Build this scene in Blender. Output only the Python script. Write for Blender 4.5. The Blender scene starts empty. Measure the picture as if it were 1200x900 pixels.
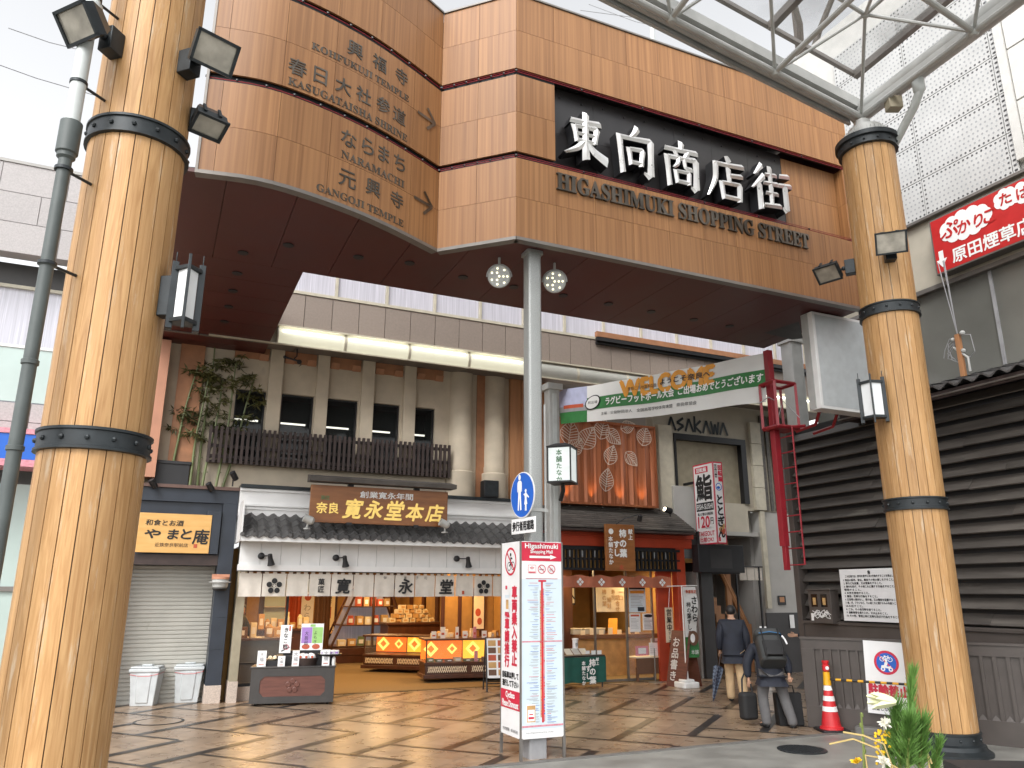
import bpy, math, random
from mathutils import Vector, Matrix
random.seed(11)
sc = bpy.context.scene
COL = sc.collection
RAD = math.radians

# ------------------------------------------------------------------ camera
PITCH, ROLL, FPX, EYE = RAD(15.2), RAD(0.15), 900.0, 1.9
cp, sp = math.cos(PITCH), math.sin(PITCH)
FWD = Vector((0, cp, sp)); R0 = Vector((1, 0, 0)); U0 = Vector((0, -sp, cp))
RGT = math.cos(ROLL)*R0 + math.sin(ROLL)*U0
UPV = -math.sin(ROLL)*R0 + math.cos(ROLL)*U0
cam = bpy.data.cameras.new('camera'); camo = bpy.data.objects.new('camera', cam); COL.objects.link(camo)
cam.sensor_width = 36; cam.lens = 27.0; cam.clip_start = .05; cam.clip_end = 600
mw = Matrix((RGT, UPV, -FWD)).transposed().to_4x4(); mw.translation = (0, 0, EYE)
camo.matrix_world = mw
sc.camera = camo

# ------------------------------------------------------------------ daylight (overcast)
wd = bpy.data.worlds.new('World'); sc.world = wd; wd.use_nodes = True
nt = wd.node_tree; bg = nt.nodes['Background']
sky = nt.nodes.new('ShaderNodeTexSky'); sky.sky_type = 'NISHITA'; sky.sun_disc = False
sky.sun_elevation = RAD(48); sky.sun_rotation = RAD(200); sky.air_density = 1.0; sky.dust_density = 3.0
hs = nt.nodes.new('ShaderNodeHueSaturation'); hs.inputs['Saturation'].default_value = .08
nt.links.new(sky.outputs[0], hs.inputs['Color']); nt.links.new(hs.outputs[0], bg.inputs['Color'])
bg.inputs['Strength'].default_value = .15
sl = bpy.data.lights.new('sun', 'SUN'); sl.energy = .6; sl.angle = RAD(25); sl.color = (1, .97, .93)
so = bpy.data.objects.new('sun', sl); COL.objects.link(so)
so.rotation_euler = Vector((math.sin(RAD(200))*-.67, math.cos(RAD(200))*-.67, -.74)).to_track_quat('-Z', 'Y').to_euler()
vs = sc.view_settings; vs.view_transform = 'Standard'; vs.look = 'None'; vs.gamma = 1; vs.exposure = 1.30
sc.cycles.use_denoising = True; sc.cycles.max_bounces = 6; sc.cycles.diffuse_bounces = 4
sc.cycles.transparent_max_bounces = 8; sc.cycles.caustics_reflective = False; sc.cycles.caustics_refractive = False
sc.cycles.sample_clamp_indirect = 6

# ------------------------------------------------------------------ the place's own axes
TH = RAD(24.4)
EX = Vector((math.cos(TH), math.sin(TH), 0)); NX = Vector((-EX.y, EX.x, 0))
P0 = Vector((-5.12, 14.82, 0))
TW = RAD(-65.6)
WQ = Vector((5.5, 15.2, 0)); WE = Vector((math.cos(TW), math.sin(TW), 0)); WN = Vector((-WE.y, WE.x, 0))
EYEV = Vector((0, 0, EYE))
def ray(x, y): return FWD + RGT*((x-600)/FPX) + UPV*((450-y)/FPX)
def G(x, y, z=0.0):
    d = ray(x, y); return EYEV + d*((z-EYE)/d.z)
def D(x, y, dist):                       # the point that far away measured on the ground
    d = ray(x, y); return EYEV + d*(dist/math.hypot(d.x, d.y))
def on_plane(x, y, p, e, n):
    d = ray(x, y); t = (p-EYEV).dot(n)/d.dot(n); q = EYEV+d*t
    return (q-p).dot(e), q.z
def F(x, y, off=0.0): return on_plane(x, y, P0-NX*off, EX, NX)
def W(u, off=0.0, z=0.0): return P0 + EX*u - NX*off + Vector((0, 0, z))
def B(x, y, off=0.0): return on_plane(x, y, WQ+WN*off, WE, WN)
def WB(u, off=0.0, z=0.0): return WQ + WE*u + WN*off + Vector((0, 0, z))

# ------------------------------------------------------------------ mesh builder
_glyph = {}
def glyph(body, res=3):
    k = (body, res)
    if k not in _glyph:
        c = bpy.data.curves.new('t', 'FONT'); c.body = body; c.size = 1; c.resolution_u = res
        o = bpy.data.objects.new('t', c); COL.objects.link(o)
        dg = bpy.context.evaluated_depsgraph_get()
        me = bpy.data.meshes.new_from_object(o.evaluated_get(dg))
        _glyph[k] = ([(v.co.x, v.co.y) for v in me.vertices], [tuple(p.vertices) for p in me.polygons])
        bpy.data.objects.remove(o); bpy.data.curves.remove(c); bpy.data.meshes.remove(me)
    return _glyph[k]
def serif(s): return ''.join(chr(0x1D400+ord(c)-65) if 'A' <= c <= 'Z' else c for c in s)

class MB:
    def __init__(s): s.v = []; s.f = []; s.m = []
    def add(s, vs, fs, mi=0):
        o = len(s.v); s.v += [tuple(v) for v in vs]; s.f += [tuple(i+o for i in f) for f in fs]; s.m += [mi]*len(fs); return s
    def box(s, x0, x1, y0, y1, z0, z1, mi=0):
        if x0 > x1: x0, x1 = x1, x0
        if y0 > y1: y0, y1 = y1, y0
        if z0 > z1: z0, z1 = z1, z0
        return s.add([(x0,y0,z0),(x1,y0,z0),(x1,y1,z0),(x0,y1,z0),(x0,y0,z1),(x1,y0,z1),(x1,y1,z1),(x0,y1,z1)],
                     [(0,3,2,1),(4,5,6,7),(0,1,5,4),(1,2,6,5),(2,3,7,6),(3,0,4,7)], mi)
    def obox(s, c, half, M, mi=0):
        b = MB().box(-half[0], half[0], -half[1], half[1], -half[2], half[2])
        M = M.to_3x3() if not isinstance(M, Matrix) or len(M) != 3 else M
        return s.add([Vector(c)+M@Vector(v) for v in b.v], b.f, mi)
    def rbox(s, x0, x1, y0, y1, z0, z1, r=.02, mi=0, n=3):          # box with rounded vertical edges
        pts = []
        for cx, cy, a in ((x1-r,y1-r,0),(x0+r,y1-r,90),(x0+r,y0+r,180),(x1-r,y0+r,270)):
            for k in range(n+1):
                t = RAD(a+90*k/n); pts.append((cx+r*math.cos(t), cy+r*math.sin(t)))
        return s.zprism(pts, z0, z1, mi)
    def zprism(s, pts, z0, z1, mi=0, taper=None):
        n = len(pts); q = taper or pts
        vs = [(x,y,z0) for x,y in pts]+[(x,y,z1) for x,y in q]
        fs = [tuple(reversed(range(n))), tuple(range(n,2*n))]+[(i,(i+1)%n,n+(i+1)%n,n+i) for i in range(n)]
        return s.add(vs, fs, mi)
    def yprism(s, pts, y0, y1, mi=0):                                # outline in x,z, thickness along y
        n = len(pts)
        ar = sum(pts[i][0]*pts[(i+1)%n][1]-pts[(i+1)%n][0]*pts[i][1] for i in range(n))
        if ar < 0: pts = pts[::-1]
        vs = [(x,y0,z) for x,z in pts]+[(x,y1,z) for x,z in pts]
        fs = [tuple(range(n)), tuple(reversed(range(n,2*n)))]+[((i+1)%n,i,n+i,n+(i+1)%n) for i in range(n)]
        return s.add(vs, fs, mi)
    def xprism(s, pts, x0, x1, mi=0):                                # outline in y,z
        n = len(pts)
        vs = [(x0,y,z) for y,z in pts]+[(x1,y,z) for y,z in pts]
        fs = [tuple(reversed(range(n))), tuple(range(n,2*n))]+[(i,(i+1)%n,n+(i+1)%n,n+i) for i in range(n)]
        return s.add(vs, fs, mi)
    def quad(s, a, b, c, d, mi=0): return s.add([a,b,c,d], [(0,1,2,3)], mi)
    def tube(s, pts, r, n=10, mi=0):
        pts = [Vector(p) for p in pts]; m = len(pts); rs = r if isinstance(r, (list, tuple)) else [r]*m
        vs = []; fs = []
        t0 = (pts[1]-pts[0]).normalized(); a = Vector((0,0,1)) if abs(t0.z) < .9 else Vector((1,0,0))
        u = t0.cross(a).normalized()
        for i, p in enumerate(pts):
            t = (pts[min(i+1,m-1)]-pts[max(i-1,0)]).normalized()
            u = (u-t*u.dot(t)).normalized(); w = t.cross(u)
            for k in range(n):
                g = 2*math.pi*k/n; vs.append(p+(u*math.cos(g)+w*math.sin(g))*rs[i])
        for i in range(m-1):
            for k in range(n):
                k2 = (k+1)%n; fs.append((i*n+k, i*n+k2, (i+1)*n+k2, (i+1)*n+k))
        fs += [tuple(reversed(range(n))), tuple(range((m-1)*n, m*n))]
        return s.add(vs, fs, mi)
    def lathe(s, prof, n=24, o=(0,0,0), mi=0, M=None):
        vs = []; fs = []; m = len(prof)
        for r, z in prof:
            for k in range(n):
                g = 2*math.pi*k/n; v = Vector((r*math.cos(g), r*math.sin(g), z))
                vs.append((M@v if M else v)+Vector(o))
        for i in range(m-1):
            for k in range(n):
                k2 = (k+1)%n; fs.append((i*n+k, i*n+k2, (i+1)*n+k2, (i+1)*n+k))
        fs += [tuple(reversed(range(n))), tuple(range((m-1)*n, m*n))]
        return s.add(vs, fs, mi)
    def ball(s, c, r, n=12, mi=0):
        rr = r if isinstance(r, (list, tuple)) else (r,r,r); h = n//2; vs = []; fs = []
        for i in range(1, h):
            p = math.pi*i/h
            for k in range(n):
                g = 2*math.pi*k/n
                vs.append((c[0]+rr[0]*math.sin(p)*math.cos(g), c[1]+rr[1]*math.sin(p)*math.sin(g), c[2]-rr[2]*math.cos(p)))
        b = len(vs); vs += [(c[0],c[1],c[2]-rr[2]), (c[0],c[1],c[2]+rr[2])]
        for i in range(h-2):
            for k in range(n):
                k2 = (k+1)%n; fs.append((i*n+k, i*n+k2, (i+1)*n+k2, (i+1)*n+k))
        for k in range(n):
            k2 = (k+1)%n; fs.append((b, k2, k)); fs.append((b+1, (h-2)*n+k, (h-2)*n+k2))
        return s.add(vs, fs, mi)
    def disc(s, cx, cz, rx, y, mi=0, rz=None, n=28, rin=0):          # flat disc or ring facing -y
        rz = rz or rx
        if rin <= 0:
            return s.add([(cx+rx*math.cos(2*math.pi*k/n), y, cz+rz*math.sin(2*math.pi*k/n)) for k in range(n)], [tuple(range(n))], mi)
        q = rin/rx
        vs = [(cx+rx*math.cos(2*math.pi*k/n), y, cz+rz*math.sin(2*math.pi*k/n)) for k in range(n)]
        vs += [(cx+rx*q*math.cos(2*math.pi*k/n), y, cz+rz*q*math.sin(2*math.pi*k/n)) for k in range(n)]
        return s.add(vs, [(k,(k+1)%n,n+(k+1)%n,n+k) for k in range(n)], mi)
    def rect(s, x0, x1, z0, z1, y, mi=0): return s.quad((x0,y,z0),(x1,y,z0),(x1,y,z1),(x0,y,z1), mi)
    def poly(s, pts, y, mi=0): return s.add([(x,y,z) for x,z in pts], [tuple(range(len(pts)))], mi)
    def bar(s, x0, z0, x1, z1, w, y, mi=0):                          # flat line facing -y
        dx, dz = x1-x0, z1-z0; l = math.hypot(dx, dz) or 1; nx, nz = -dz/l*w/2, dx/l*w/2
        return s.quad((x0-nx,y,z0-nz),(x1-nx,y,z1-nz),(x1+nx,y,z1+nz),(x0+nx,y,z0+nz), mi)
    def text(s, body, cx, cz, h, y=-.003, w=None, mi=0, bold=0.0, deep=0, res=3, shear=0.0, up=True):
        """lettering facing -y, its box centred on (cx, cz): h high and, if given, w wide"""
        vs, fs = glyph(body, res)
        if not vs: return s
        xs = [v[0] for v in vs]; ys = [v[1] for v in vs]
        x0, x1, y0, y1 = min(xs), max(xs), min(ys), max(ys)
        kz = h/max(y1-y0, 1e-6); kx = w/max(x1-x0, 1e-6) if w else kz
        offs = [(0,0)]
        if bold: offs = [(math.cos(g)*bold, math.sin(g)*bold) for g in (0.4, 1.97, 3.54, 5.11)]+[(0,0)]
        for j, (ox, oz) in enumerate(offs):
            P = [(cx+(x-(x0+x1)/2)*kx+shear*(yy-(y0+y1)/2)*kz+ox, y-j*.0004, cz+(yy-(y0+y1)/2)*kz+oz) for x, yy in vs]
            s.add(P, fs, mi)
            if deep:
                n = len(s.v)-len(P); cnt = {}
                for f in fs:
                    for i in range(len(f)):
                        a, b = f[i], f[(i+1)%len(f)]; cnt[(a,b)] = 1
                bd = [(a,b) for (a,b) in cnt if (b,a) not in cnt]
                o = len(s.v); s.v += [(p[0], p[1]+deep, p[2]) for p in P]
                for a, b in bd: s.f.append((n+b, n+a, o+a, o+b)); s.m.append(mi)
        return s
    def vtext(s, body, cx, ztop, size, y=-.003, pitch=1.12, mi=0, bold=0.0, kx=1.0):
        """vertical writing: one character under the other"""
        for i, ch in enumerate(body):
            if ch == ' ': continue
            vs, fs = glyph(ch, 2)
            if not vs: continue
            if ch == 'ー':
                vs = [(v[1]-.38+.5, .38-(v[0]-.5)) for v in vs]
            k = size/.95
            offs = [(0,0)]
            if bold: offs = [(math.cos(g)*bold, math.sin(g)*bold) for g in (0.4, 1.97, 3.54, 5.11)]+[(0,0)]
            zc = ztop-size*pitch*(i+.5)
            for j, (ox, oz) in enumerate(offs):
                s.add([(cx+(v[0]-.5)*k*kx+ox, y-j*.0004, zc+(v[1]-.38)*k+oz) for v in vs], fs, mi)
        return s
    def moved(s, M):
        s.v = [tuple(M@Vector(v)) for v in s.v]; return s
    def build(s, name, mats, parent=None, bevel=0, smooth=True, loc=None, rotz=0):
        me = bpy.data.meshes.new(name); me.from_pydata(s.v, [], s.f); me.update()
        for m in (mats if isinstance(mats, (list, tuple)) else [mats]): me.materials.append(m)
        me.polygons.foreach_set('material_index', s.m)
        if smooth:
            me.polygons.foreach_set('use_smooth', [True]*len(s.f)); me.set_sharp_from_angle(angle=RAD(32))
        o = bpy.data.objects.new(name, me); COL.objects.link(o)
        if parent: o.parent = parent
        if loc is not None: o.location = loc
        o.rotation_euler[2] = rotz
        if bevel:
            b = o.modifiers.new('edges', 'BEVEL'); b.width = bevel; b.segments = 2; b.limit_method = 'ANGLE'; b.angle_limit = RAD(50)
        return o

def tag(o, label=None, cat=None, group=None, kind=None):
    if label: o['label'] = label
    if cat: o['category'] = cat
    if group: o['group'] = group
    if kind: o['kind'] = kind
    return o
def thing(name, label, cat, loc=(0,0,0), rotz=0.0, group=None):
    o = bpy.data.objects.new(name, None); COL.objects.link(o); o.empty_display_size = .1
    o.location = loc; o.rotation_euler = (0, 0, rotz)
    return tag(o, label, cat, group)
def dup(src, loc, rotz=None, label=None, group=None):
    r = src.copy(); COL.objects.link(r); r.location = loc
    if rotz is not None: r.rotation_euler = (0, 0, rotz)
    if label: r['label'] = label
    if group: r['group'] = group
    for ch in list(src.children):
        c = ch.copy(); COL.objects.link(c); c.parent = r
        for g in list(ch.children):
            d = g.copy(); COL.objects.link(d); d.parent = c
    return r
def lamp(name, loc, energy, size=.5, color=(1,.75,.45), kind='AREA', parent=None, rot=(0,0,0), spot=None):
    l = bpy.data.lights.new(name, kind); l.energy = energy; l.color = color
    if kind == 'AREA': l.size = size
    else: l.shadow_soft_size = size
    if spot: l.spot_size = spot; l.spot_blend = .6
    o = bpy.data.objects.new(name, l); COL.objects.link(o); o.location = loc; o.rotation_euler = rot
    if parent: o.parent = parent
    return o

# ------------------------------------------------------------------ materials
def mat(name, col, rough=.6, metal=0.0, var=.12, scale=6, stretch=(1,1,1), bump=0.0, col2=None, island=0.0,
        emit=0.0, ecol=None, rvar=.08, detail=5, spec=.5, spots=None, distort=0.0):
    m = bpy.data.materials.new(name); m.use_nodes = True; N = m.node_tree; L = N.links
    p = N.nodes['Principled BSDF']; p.inputs['Metallic'].default_value = metal
    p.inputs['Specular IOR Level'].default_value = spec
    tc = N.nodes.new('ShaderNodeTexCoord'); mp = N.nodes.new('ShaderNodeMapping'); mp.inputs['Scale'].default_value = stretch
    L.new(tc.outputs['Object'], mp.inputs['Vector'])
    nz = N.nodes.new('ShaderNodeTexNoise'); nz.inputs['Scale'].default_value = scale; nz.inputs['Detail'].default_value = detail; nz.inputs['Distortion'].default_value = distort
    L.new(mp.outputs[0], nz.inputs['Vector'])
    src = nz.outputs['Fac']
    if island:
        ge = N.nodes.new('ShaderNodeNewGeometry')
        # every board gets its own slice of the pattern
        ad = N.nodes.new('ShaderNodeVectorMath'); ad.operation = 'ADD'
        ml = N.nodes.new('ShaderNodeVectorMath'); ml.operation = 'SCALE'; ml.inputs[0].default_value = (37, 19, 53)
        L.new(ge.outputs['Random Per Island'], ml.inputs['Scale']); L.new(mp.outputs[0], ad.inputs[0]); L.new(ml.outputs[0], ad.inputs[1])
        L.new(ad.outputs[0], nz.inputs['Vector'])
    mx = N.nodes.new('ShaderNodeMix'); mx.data_type = 'RGBA'
    c2 = col2 or tuple(min(1, c*(1+var)) for c in col); c1 = col if col2 else tuple(c*(1-var) for c in col)
    mx.inputs[6].default_value = (*c1, 1); mx.inputs[7].default_value = (*c2, 1)
    rp = N.nodes.new('ShaderNodeMapRange'); rp.inputs[1].default_value = .3; rp.inputs[2].default_value = .7
    L.new(src, rp.inputs[0]); L.new(rp.outputs[0], mx.inputs[0])
    out = mx.outputs[2]
    if island:
        hv = N.nodes.new('ShaderNodeHueSaturation'); mr = N.nodes.new('ShaderNodeMapRange')
        mr.inputs[3].default_value = 1-island; mr.inputs[4].default_value = 1+island
        L.new(ge.outputs['Random Per Island'], mr.inputs[0]); L.new(mr.outputs[0], hv.inputs['Value']); L.new(out, hv.inputs['Color']); out = hv.outputs[0]
    if spots:                                                    # (colour, scale, threshold, stretch): worn or dirty patches
        n2 = N.nodes.new('ShaderNodeTexNoise'); n2.inputs['Scale'].default_value = spots[1]; n2.inputs['Detail'].default_value = 6; n2.inputs['Roughness'].default_value = .7
        m2 = N.nodes.new('ShaderNodeMapping'); m2.inputs['Scale'].default_value = spots[3]; m2.inputs['Location'].default_value = (3.1, 7.7, 1.3)
        L.new(tc.outputs['Object'], m2.inputs['Vector']); L.new(m2.outputs[0], n2.inputs['Vector'])
        r2 = N.nodes.new('ShaderNodeMapRange'); r2.inputs[1].default_value = spots[2]; r2.inputs[2].default_value = spots[2]+.1; r2.inputs[4].default_value = .75
        L.new(n2.outputs['Fac'], r2.inputs[0])
        x2 = N.nodes.new('ShaderNodeMix'); x2.data_type = 'RGBA'; x2.inputs[7].default_value = (*spots[0], 1)
        L.new(r2.outputs[0], x2.inputs[0]); L.new(out, x2.inputs[6]); out = x2.outputs[2]
    L.new(out, p.inputs['Base Color'])
    rr = N.nodes.new('ShaderNodeMapRange'); rr.inputs[3].default_value = max(.02, rough-rvar); rr.inputs[4].default_value = min(1, rough+rvar)
    L.new(src, rr.inputs[0]); L.new(rr.outputs[0], p.inputs['Roughness'])
    if bump:
        bp = N.nodes.new('ShaderNodeBump'); bp.inputs['Strength'].default_value = bump; bp.inputs['Distance'].default_value = .02
        L.new(src, bp.inputs['Height']); L.new(bp.outputs[0], p.inputs['Normal'])
    if emit:
        p.inputs['Emission Color'].default_value = (*(ecol or col), 1); p.inputs['Emission Strength'].default_value = emit
    return m
def glass(name, tint=(1,1,1), alpha=.15, rough=.03, blotch=None):
    m = bpy.data.materials.new(name); m.use_nodes = True; N = m.node_tree; L = N.links
    p = N.nodes['Principled BSDF']; p.inputs['Base Color'].default_value = (*tint, 1); p.inputs['Roughness'].default_value = rough
    p.inputs['Alpha'].default_value = alpha
    if blotch:
        tc = N.nodes.new('ShaderNodeTexCoord'); nz = N.nodes.new('ShaderNodeTexNoise'); nz.inputs['Scale'].default_value = blotch[0]; nz.inputs['Detail'].default_value = 6
        L.new(tc.outputs['Object'], nz.inputs['Vector']); r = N.nodes.new('ShaderNodeMapRange')
        r.inputs[1].default_value = .42; r.inputs[2].default_value = .75; r.inputs[3].default_value = alpha; r.inputs[4].default_value = blotch[1]
        L.new(nz.outputs['Fac'], r.inputs[0]); L.new(r.outputs[0], p.inputs['Alpha'])
    return m

M = {}
M['stave'] = mat('column_timber', (.385,.205,.080), .46, distort=1.6, col2=(.545,.325,.145), scale=3.8, stretch=(7,7,.42), island=.15, bump=.18, detail=9, spec=.35,
                 spots=((.56,.44,.31), 2.8, .575, (4,4,.45)))
M['iron'] = mat('dark_iron', (.022,.027,.03), .42, .3, var=.3, scale=9, bump=.05)
M['panel'] = mat('walnut_laminate', (.215,.094,.033), .47, col2=(.355,.174,.068), scale=2.4, stretch=(11,11,.12), island=.07, detail=6, rvar=.04, spots=((.185,.084,.032), .8, .60, (2.5,2.5,.10)))
M['black'] = mat('black_metal', (.012,.012,.014), .45, var=.2)
M['charboard'] = mat('charcoal_board', (.028,.026,.027), .32, var=.25, scale=2)
M['silver'] = mat('brushed_sign_face', (.74,.74,.73), .30, .65, var=.05)
M['zinc_letter'] = mat('tarnished_letter', (.12,.105,.088), .35, .75, var=.4, scale=3)
M['red_line'] = mat('red_light_tube', (.26,.025,.035), .4)
M['alu'] = mat('aluminium_trim', (.20,.185,.17), .45, .5, var=.1)
M['soffit'] = mat('maroon_soffit', (.072,.012,.010), .45, var=.12, scale=1.2, island=.06)
M['galv'] = mat('galvanised_steel', (.36,.37,.36), .45, .5, var=.22, scale=90, detail=3)
M['steel_white'] = mat('grey_painted_steel', (.44,.445,.43), .45, .1, var=.1, scale=4)
M['pipe_light'] = mat('pale_grey_pipe', (.55,.58,.57), .5, var=.08)
M['pipe_dark'] = mat('dark_green_pipe', (.075,.088,.085), .5, var=.2, scale=5)
M['cream'] = mat('cream_render', (.53,.455,.35), .8, var=.1, scale=3, bump=.04, spots=((.36,.31,.25), 1.4, .62, (1,1,.5)))
M['salmon'] = mat('salmon_render', (.48,.235,.15), .75, var=.08, scale=3)
M['orange_wood'] = mat('orange_timber', (.42,.20,.09), .5, var=.15, scale=3, stretch=(6,6,.4))
M['bronze_band'] = mat('bronze_band', (.36,.165,.08), .55, var=.15)
M['dark_wood'] = mat('dark_lattice_wood', (.042,.027,.024), .55, var=.3, scale=5, island=.15)
M['tint'] = glass('tinted_window_glass', (.02,.025,.025), .55, .05)
M['strip_glow'] = mat('glowing_strip', (1,1,.9), .4, emit=1.2, ecol=(1,.97,.85))
M['dark_glass'] = mat('dark_window_glass', (.008,.011,.012), .06, var=.2)
M['white_paint'] = mat('white_paint', (.78,.78,.77), .5, var=.04, scale=3)
M['white_board'] = mat('white_boarding', (.72,.72,.71), .5, var=.04, island=.03)
M['kawara'] = mat('grey_roof_tile', (.075,.073,.072), .48, var=.2, island=.22, bump=.08)
M['navy'] = mat('navy_panel', (.025,.032,.045), .45, var=.2, scale=3)
M['copper_cap'] = mat('brown_capping', (.13,.075,.06), .5)
M['shutter'] = mat('shutter_metal', (.44,.43,.39), .45, .15, var=.08, scale=2, spots=((.26,.24,.20), 1.6, .63, (1,1,.5)))
M['noren'] = mat('linen_cloth', (.66,.61,.54), .9, var=.06, scale=10, bump=.05)
M['ink'] = mat('black_ink', (.012,.012,.013), .6)
M['white_ink'] = mat('white_lettering', (.85,.85,.84), .5, var=.02)
M['gold'] = mat('gold_leaf', (.80,.56,.16), .34, .7, var=.15, scale=12, emit=.12, ecol=(.8,.55,.15))  # weak glow added to brighten the gold, which is no lamp
M['sign_wood'] = mat('sign_timber', (.23,.085,.025), .38, col2=(.34,.135,.042), scale=2, stretch=(1,4,7))
M['pine_board'] = mat('lit_pine_board', (.62,.34,.10), .5, col2=(.72,.43,.15), scale=2, stretch=(1,3,6))
M['tan'] = mat('tan_render', (.32,.28,.20), .7)
M['granite'] = mat('pink_granite_base', (.50,.42,.36), .5, var=.2, scale=60)
M['beam_panel'] = mat('beige_stone_panel', (.275,.225,.19), .6, var=.07, scale=25, island=.05)
M['ceil_panel'] = mat('dark_ceiling_panel', (.15,.13,.115), .6, var=.08, island=.05)
M['light_on'] = mat('lit_light_cover', (.5,.5,.42), .4, emit=.20, ecol=(1,.95,.70), var=.03)
M['light_off'] = mat('unlit_light_cover', (.42,.42,.38), .35, var=.06)
M['tube_on'] = mat('fluorescent_tube', (1,1,.95), .4, emit=3, ecol=(1,.98,.9))
M['ivory'] = mat('ivory_frame', (.52,.48,.38), .5)
M['frost'] = mat('frosted_glazing', (.50,.49,.54), .25, var=.16, scale=3, stretch=(14,14,.3), emit=.05, ecol=(.72,.72,.80))  # weak glow stands in for daylight behind the panes
M['red_paint'] = mat('vermilion_paint', (.44,.055,.020), .45, var=.12, scale=4)
M['red_steel'] = mat('red_steel', (.24,.010,.018), .45, var=.12)
M['shingle'] = mat('dark_shingle', (.075,.066,.058), .7, var=.25, scale=5, island=.25)
M['orange_cloth'] = mat('terracotta_cloth', (.45,.15,.085), .9, var=.12, scale=4)
M['copper'] = mat('copper_panel', (.34,.115,.05), .38, .35, var=.16, scale=2, stretch=(9,9,.25))
M['leafline'] = mat('etched_leaf_line', (.62,.50,.42), .6, var=.05)
M['wall_grey'] = mat('grey_render', (.40,.39,.37), .8, var=.08, scale=2)
M['wall_beige'] = mat('beige_cladding', (.47,.43,.35), .7, var=.08, scale=3)
M['louver'] = mat('weathered_board', (.062,.054,.048), .55, col2=(.112,.10,.088), scale=3, stretch=(.5,4,4), island=.2, bump=.1,
                  spots=((.19,.175,.15), 1.2, .6, (.6,3,3)))
M['fence_brown'] = mat('brown_painted_hoarding', (.080,.067,.060), .5, var=.1, scale=4, bump=.04, spots=((.17,.15,.14), 3, .66, (1,1,1)))
M['perf'] = mat('white_perforated_sheet', (.52,.52,.51), .5, var=.08, scale=2, spots=((.55,.36,.22), 1.1, .68, (1,1,.25)))
M['hole'] = mat('perforation', (.10,.10,.105), .7)
M['offwhite_tile'] = mat('offwhite_cladding', (.60,.59,.56), .4, var=.05, island=.03)
M['smoke_glass'] = mat('grey_shop_glass', (.155,.155,.14), .12, var=.25, scale=.5)
M['sign_red'] = mat('red_sign_face', (.50,.022,.022), .4, var=.08)
M['sign_crimson'] = mat('crimson_print', (.58,.015,.05), .4, var=.04)
M['sign_white'] = mat('white_sign_face', (.80,.80,.80), .35, var=.03)
M['map_blue'] = mat('pale_blue_map', (.62,.72,.78), .35, var=.03)
M['grey_print'] = mat('grey_print', (.30,.30,.31), .5)
M['blue_print'] = mat('blue_sign_face', (.008,.11,.52), .35, var=.05)
M['green_print'] = mat('green_print', (.035,.18,.05), .6, var=.15)
M['orange_print'] = mat('orange_print', (.70,.30,.03), .6, var=.1)
M['lilac_print'] = mat('lilac_print', (.36,.20,.55), .6)
M['lime_print'] = mat('lime_print', (.32,.58,.18), .6)
M['sky_print'] = mat('dusk_sky_print', (.42,.44,.60), .6, var=.12)
M['pink_print'] = mat('pink_print', (.62,.25,.30), .6, var=.2, scale=30)
M['banner'] = mat('white_banner_cloth', (.72,.72,.70), .8, var=.05, scale=2)
M['lantern_on'] = mat('lit_lantern_panel', (.6,.63,.62), .4, emit=.22, ecol=(.93,1,.98))
M['lantern_off'] = mat('milky_lantern_panel', (.80,.82,.83), .35, var=.03)
M['stone_pink'] = mat('pink_stone_cladding', (.40,.375,.37), .6, var=.12, scale=40, island=.05)
M['glass_green'] = mat('pale_green_glass', (.45,.55,.52), .1, var=.08, scale=1)
M['plastic_grey'] = mat('grey_plastic', (.50,.53,.54), .4, var=.08, spots=((.30,.29,.27), 4, .66, (1,1,.6)))
M['plastic_white'] = mat('white_plastic', (.78,.78,.77), .4)
M['cabinet_wood'] = mat('reddish_cabinet_wood', (.10,.038,.028), .4, col2=(.16,.062,.045), scale=3, stretch=(1,4,9))
M['cabinet_dark'] = mat('dark_cabinet_frame', (.045,.042,.040), .45, var=.15)
M['shop_wood'] = mat('warm_shop_wood', (.070,.025,.013), .35, var=.25, scale=3, stretch=(3,3,.6))
M['shop_wall'] = mat('ochre_wall', (.37,.205,.062), .7, var=.12)
M['shop_floor'] = mat('ochre_carpet', (.185,.125,.055), .9, var=.14, scale=40)
M['case_light'] = mat('lit_orange_panel', (.8,.22,.03), .5, emit=.50, ecol=(1,.16,.015))
M['case_light_y'] = mat('lit_amber_panel', (.9,.5,.06), .5, emit=.60, ecol=(1,.42,.03))
M['case_mark'] = mat('lit_lozenge', (.95,.6,.15), .5, emit=.85, ecol=(1,.50,.10))
M['paper_warm'] = mat('warm_paper', (.80,.70,.52), .7, var=.06)
M['kraft'] = mat('tan_packet', (.55,.33,.13), .7, var=.2)
M['packet_red'] = mat('red_packet', (.48,.09,.04), .6, var=.1)
M['packet_green'] = mat('olive_packet', (.14,.19,.08), .6, var=.1)
M['packet_cream'] = mat('cream_packet', (.78,.68,.48), .6, var=.06)
M['packet_dark'] = mat('brown_packet', (.14,.07,.04), .6, var=.1)
M['green_cloth'] = mat('deep_green_cloth', (.012,.085,.065), .85, var=.15, scale=6)
M['skin'] = mat('skin', (.50,.29,.19), .55, var=.05)
M['hair'] = mat('black_hair', (.014,.012,.012), .5, var=.3, scale=60)
M['navy_cloth'] = mat('navy_jacket', (.014,.017,.028), .75, var=.25, scale=9, bump=.15)
M['black_cloth'] = mat('black_cloth', (.014,.014,.015), .75, var=.2, scale=9, bump=.15)
M['beige_cloth'] = mat('beige_cotton', (.50,.35,.20), .85, var=.12, scale=7, bump=.2)
M['grey_cloth'] = mat('grey_cotton', (.115,.113,.115), .85, var=.14, scale=7, bump=.2)
M['pack_grey'] = mat('grey_nylon', (.035,.037,.037), .6, var=.15)
M['strap_blue'] = mat('blue_strap', (.03,.12,.25), .6)
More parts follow.
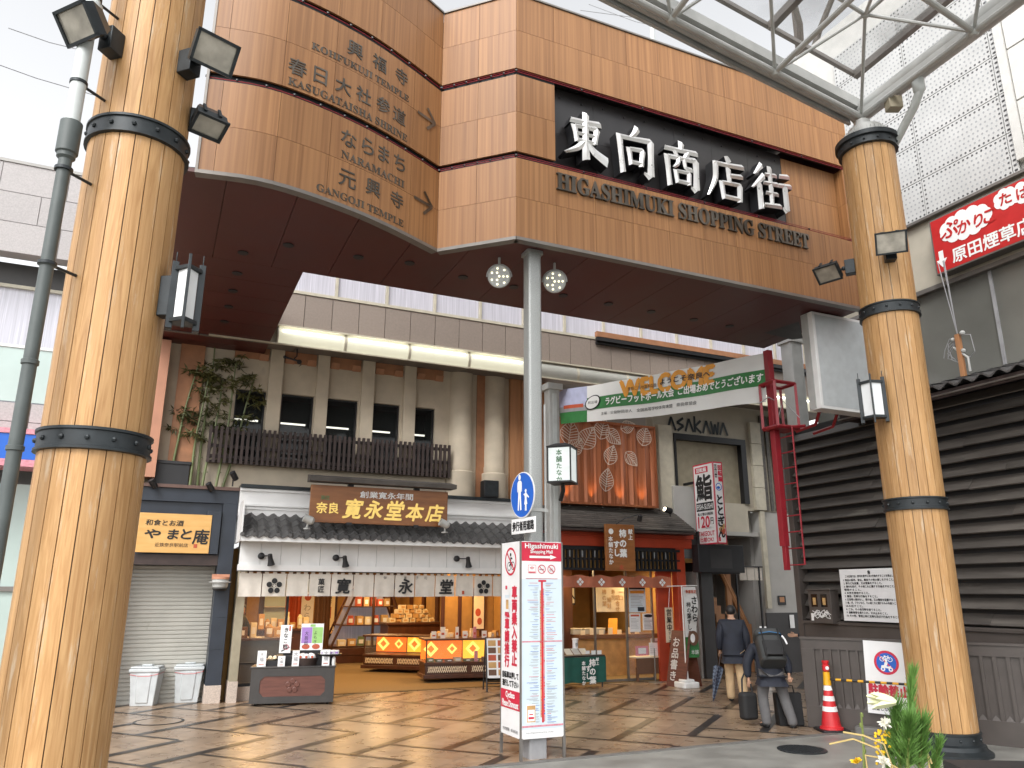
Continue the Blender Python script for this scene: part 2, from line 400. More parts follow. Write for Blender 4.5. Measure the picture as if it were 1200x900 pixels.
M['cone_red'] = mat('red_cone_plastic', (.58,.022,.028), .4, var=.1)
M['reflect'] = mat('white_reflective_band', (.82,.82,.80), .4)
M['yellow'] = mat('amber_plastic', (.75,.38,.01), .4)
M['asphalt'] = mat('worn_concrete', (.235,.23,.21), .5, var=.28, scale=2.2, detail=12, bump=.12, rvar=.2)
M['kerb'] = mat('kerb_stone', (.16,.155,.145), .5, var=.15, scale=8)
M['tile'] = mat('travertine_tile', (.205,.142,.095), .28, col2=(.325,.237,.162), scale=3.4, stretch=(1,1,1), island=.11, detail=8, rvar=.03, spec=.45, spots=((.13,.092,.066), 1.1, .69, (1,1,1)))
M['strip'] = mat('dark_stone_strip', (.022,.019,.018), .30, var=.25, scale=6)
M['needle'] = mat('pine_needle', (.080,.185,.035), .5, col2=(.16,.30,.065), scale=3)
M['twig'] = mat('green_twig', (.16,.20,.05), .6)
M['branch'] = mat('yellow_twig', (.48,.36,.14), .6)
M['petal'] = mat('white_petal', (.82,.80,.70), .5, var=.04)
M['lilypetal'] = mat('lily_petal', (.80,.80,.50), .5, var=.06)
M['yellow_petal'] = mat('yellow_petal', (.80,.52,.02), .5)
M['bamboo'] = mat('bamboo_culm', (.15,.18,.07), .45, var=.15)
M['bleaf'] = mat('bamboo_leaf', (.030,.042,.012), .55, col2=(.12,.105,.025), scale=1.2)
M['clay'] = mat('dark_planter', (.02,.02,.022), .5)
M['lens'] = mat('lamp_glass', (.45,.42,.36), .12, .4, var=.3, scale=6)
M['led'] = mat('led_dot', (.9,.85,.55), .3, emit=.8)
M['spot_on'] = mat('lit_bulb', (1,.95,.8), .3, emit=25, ecol=(1,.85,.6))
M['clear'] = glass('clear_glass', (.9,.95,.93), .10)
M['case_glass'] = glass('case_glass', (.9,.95,.93), .08)
M['roof_glass'] = glass('roof_glass', (.50,.53,.53), .16, .08, blotch=(.55, .72))  # noise makes the panes more opaque in blotches
M['bird'] = mat('bare_bark', (.12,.10,.085), .8)
# =================================================================== ground
def clip(poly, n, c):
    out = []
    for i, p in enumerate(poly):
        q = poly[(i+1) % len(poly)]; a = p[0]*n[0]+p[1]*n[1]-c; b = q[0]*n[0]+q[1]*n[1]-c
        if a >= 0: out.append(p)
        if (a > 0 > b) or (a < 0 < b):
            t = a/(a-b); out.append((p[0]+(q[0]-p[0])*t, p[1]+(q[1]-p[1])*t))
    return out
g = MB(); g.quad((-150,-150,0),(150,-150,0),(150,150,0),(-150,150,0))
tag(g.build('ground', M['asphalt']), kind='structure')
TA = RAD(65.2); VA = (math.cos(TA), math.sin(TA)); VB = (VA[1], -VA[0])
EDGE = 6.80                                     # the paving starts this far in front of the shop line
nxy = (NX.x, NX.y); cE = P0.x*NX.x+P0.y*NX.y-EDGE
tiles = MB(); strips = MB()
def flat(mb, a0, a1, b0, b1, z):
    poly = [(a*VA[0]+b*VB[0], a*VA[1]+b*VB[1]) for a, b in ((a0,b0),(a0,b1),(a1,b1),(a1,b0))]
    poly = clip(poly, nxy, cE)
    if len(poly) > 2: mb.add([(x,y,z) for x,y in poly], [tuple(reversed(range(len(poly))))])
j = .003
for bi in range(-22, 12):
    b0 = -3.42+.86*bi/1.0
    for half in (0, 1):
        bb = b0+half*.43
        for ai in range(0, 66):
            a0 = 1.1+.475*ai+(.2 if (bi*2+half) % 2 else 0)
            flat(tiles, a0+j, a0+.475-j, bb+j, bb+.43-j, .004)
for k in range(-22, 12):
    bk = -3.42+.86*k
    for m in range(-12, 16):
        a0 = 10.66+.76*k+2.85*m
        if -2 < a0 < 34:
            flat(strips, a0, a0+2.07, bk-.065, bk+.065, .008)
            flat(strips, a0-.03, a0+.03, bk-.86+.066, bk+.86-.066, .0084)
tag(tiles.build('paving', M['tile'], smooth=False), kind='structure')
tag(strips.build('paving_strips', M['strip'], smooth=False), kind='structure')
kb = MB(); kb.box(-3, 14, -EDGE-.10, -EDGE-.005, 0, .012)
o = kb.build('kerb_edging', M['kerb'], loc=P0, rotz=TH); tag(o, kind='structure')
# covers let into the ground
c = G(940, 879)
t = thing('manhole_cover', 'round cast iron manhole cover in the grey pavement near the red cone', 'manhole cover', (c.x, c.y, 0))
mb = MB(); mb.lathe([(.30,.001),(.30,.012),(.27,.014)], 32); mb.build('rim', M['iron'], t)
mb = MB()
for i in range(-6, 7):
    for k in range(-6, 7):
        if math.hypot(i, k)*.04 < .25: mb.box(i*.04-.014, i*.04+.014, k*.04-.014, k*.04+.014, .010, .019)
mb.build('tread_plate', M['iron'], t)
c = G(186, 846)
t = thing('drain_cover', 'round tiled access cover with a dark metal rim in the brown paving', 'drain cover', (c.x, c.y, 0))
mb = MB(); mb.lathe([(.36,.006),(.36,.012),(.325,.012),(.325,.006)], 36); mb.build('rim', M['iron'], t)
mb = MB(); mb.lathe([(.32,.006),(.32,.0105)], 36); mb.build('tiled_lid', M['tile'], t)

# =================================================================== gate
ZB = 6.55
GC = Vector((.05, 9.5, 0)); GL = Vector((-1.06, 9.91, 0))
ctl = [Vector((x, y, 0)) for x, y in ((-3.62,7.81),(-2.98,7.99),(-2.47,8.32),(-1.95,8.79),(-1.53,9.28),(-1.06,9.91))]
def catmull(P, n):
    out = []
    for i in range(len(P)-1):
        a = P[i-1] if i else P[0]*2-P[1]; b = P[i]; c = P[i+1]; d = P[i+2] if i+2 < len(P) else P[-1]*2-P[-2]
        for k in range(n):
            t = k/n; out.append(.5*((2*b)+(c-a)*t+(2*a-5*b+4*c-d)*t*t+(3*b-a-3*c+d)*t**3))
    return out+[P[-1]]
curve = catmull(ctl, 8)
class Path:
    def __init__(s, pts):
        s.p = pts; s.l = [0]
        for a, b in zip(pts, pts[1:]): s.l.append(s.l[-1]+(b-a).length)
        s.L = s.l[-1]
    def at(s, x):
        x = min(max(x, 0), s.L)
        for i in range(len(s.p)-1):
            if x <= s.l[i+1] or i == len(s.p)-2:
                d = (s.p[i+1]-s.p[i]).normalized(); return s.p[i]+d*(x-s.l[i]), d, Vector((d.y, -d.x, 0))
    def find(s, px, py):                                    # arc length and height of a point seen at px, py
        d = ray(px, py); az = math.atan2(d.x, d.y); best = None
        for k in range(400):
            x = s.L*k/399; q = s.at(x)[0]; e = abs(math.atan2(q.x, q.y)-az)
            if best is None or e < best[0]: best = (e, x, q)
        q = best[2]; return best[1], EYE+math.hypot(q.x, q.y)*d.z/math.hypot(d.x, d.y)
PL = Path(curve); PM = Path([GL, GC]); PR = Path([GC, GC+EX*6.55])
RIGHT = lambda px, py, out=0.0: on_plane(px, py, GC-NX*out, EX, NX)

gate = thing('shopping_street_gate', 'large walnut clad entrance gate with curved left wing over the shopping street', 'gate', GC)
def strip(mb, path, s0, s1, z0, z1, out0, out1, mi=0, n=1):
    """a board along the path: its face stands out1 in front of it and its back out0"""
    a = []; b = []
    for k in range(n+1):
        p, d, no = path.at(s0+(s1-s0)*k/n); a.append(p+no*out1-GC); b.append(p+no*out0-GC)
    vs = [(q.x,q.y,z) for z in (z0,z1) for q in a]+[(q.x,q.y,z) for z in (z0,z1) for q in b]
    m = n+1; fs = []
    for k in range(n):
        fs += [(k,k+1,m+k+1,m+k), (2*m+k+1,2*m+k,3*m+k,3*m+k+1), (m+k,m+k+1,3*m+k+1,3*m+k), (2*m+k,2*m+k+1,k+1,k)]
    fs += [(0,m,3*m,2*m), (n,2*m+n,3*m+n,m+n)]
    mb.add(vs, fs, mi)
rows = [(6.55,7.15),(7.15,7.757),(7.86,8.495),(8.495,9.107),(9.212,9.86),(9.86,10.48)]
gp = .0022
low, mid, top = MB(), MB(), MB()
bands = [low, low, mid, mid, top, top]
def cuts(L, first, w, end=None):
    c = [0]; x = first
    while x < L-.12: c.append(x); x += w
    return c+[L]
cl = [PL.L-x for x in cuts(PL.L, .57, .66)][::-1]
cm = cuts(PM.L, .59, .7); cr = cuts(6.55, .62, .64)
for r, (z0, z1) in enumerate(rows):
    for path, cc in ((PL, cl), (PM, cm), (PR, cr)):
        for s0, s1 in zip(cc, cc[1:]):
            if path is PR and r in (2, 3) and s0 > .5:
                continue
            strip(bands[r], path, s0+gp, s1-gp, z0+gp, z1-gp, -.03, 0, 0, 5 if path is PL else 1)
low.build('lower_fascia', M['panel'], gate); mid.build('middle_fascia', M['panel'], gate); top.build('upper_fascia', M['panel'], gate)
bk = MB()
strip(bk, PL, 0, PL.L, ZB, 10.46, -.12, -.05, 0, 20); strip(bk, PM, 0, PM.L, ZB, 10.46, -.12, -.05); strip(bk, PR, 0, .64, ZB, 10.46, -.12, -.05)
strip(bk, PR, .64, 6.55, ZB, 7.755, -.12, -.05); strip(bk, PR, .64, 6.55, 9.215, 10.46, -.12, -.05); strip(bk, PR, .64, 6.55, 7.755, 9.215, -.40, -.30)
bk.build('backing', M['black'], gate)
rc = MB()                                                       # the recessed wooden end beside the name board
for r in (2, 3):
    z0, z1 = rows[r]
    for s0, s1 in ((5.12,5.74),(5.74,6.36)):
        strip(rc, PR, s0+gp, s1-gp, z0+gp-.05*(r == 2), z1-gp+.06*(r == 3), -.25, -.20)
    strip(rc, PR, 6.37, 6.40, z0+gp-.05*(r == 2), z1-gp+.06*(r == 3), -.25, -.02)
rc.build('recessed_panels', M['panel'], gate)
nb = MB()
for i in range(6):
    for k in range(2):
        u0 = .64+i*.746
        strip(nb, PR, u0+.002, u0+.744, 7.70+k*.76, 7.70+k*.76+.757, -.25, -.20)
board = nb.build('name_board', M['charboard'], gate)
sc2 = MB()
for i in range(24):
    u = .8+.19*i; z = 7.86 if i % 2 else 9.08
    p, d, no = PR.at(u); q = p+no*-.195-GC; sc2.ball((q.x, q.y, z+.02*math.sin(i*5)), .016, 6)
sc2.build('fixing_bolt', M['black'], board)
rl = MB()
for path, s0, s1 in ((PL, 0, PL.L), (PM, 0, PM.L), (PR, 0, 6.5)):
    for z in (7.785, 9.165):
        n = 20 if path is PL else 12
        ptz = []
        for k in range(n+1):
            p, d, no = path.at(s0+(s1-s0)*k/n); q = p+no*(-.015)-GC; ptz.append((q.x, q.y, z))
        rl.tube(ptz, .0065, 6)
        if path is not PL: rl.tube([(a, b, c+.03) for a, b, c in ptz], .005, 5)
        for k in range(0, n+1, 2):
            p, d, no = path.at(s0+(s1-s0)*k/n); q = p+no*(-.012)-GC; rl.ball((q.x, q.y, z+.012), .02, 6, 1)
rl.build('light_tube', [M['red_line'], M['black']], gate)
tr = MB()
for path, n in ((PL, 20), (PM, 1), (PR, 1)): strip(tr, path, 0, path.L, ZB-.045, ZB+.001, -.10, .018, 0, n)
strip(tr, PL, -.0, .03, ZB, 10.48, -.12, .012)
for path, n in ((PL, 20), (PM, 1), (PR, 1)): strip(tr, path, 0, path.L, 10.484, 10.51, -.16, .02, 0, n)
tr.build('metal_trim', M['alu'], gate)

# soffit boards in the place's own axes (u along the shops, off towards the viewer)
def uo(p): d = Vector((p.x, p.y, 0))-P0; return d.dot(EX), -d.dot(NX)
front = [(-2.0, 6.9)]+[uo(p) for p in curve[::3]]+[uo(GL), uo(GC), (9.0, 6.98)]
front.sort()
def foff(u):
    for (a, b), (c, d) in zip(front, front[1:]):
        if a <= u <= c: return b+(d-b)*(u-a)/max(c-a, 1e-6)
    return 6.98
sf = MB()
def sboard(us, back, z=ZB):
    pts = [(u, foff(u)-.06) for u in us]+[(us[-1], back), (us[0], back)]
    vs = [W(u, o, zz)-GC for zz in (z, z+.05) for u, o in pts]; n = len(pts)
    fs = [tuple(range(n)), tuple(reversed(range(n, 2*n)))]+[((i+1) % n, i, n+i, n+(i+1) % n) for i in range(n)]
    sf.add(vs, fs)
u = -2.0
while u < 8.95:
    us = [u+.004]+[a for a, b in front if u+.01 < a < min(u+.82, 9)-.01]+[min(u+.82, 9.0)-.004]
    sboard(us, 4.55); u += .82
k = 4.546
while k > 0:
    k2 = max(k-.70, -.02)
    vs = [W(u, o, z)-GC for z in (ZB, ZB+.05) for u, o in ((-2.0, k), (.10, k), (.10, k2+.008), (-2.0, k2+.008))]
    sf.add(vs, [(0,1,2,3),(7,6,5,4),(1,0,4,5),(2,1,5,6),(3,2,6,7),(0,3,7,4)]); k = k2
sf.build('soffit', M['soffit'], gate, smooth=False)
bkp = [(-2.0, 6.8)]+[(a, foff(a)-.08) for a, b in front if -1.6 < a < 9.0]+[(8.98, 6.9), (8.98, 4.56), (.10, 4.56), (.10, .0), (-2.0, .0)]
vs = [W(a, o, z)-GC for z in (ZB+.052, ZB+.07) for a, o in bkp]; n = len(bkp); mbk = MB(); mbk.add(vs, [tuple(range(n)), tuple(reversed(range(n, 2*n)))]+[((i+1) % n, i, n+i, n+(i+1) % n) for i in range(n)]); mbk.build('soffit_light_block', M['black'], gate, smooth=False)  # black sheet added above the boards to stop light leaking through their gaps
bb = MB()
def ubox(mb, u0, u1, o0, o1, z0, z1, base=GC, mi=0):            # box in the place's axes
    v = [W(u, o, z)-base for z in (z0, z1) for u, o in ((u0,o1),(u1,o1),(u1,o0),(u0,o0))]
    mb.add(v, [(0,3,2,1),(4,5,6,7),(0,1,5,4),(1,2,6,5),(2,3,7,6),(3,0,4,7)], mi)
ubox(bb, .11, 9.0, 4.40, 4.54, ZB+.06, 10.3); ubox(bb, .02, .09, .0, 4.40, ZB+.055, 7.2); ubox(bb, 8.9, 9.0, 4.56, 6.9, ZB+.06, 10.3)
bb.build('rear_wall', M['soffit'], gate)
rf = MB()
pts = [(u, foff(u)-.13) for u in [-1.5]+[a for a, b in front if -1.5 < a < 9.0]+[8.98]]+[(8.98, 4.42), (-1.5, 4.42)]
n = len(pts); vs = [W(u, o, z)-GC for z in (10.36, 10.42) for u, o in pts]
rf.add(vs, [tuple(range(n)), tuple(reversed(range(n, 2*n)))]+[((i+1) % n, i, n+i, n+(i+1) % n) for i in range(n)])
rf.build('roof_deck', M['alu'], gate, smooth=False)
hq = [G(*p_, ZB-.004)-GC for p_ in ((895,390),(936,377),(941,396.5),(928,398))]; mb = MB(); mb.add(hq, [(0,1,2,3)]); mb.build('hatch_opening', M['black'], gate)
for q in ((338,287),(285,296),(542.6,324.6),(602,336),(660,346),(713,356),(763,365),(813,374.5),(855,382),(278,320),(273,340.6),(268,359),(263,376.6),(480,308),(420,301)):
    p = G(*q, ZB-.001)-GC; mb = MB(); mb.lathe([(.075,-.012),(.075,.0),(.055,.002)], 20); mb.build('downlight', M['black'], gate, loc=p)

# ---------------------------------------------------------------- brush strokes of the name board
STROKES = {
 '東': [[(16,80,9),(50,82,8),(85,85,10)],[(25,70,11),(28,54,8),(31,37,9)],[(25,69,7),(50,71,7),(78,73,9)],[(77,73,11),(74,56,8),(70,38,9)],[(30,54,6),(72,56,6)],[(31,40,7),(70,41,7)],[(51,100,11),(50,50,10),(50,0,13)],[(46,38,10),(32,22,9),(2,6,4)],[(53,38,7),(70,20,12),(99,6,15)]],
 '向': [[(57,103,12),(50,90,9),(38,78,5)],[(14,80,11),(17,40,9),(20,2,10)],[(15,77,8),(50,79,8),(88,82,10)],[(87,83,12),(86,40,10),(84,6,13)],[(84,4,12),(68,12,4)],[(35,56,10),(37,38,8),(39,22,9)],[(36,55,7),(68,58,8)],[(67,58,10),(64,38,8),(62,22,9)],[(39,28,7),(63,29,7)]],
 '商': [[(52,104,12),(50,88,8)],[(8,84,8),(50,86,8),(92,88,10)],[(34,82,9),(40,70,7)],[(68,84,10),(58,70,6)],[(13,68,11),(15,34,9),(17,2,10)],[(14,66,8),(50,68,8),(88,71,10)],[(87,71,12),(86,36,10),(84,4,13)],[(84,2,11),(70,9,4)],[(43,66,8),(40,54,7),(28,43,4)],[(57,66,8),(58,48,7),(75,47,8)],[(33,38,9),(36,11,8)],[(34,37,6),(68,39,7)],[(67,39,9),(65,11,8)],[(36,15,7),(66,16,7)]],
 '店': [[(54,104,9),(60,90,12)],[(20,82,8),(55,84,8),(95,88,10)],[(25,83,11),(23,45,10),(2,2,4)],[(56,76,10),(57,42,9)],[(57,60,8),(90,64,9)],[(36,41,10),(40,2,9)],[(37,40,7),(84,43,8)],[(82,43,11),(79,2,10)],[(40,8,8),(79,9,8)]],
 '街': [[(30,102,11),(10,76,4)],[(34,78,11),(2,44,4)],[(21,58,11),(21,0,12)],[(36,82,7),(66,85,8)],[(50,101,10),(50,58,9)],[(31,62,7),(69,65,9)],[(35,40,7),(66,42,8)],[(50,58,10),(49,14,9)],[(28,11,8),(71,16,9)],[(73,86,8),(98,90,9)],[(69,64,8),(102,68,9)],[(86,66,11),(86,8,12)],[(86,6,11),(75,14,4)]],
}
def brush_char(ch, cx, cz, w, h, y0, y1, ridge):
    """standing letter: dark sides from y0 out to y1, and a bevelled light face rising to a ridge"""
    mb = MB()
    for si, st in enumerate(STROKES[ch]):
        dy = -.0012*si
        P = []
        for i in range(len(st)-1):
            for k in range(6 if len(st) > 2 else 4):
                t = k/(6 if len(st) > 2 else 4)
                P.append(tuple(st[i][c]+(st[i+1][c]-st[i][c])*t for c in range(3)))
        P.append(st[-1]); n = len(P)
        if len(st) > 2:                                         # soften the bend
            Q = P[:]
            for _ in range(3): Q = [Q[0]]+[tuple((Q[i-1][c]+2*Q[i][c]+Q[i+1][c])/4 for c in range(3)) for i in range(1, n-1)]+[Q[-1]]
            P = Q
        l = []; r = []; m = []
        for i, (x, z, wd) in enumerate(P):
            a, b = P[max(i-1, 0)], P[min(i+1, n-1)]; dx, dz = (b[0]-a[0])*w, (b[1]-a[1])*h; q = math.hypot(dx, dz) or 1
            nx, nz = -dz/q, dx/q; hw = wd*.0052
            X, Z = cx+(x-50)/100*w, cz+(z-50)/100*h
            ex = (.35 if i == 0 else -.35 if i == n-1 else 0)*hw        # slanted brush ends
            l.append((X+nx*hw+dx/q*ex, Z+nz*hw+dz/q*ex)); r.append((X-nx*hw-dx/q*ex, Z-nz*hw-dz/q*ex)); m.append((X, Z))
        vs = [(x, y1+dy, z) for x, z in l]+[(x, y1+dy, z) for x, z in r]+[(x, y1+dy-ridge, z) for x, z in m]+[(x, y0, z) for x, z in l]+[(x, y0, z) for x, z in r]
        fs = []; mi = []
        for i in range(n-1):
            fs += [(i, 2*n+i, 2*n+i+1, i+1), (2*n+i, n+i, n+i+1, 2*n+i+1)]; mi += [0, 0]
            fs += [(3*n+i, i, i+1, 3*n+i+1), (n+i, 4*n+i, 4*n+i+1, n+i+1)]; mi += [1, 1]
        fs += [(0, n, 2*n), (n-1, 3*n-1, 2*n-1), (0, 3*n, 4*n, n), (n-1, 2*n-1, 5*n-1, 4*n-1)]; mi += [0, 0, 1, 1]
        o = len(mb.v); mb.v += vs; mb.f += [tuple(a+o for a in f) for f in fs]; mb.m += mi
    return mb
boxes = {'東': (660,713,131,189), '向': (719,771,149,208), '商': (776,823,167,223), '店': (828,876,183,236), '街': (881,927.5,195,249)}
for ch, (x0, x1, y0, y1) in boxes.items():
    ym = (y0+y1)/2; u0 = RIGHT(x0, ym, .05)[0]; u1 = RIGHT(x1, ym, .05)[0]
    z1 = RIGHT((x0+x1)/2, y0, .05)[1]; z0 = RIGHT((x0+x1)/2, y1, .05)[1]
    mb = brush_char(ch, (u0+u1)/2, (z0+z1)/2, (u1-u0)*.96, (z1-z0)*.93, .15, -.03, .024)
    mb.v = [tuple(EX*x+NX*y+Vector((0,0,z))) for x, y, z in mb.v]
    o = mb.build('raised_character', [M['silver'], M['black']], board, smooth=False)
# roman letters on the right wing
mb = MB()
u0, za = RIGHT(652, 223.5); ub, zb_ = RIGHT(652, 202.5); u1, zc = RIGHT(947.5, 294); u2, zd = RIGHT(947.5, 274.5)
mb.text(serif('HIGASHIMUKI SHOPPING STREET'), (u0+u1)/2, (za+zb_+zc+zd)/4, .265, y=-.035, w=u1-u0, deep=.033, bold=.006)
mb.v = [tuple(EX*x+NX*y+Vector((0,0,z))) for x, y, z in mb.v]
mb.build('roman_lettering', M['zinc_letter'], gate)
# writing on the curved wing
mb = MB()
def on_curve(tmp, mi=0):
    o = len(mb.v)
    for x, y, z in tmp.v:
        p, d, no = PL.at(x); q = p+no*(-y)-GC; mb.v.append((q.x, q.y, z))
    mb.f += [tuple(a+o for a in f) for f in tmp.f]; mb.m += [mi]*len(tmp.f)
for ch, x, y in (('興',416.7,59),('福',445,75),('寺',470.7,90.7),('春',349,80),('日',375.7,90),('大',402.7,101.7),('社',426,112.7),('参',449,124),('道',468,136.7),
                 ('な',409,164),('ら',431,172.7),('ま',450,181.7),('ち',468,191.7),('元',407,210.7),('興',437,221),('寺',465,235)):
    s, z = PL.find(x, y); t_ = MB(); t_.text(ch, s, z+.01, .225, y=-.006, bold=.003, deep=.005); on_curve(t_)
for wd, xa, ya, xb, yb, hh in (('KOHFUKUJI TEMPLE',365,58,479,111,.115),('KASUGATAISHA SHRINE',337,98.5,477,157,.115),('NARAMACHI',400,183,474,212,.115),('GANGOJI TEMPLE',370.7,221.5,473,259,.115)):
    s0, z0 = PL.find(xa, ya); s1, z1 = PL.find(xb, yb)
    t_ = MB(); t_.text(serif(wd), (s0+s1)/2, (z0+z1)/2-.012, hh*.95, y=-.006, w=s1-s0, deep=.005); on_curve(t_)
for x, y in ((500,139),(496,237.5)):
    s, z = PL.find(x, y); t_ = MB()
    for a in ((-.20,0,.17,0),(.17,0,.0,.17),(.17,0,.0,-.17)): t_.bar(s+a[0], z+a[1], s+a[2], z+a[3], .045, -.014)
    on_curve(t_)
mb.build('direction_lettering', M['zinc_letter'], gate)
# =================================================================== timber columns
def zof(px, py, dist):
    d = ray(px, py); return EYE+dist*d.z/math.hypot(d.x, d.y)
CR = .368
def column(loc, label, bands, top, phase):
    t = thing('timber_column', label, 'column', (loc[0], loc[1], 0), 0, 'timber clad columns of the square')
    mb = MB(); n = 20
    for k in range(n):                                          # staves
        a0, a1 = 2*math.pi*(k+.032+phase)/n, 2*math.pi*(k+.968+phase)/n; am = (a0+a1)/2
        pts = [(CR*math.cos(a0), CR*math.sin(a0)), (CR*1.008*math.cos(am), CR*1.008*math.sin(am)), (CR*math.cos(a1), CR*math.sin(a1)),
               ((CR-.03)*math.cos(a1), (CR-.03)*math.sin(a1)), ((CR-.03)*math.cos(a0), (CR-.03)*math.sin(a0))]
        mb.zprism(pts, .12, top)
    mb.build('timber_staves', M['stave'], t)
    mb = MB(); mb.lathe([(CR-.022,.05),(CR-.022,top+.02)], 24); mb.build('core', M['cabinet_dark'], t)
    for z in bands:
        mb = MB(); r = CR+.004
        mb.lathe([(r,z-.085),(r+.03,z-.08),(r+.03,z-.06),(r+.016,z-.055),(r+.016,z+.055),(r+.03,z+.06),(r+.03,z+.08),(r,z+.085)], 40)
        for k in range(14):
            a = 2*math.pi*(k+.3)/14; mb.ball(((r+.018)*math.cos(a), (r+.018)*math.sin(a), z), .02, 8)
        mb.build('iron_band', M['iron'], t)
    mb = MB(); mb.lathe([(CR+.13,0),(CR+.13,.035),(CR+.10,.055),(CR+.07,.075),(CR+.06,.12),(CR+.02,.14),(CR+.015,.24),(CR+.03,.245),(CR+.03,.265),(CR,.27)], 40)
    for k in range(14):
        a = 2*math.pi*(k+.3)/14; mb.ball(((CR+.017)*math.cos(a), (CR+.017)*math.sin(a), .19), .018, 8)
    mb.build('iron_base', M['iron'], t)
    mb = MB(); mb.lathe([(CR,top-.10),(CR+.05,top-.09),(CR+.05,top+.02),(CR+.085,top+.03),(CR+.085,top+.10),(CR-.02,top+.11)], 40)
    for k in range(14):
        a = 2*math.pi*(k+.3)/14; mb.ball(((CR+.052)*math.cos(a), (CR+.052)*math.sin(a), top-.04), .018, 8)
    mb.build('iron_collar', M['iron'], t)
    mb = MB(); mb.lathe([(CR-.06,top+.10),(CR-.06,top+.24),(CR-.12,top+.27),(CR-.12,top+.33)], 36)
    for k in range(36):
        a = 2*math.pi*k/36; mb.box(-.008,.008,-.012,.012,0,.14)
        for i in range(len(mb.v)-8, len(mb.v)):
            x, y, z = mb.v[i]; mb.v[i] = ((CR-.052+y)*math.cos(a)-x*math.sin(a), (CR-.052+y)*math.sin(a)+x*math.cos(a), top+.10+z)
    mb.build('ribbed_cap', M['steel_white'], t)
    return t
LC = Vector((-3.165, 5.75, 0)); RC = Vector((5.42, 10.38, 0))
dl, dr = LC.length-CR, RC.length-CR
zb1, zb2 = zof(110, 513, dl), zof(163, 147, dl)
zr1, zr2 = zof(1073, 589, dr), zof(1043, 358, dr)
TOPZ = zof(1018, 160, dr)
column(LC, 'thick timber column with iron bands on the left of the square', [zb1, zb2, zb2+2.6], TOPZ, .3)
column(RC, 'timber column with iron base standing by the brown hoarding', [zr1, zr2], TOPZ, .1)

def rot_to(d, up=Vector((0,0,1))):
    """matrix whose -y axis points along d"""
    y = -d.normalized(); x = y.cross(up).normalized(); z = x.cross(y); return Matrix((x, y, z)).transposed()
def on_col(axis, rad, px, py):
    best = None; az0 = math.atan2(-axis.y, -axis.x); d = ray(px, py); az = math.atan2(d.x, d.y)
    for k in range(-110, 111):
        g = az0+RAD(k); q = axis+Vector((math.cos(g), math.sin(g), 0))*rad; e = abs(math.atan2(q.x, q.y)-az)
        if best is None or e < best[0]-1e-4: best = (e, g, q)
    q = best[2]; return best[1], Vector((q.x, q.y, EYE+math.hypot(q.x, q.y)*d.z/math.hypot(d.x, d.y)))
def flood(axis, mount_px, mount_az, head_px, aim, label, size=1.0, arm=True):
    """floodlight: box fixed to the column, arm, housing aimed along aim"""
    g, q = on_col(axis, CR+.07, *mount_px)
    if mount_az is not None:
        g = mount_az; q = Vector((axis.x+math.cos(g)*(CR+.07), axis.y+math.sin(g)*(CR+.07), q.z))
    dist = math.hypot(q.x, q.y)
    t = thing('floodlight', label, 'floodlight', q, 0, 'floodlights on the timber columns')
    out = Vector((math.cos(g), math.sin(g), 0))
    h = D(*head_px, (q+out*.22).to_2d().length)-q
    Mx = rot_to(out); mb = MB(); mb.obox((0,0,0), (.075*size,.07,.13*size), Mx); mb.build('mounting_box', M['iron'], t, bevel=.006)
    mb = MB(); mb.tube([out*.05, out*.05+(h-out*.05)*.5+Vector((0,0,-.02)), h], .022*size, 8); mb.ball(out*.09, .035, 8)
    mb.build('arm', M['iron'], t)
    aim = Vector(aim).normalized(); Ma = rot_to(aim); a = .20*size; b = .15*size
    mb = MB()
    v = []
    for y, k in ((.10,.62),(-.02,1.0),(-.11,1.0)): v += [Ma@Vector((sx*a*k, y, sz*b*k))+h for sx, sz in ((-1,-1),(1,-1),(1,1),(-1,1))]
    fs = [(0,1,2,3)]
    for i in (0, 4): fs += [(i+(k+1) % 4, i+k, i+4+k, i+4+(k+1) % 4) for k in range(4)]
    mb.add(v, fs)
    for sx in (-.5, .5): mb.obox(h+Ma@Vector((sx*a, -.01, b+.006)), (.02*size, .05, .008), Ma)
    for q4 in (((-a,0),(.012,b)),((a,0),(.012,b)),((0,-b),(a+.012,.012)),((0,b),(a+.012,.012))):
        mb.obox(h+Ma@Vector((q4[0][0], -.115, q4[0][1])), (q4[1][0], .012, q4[1][1]), Ma)
    hs_ = mb.build('housing', M['iron'], t, smooth=False)
    mb = MB(); v = [Ma@Vector((sx*a*.93, -.108, sz*b*.92))+h for sx, sz in ((-1,-1),(1,-1),(1,1),(-1,1))]; mb.quad(*v)
    mb.build('lens', M['lens'], hs_)
    return t
away = lambda axis: math.atan2(-axis.y, -axis.x)
flood(LC, (131, 50), None, (103, 28), (-.35, -.75, -.65), 'black floodlight tilted down on the outer side of the thick left column', .82)
flood(LC, (222, 75), None, (247, 62), (.55, -.55, -.45), 'black floodlight beside the temple names, upper of the two on the inner side', .84)
flood(LC, (228, 128), away(LC)+RAD(80), (243, 140), (.35, -.35, -.9), 'small black floodlight below the upper one on the inner side of the left column', .66)
flood(RC, (1043, 296), None, (1043, 284), (-.30, -.8, -.42), 'black floodlight facing the square on the front of the right column', .95)
flood(RC, (992, 314), None, (972, 317), (-.6, -.55, -.8), 'black floodlight on a side arm in front of the wooden gate fascia', .85)
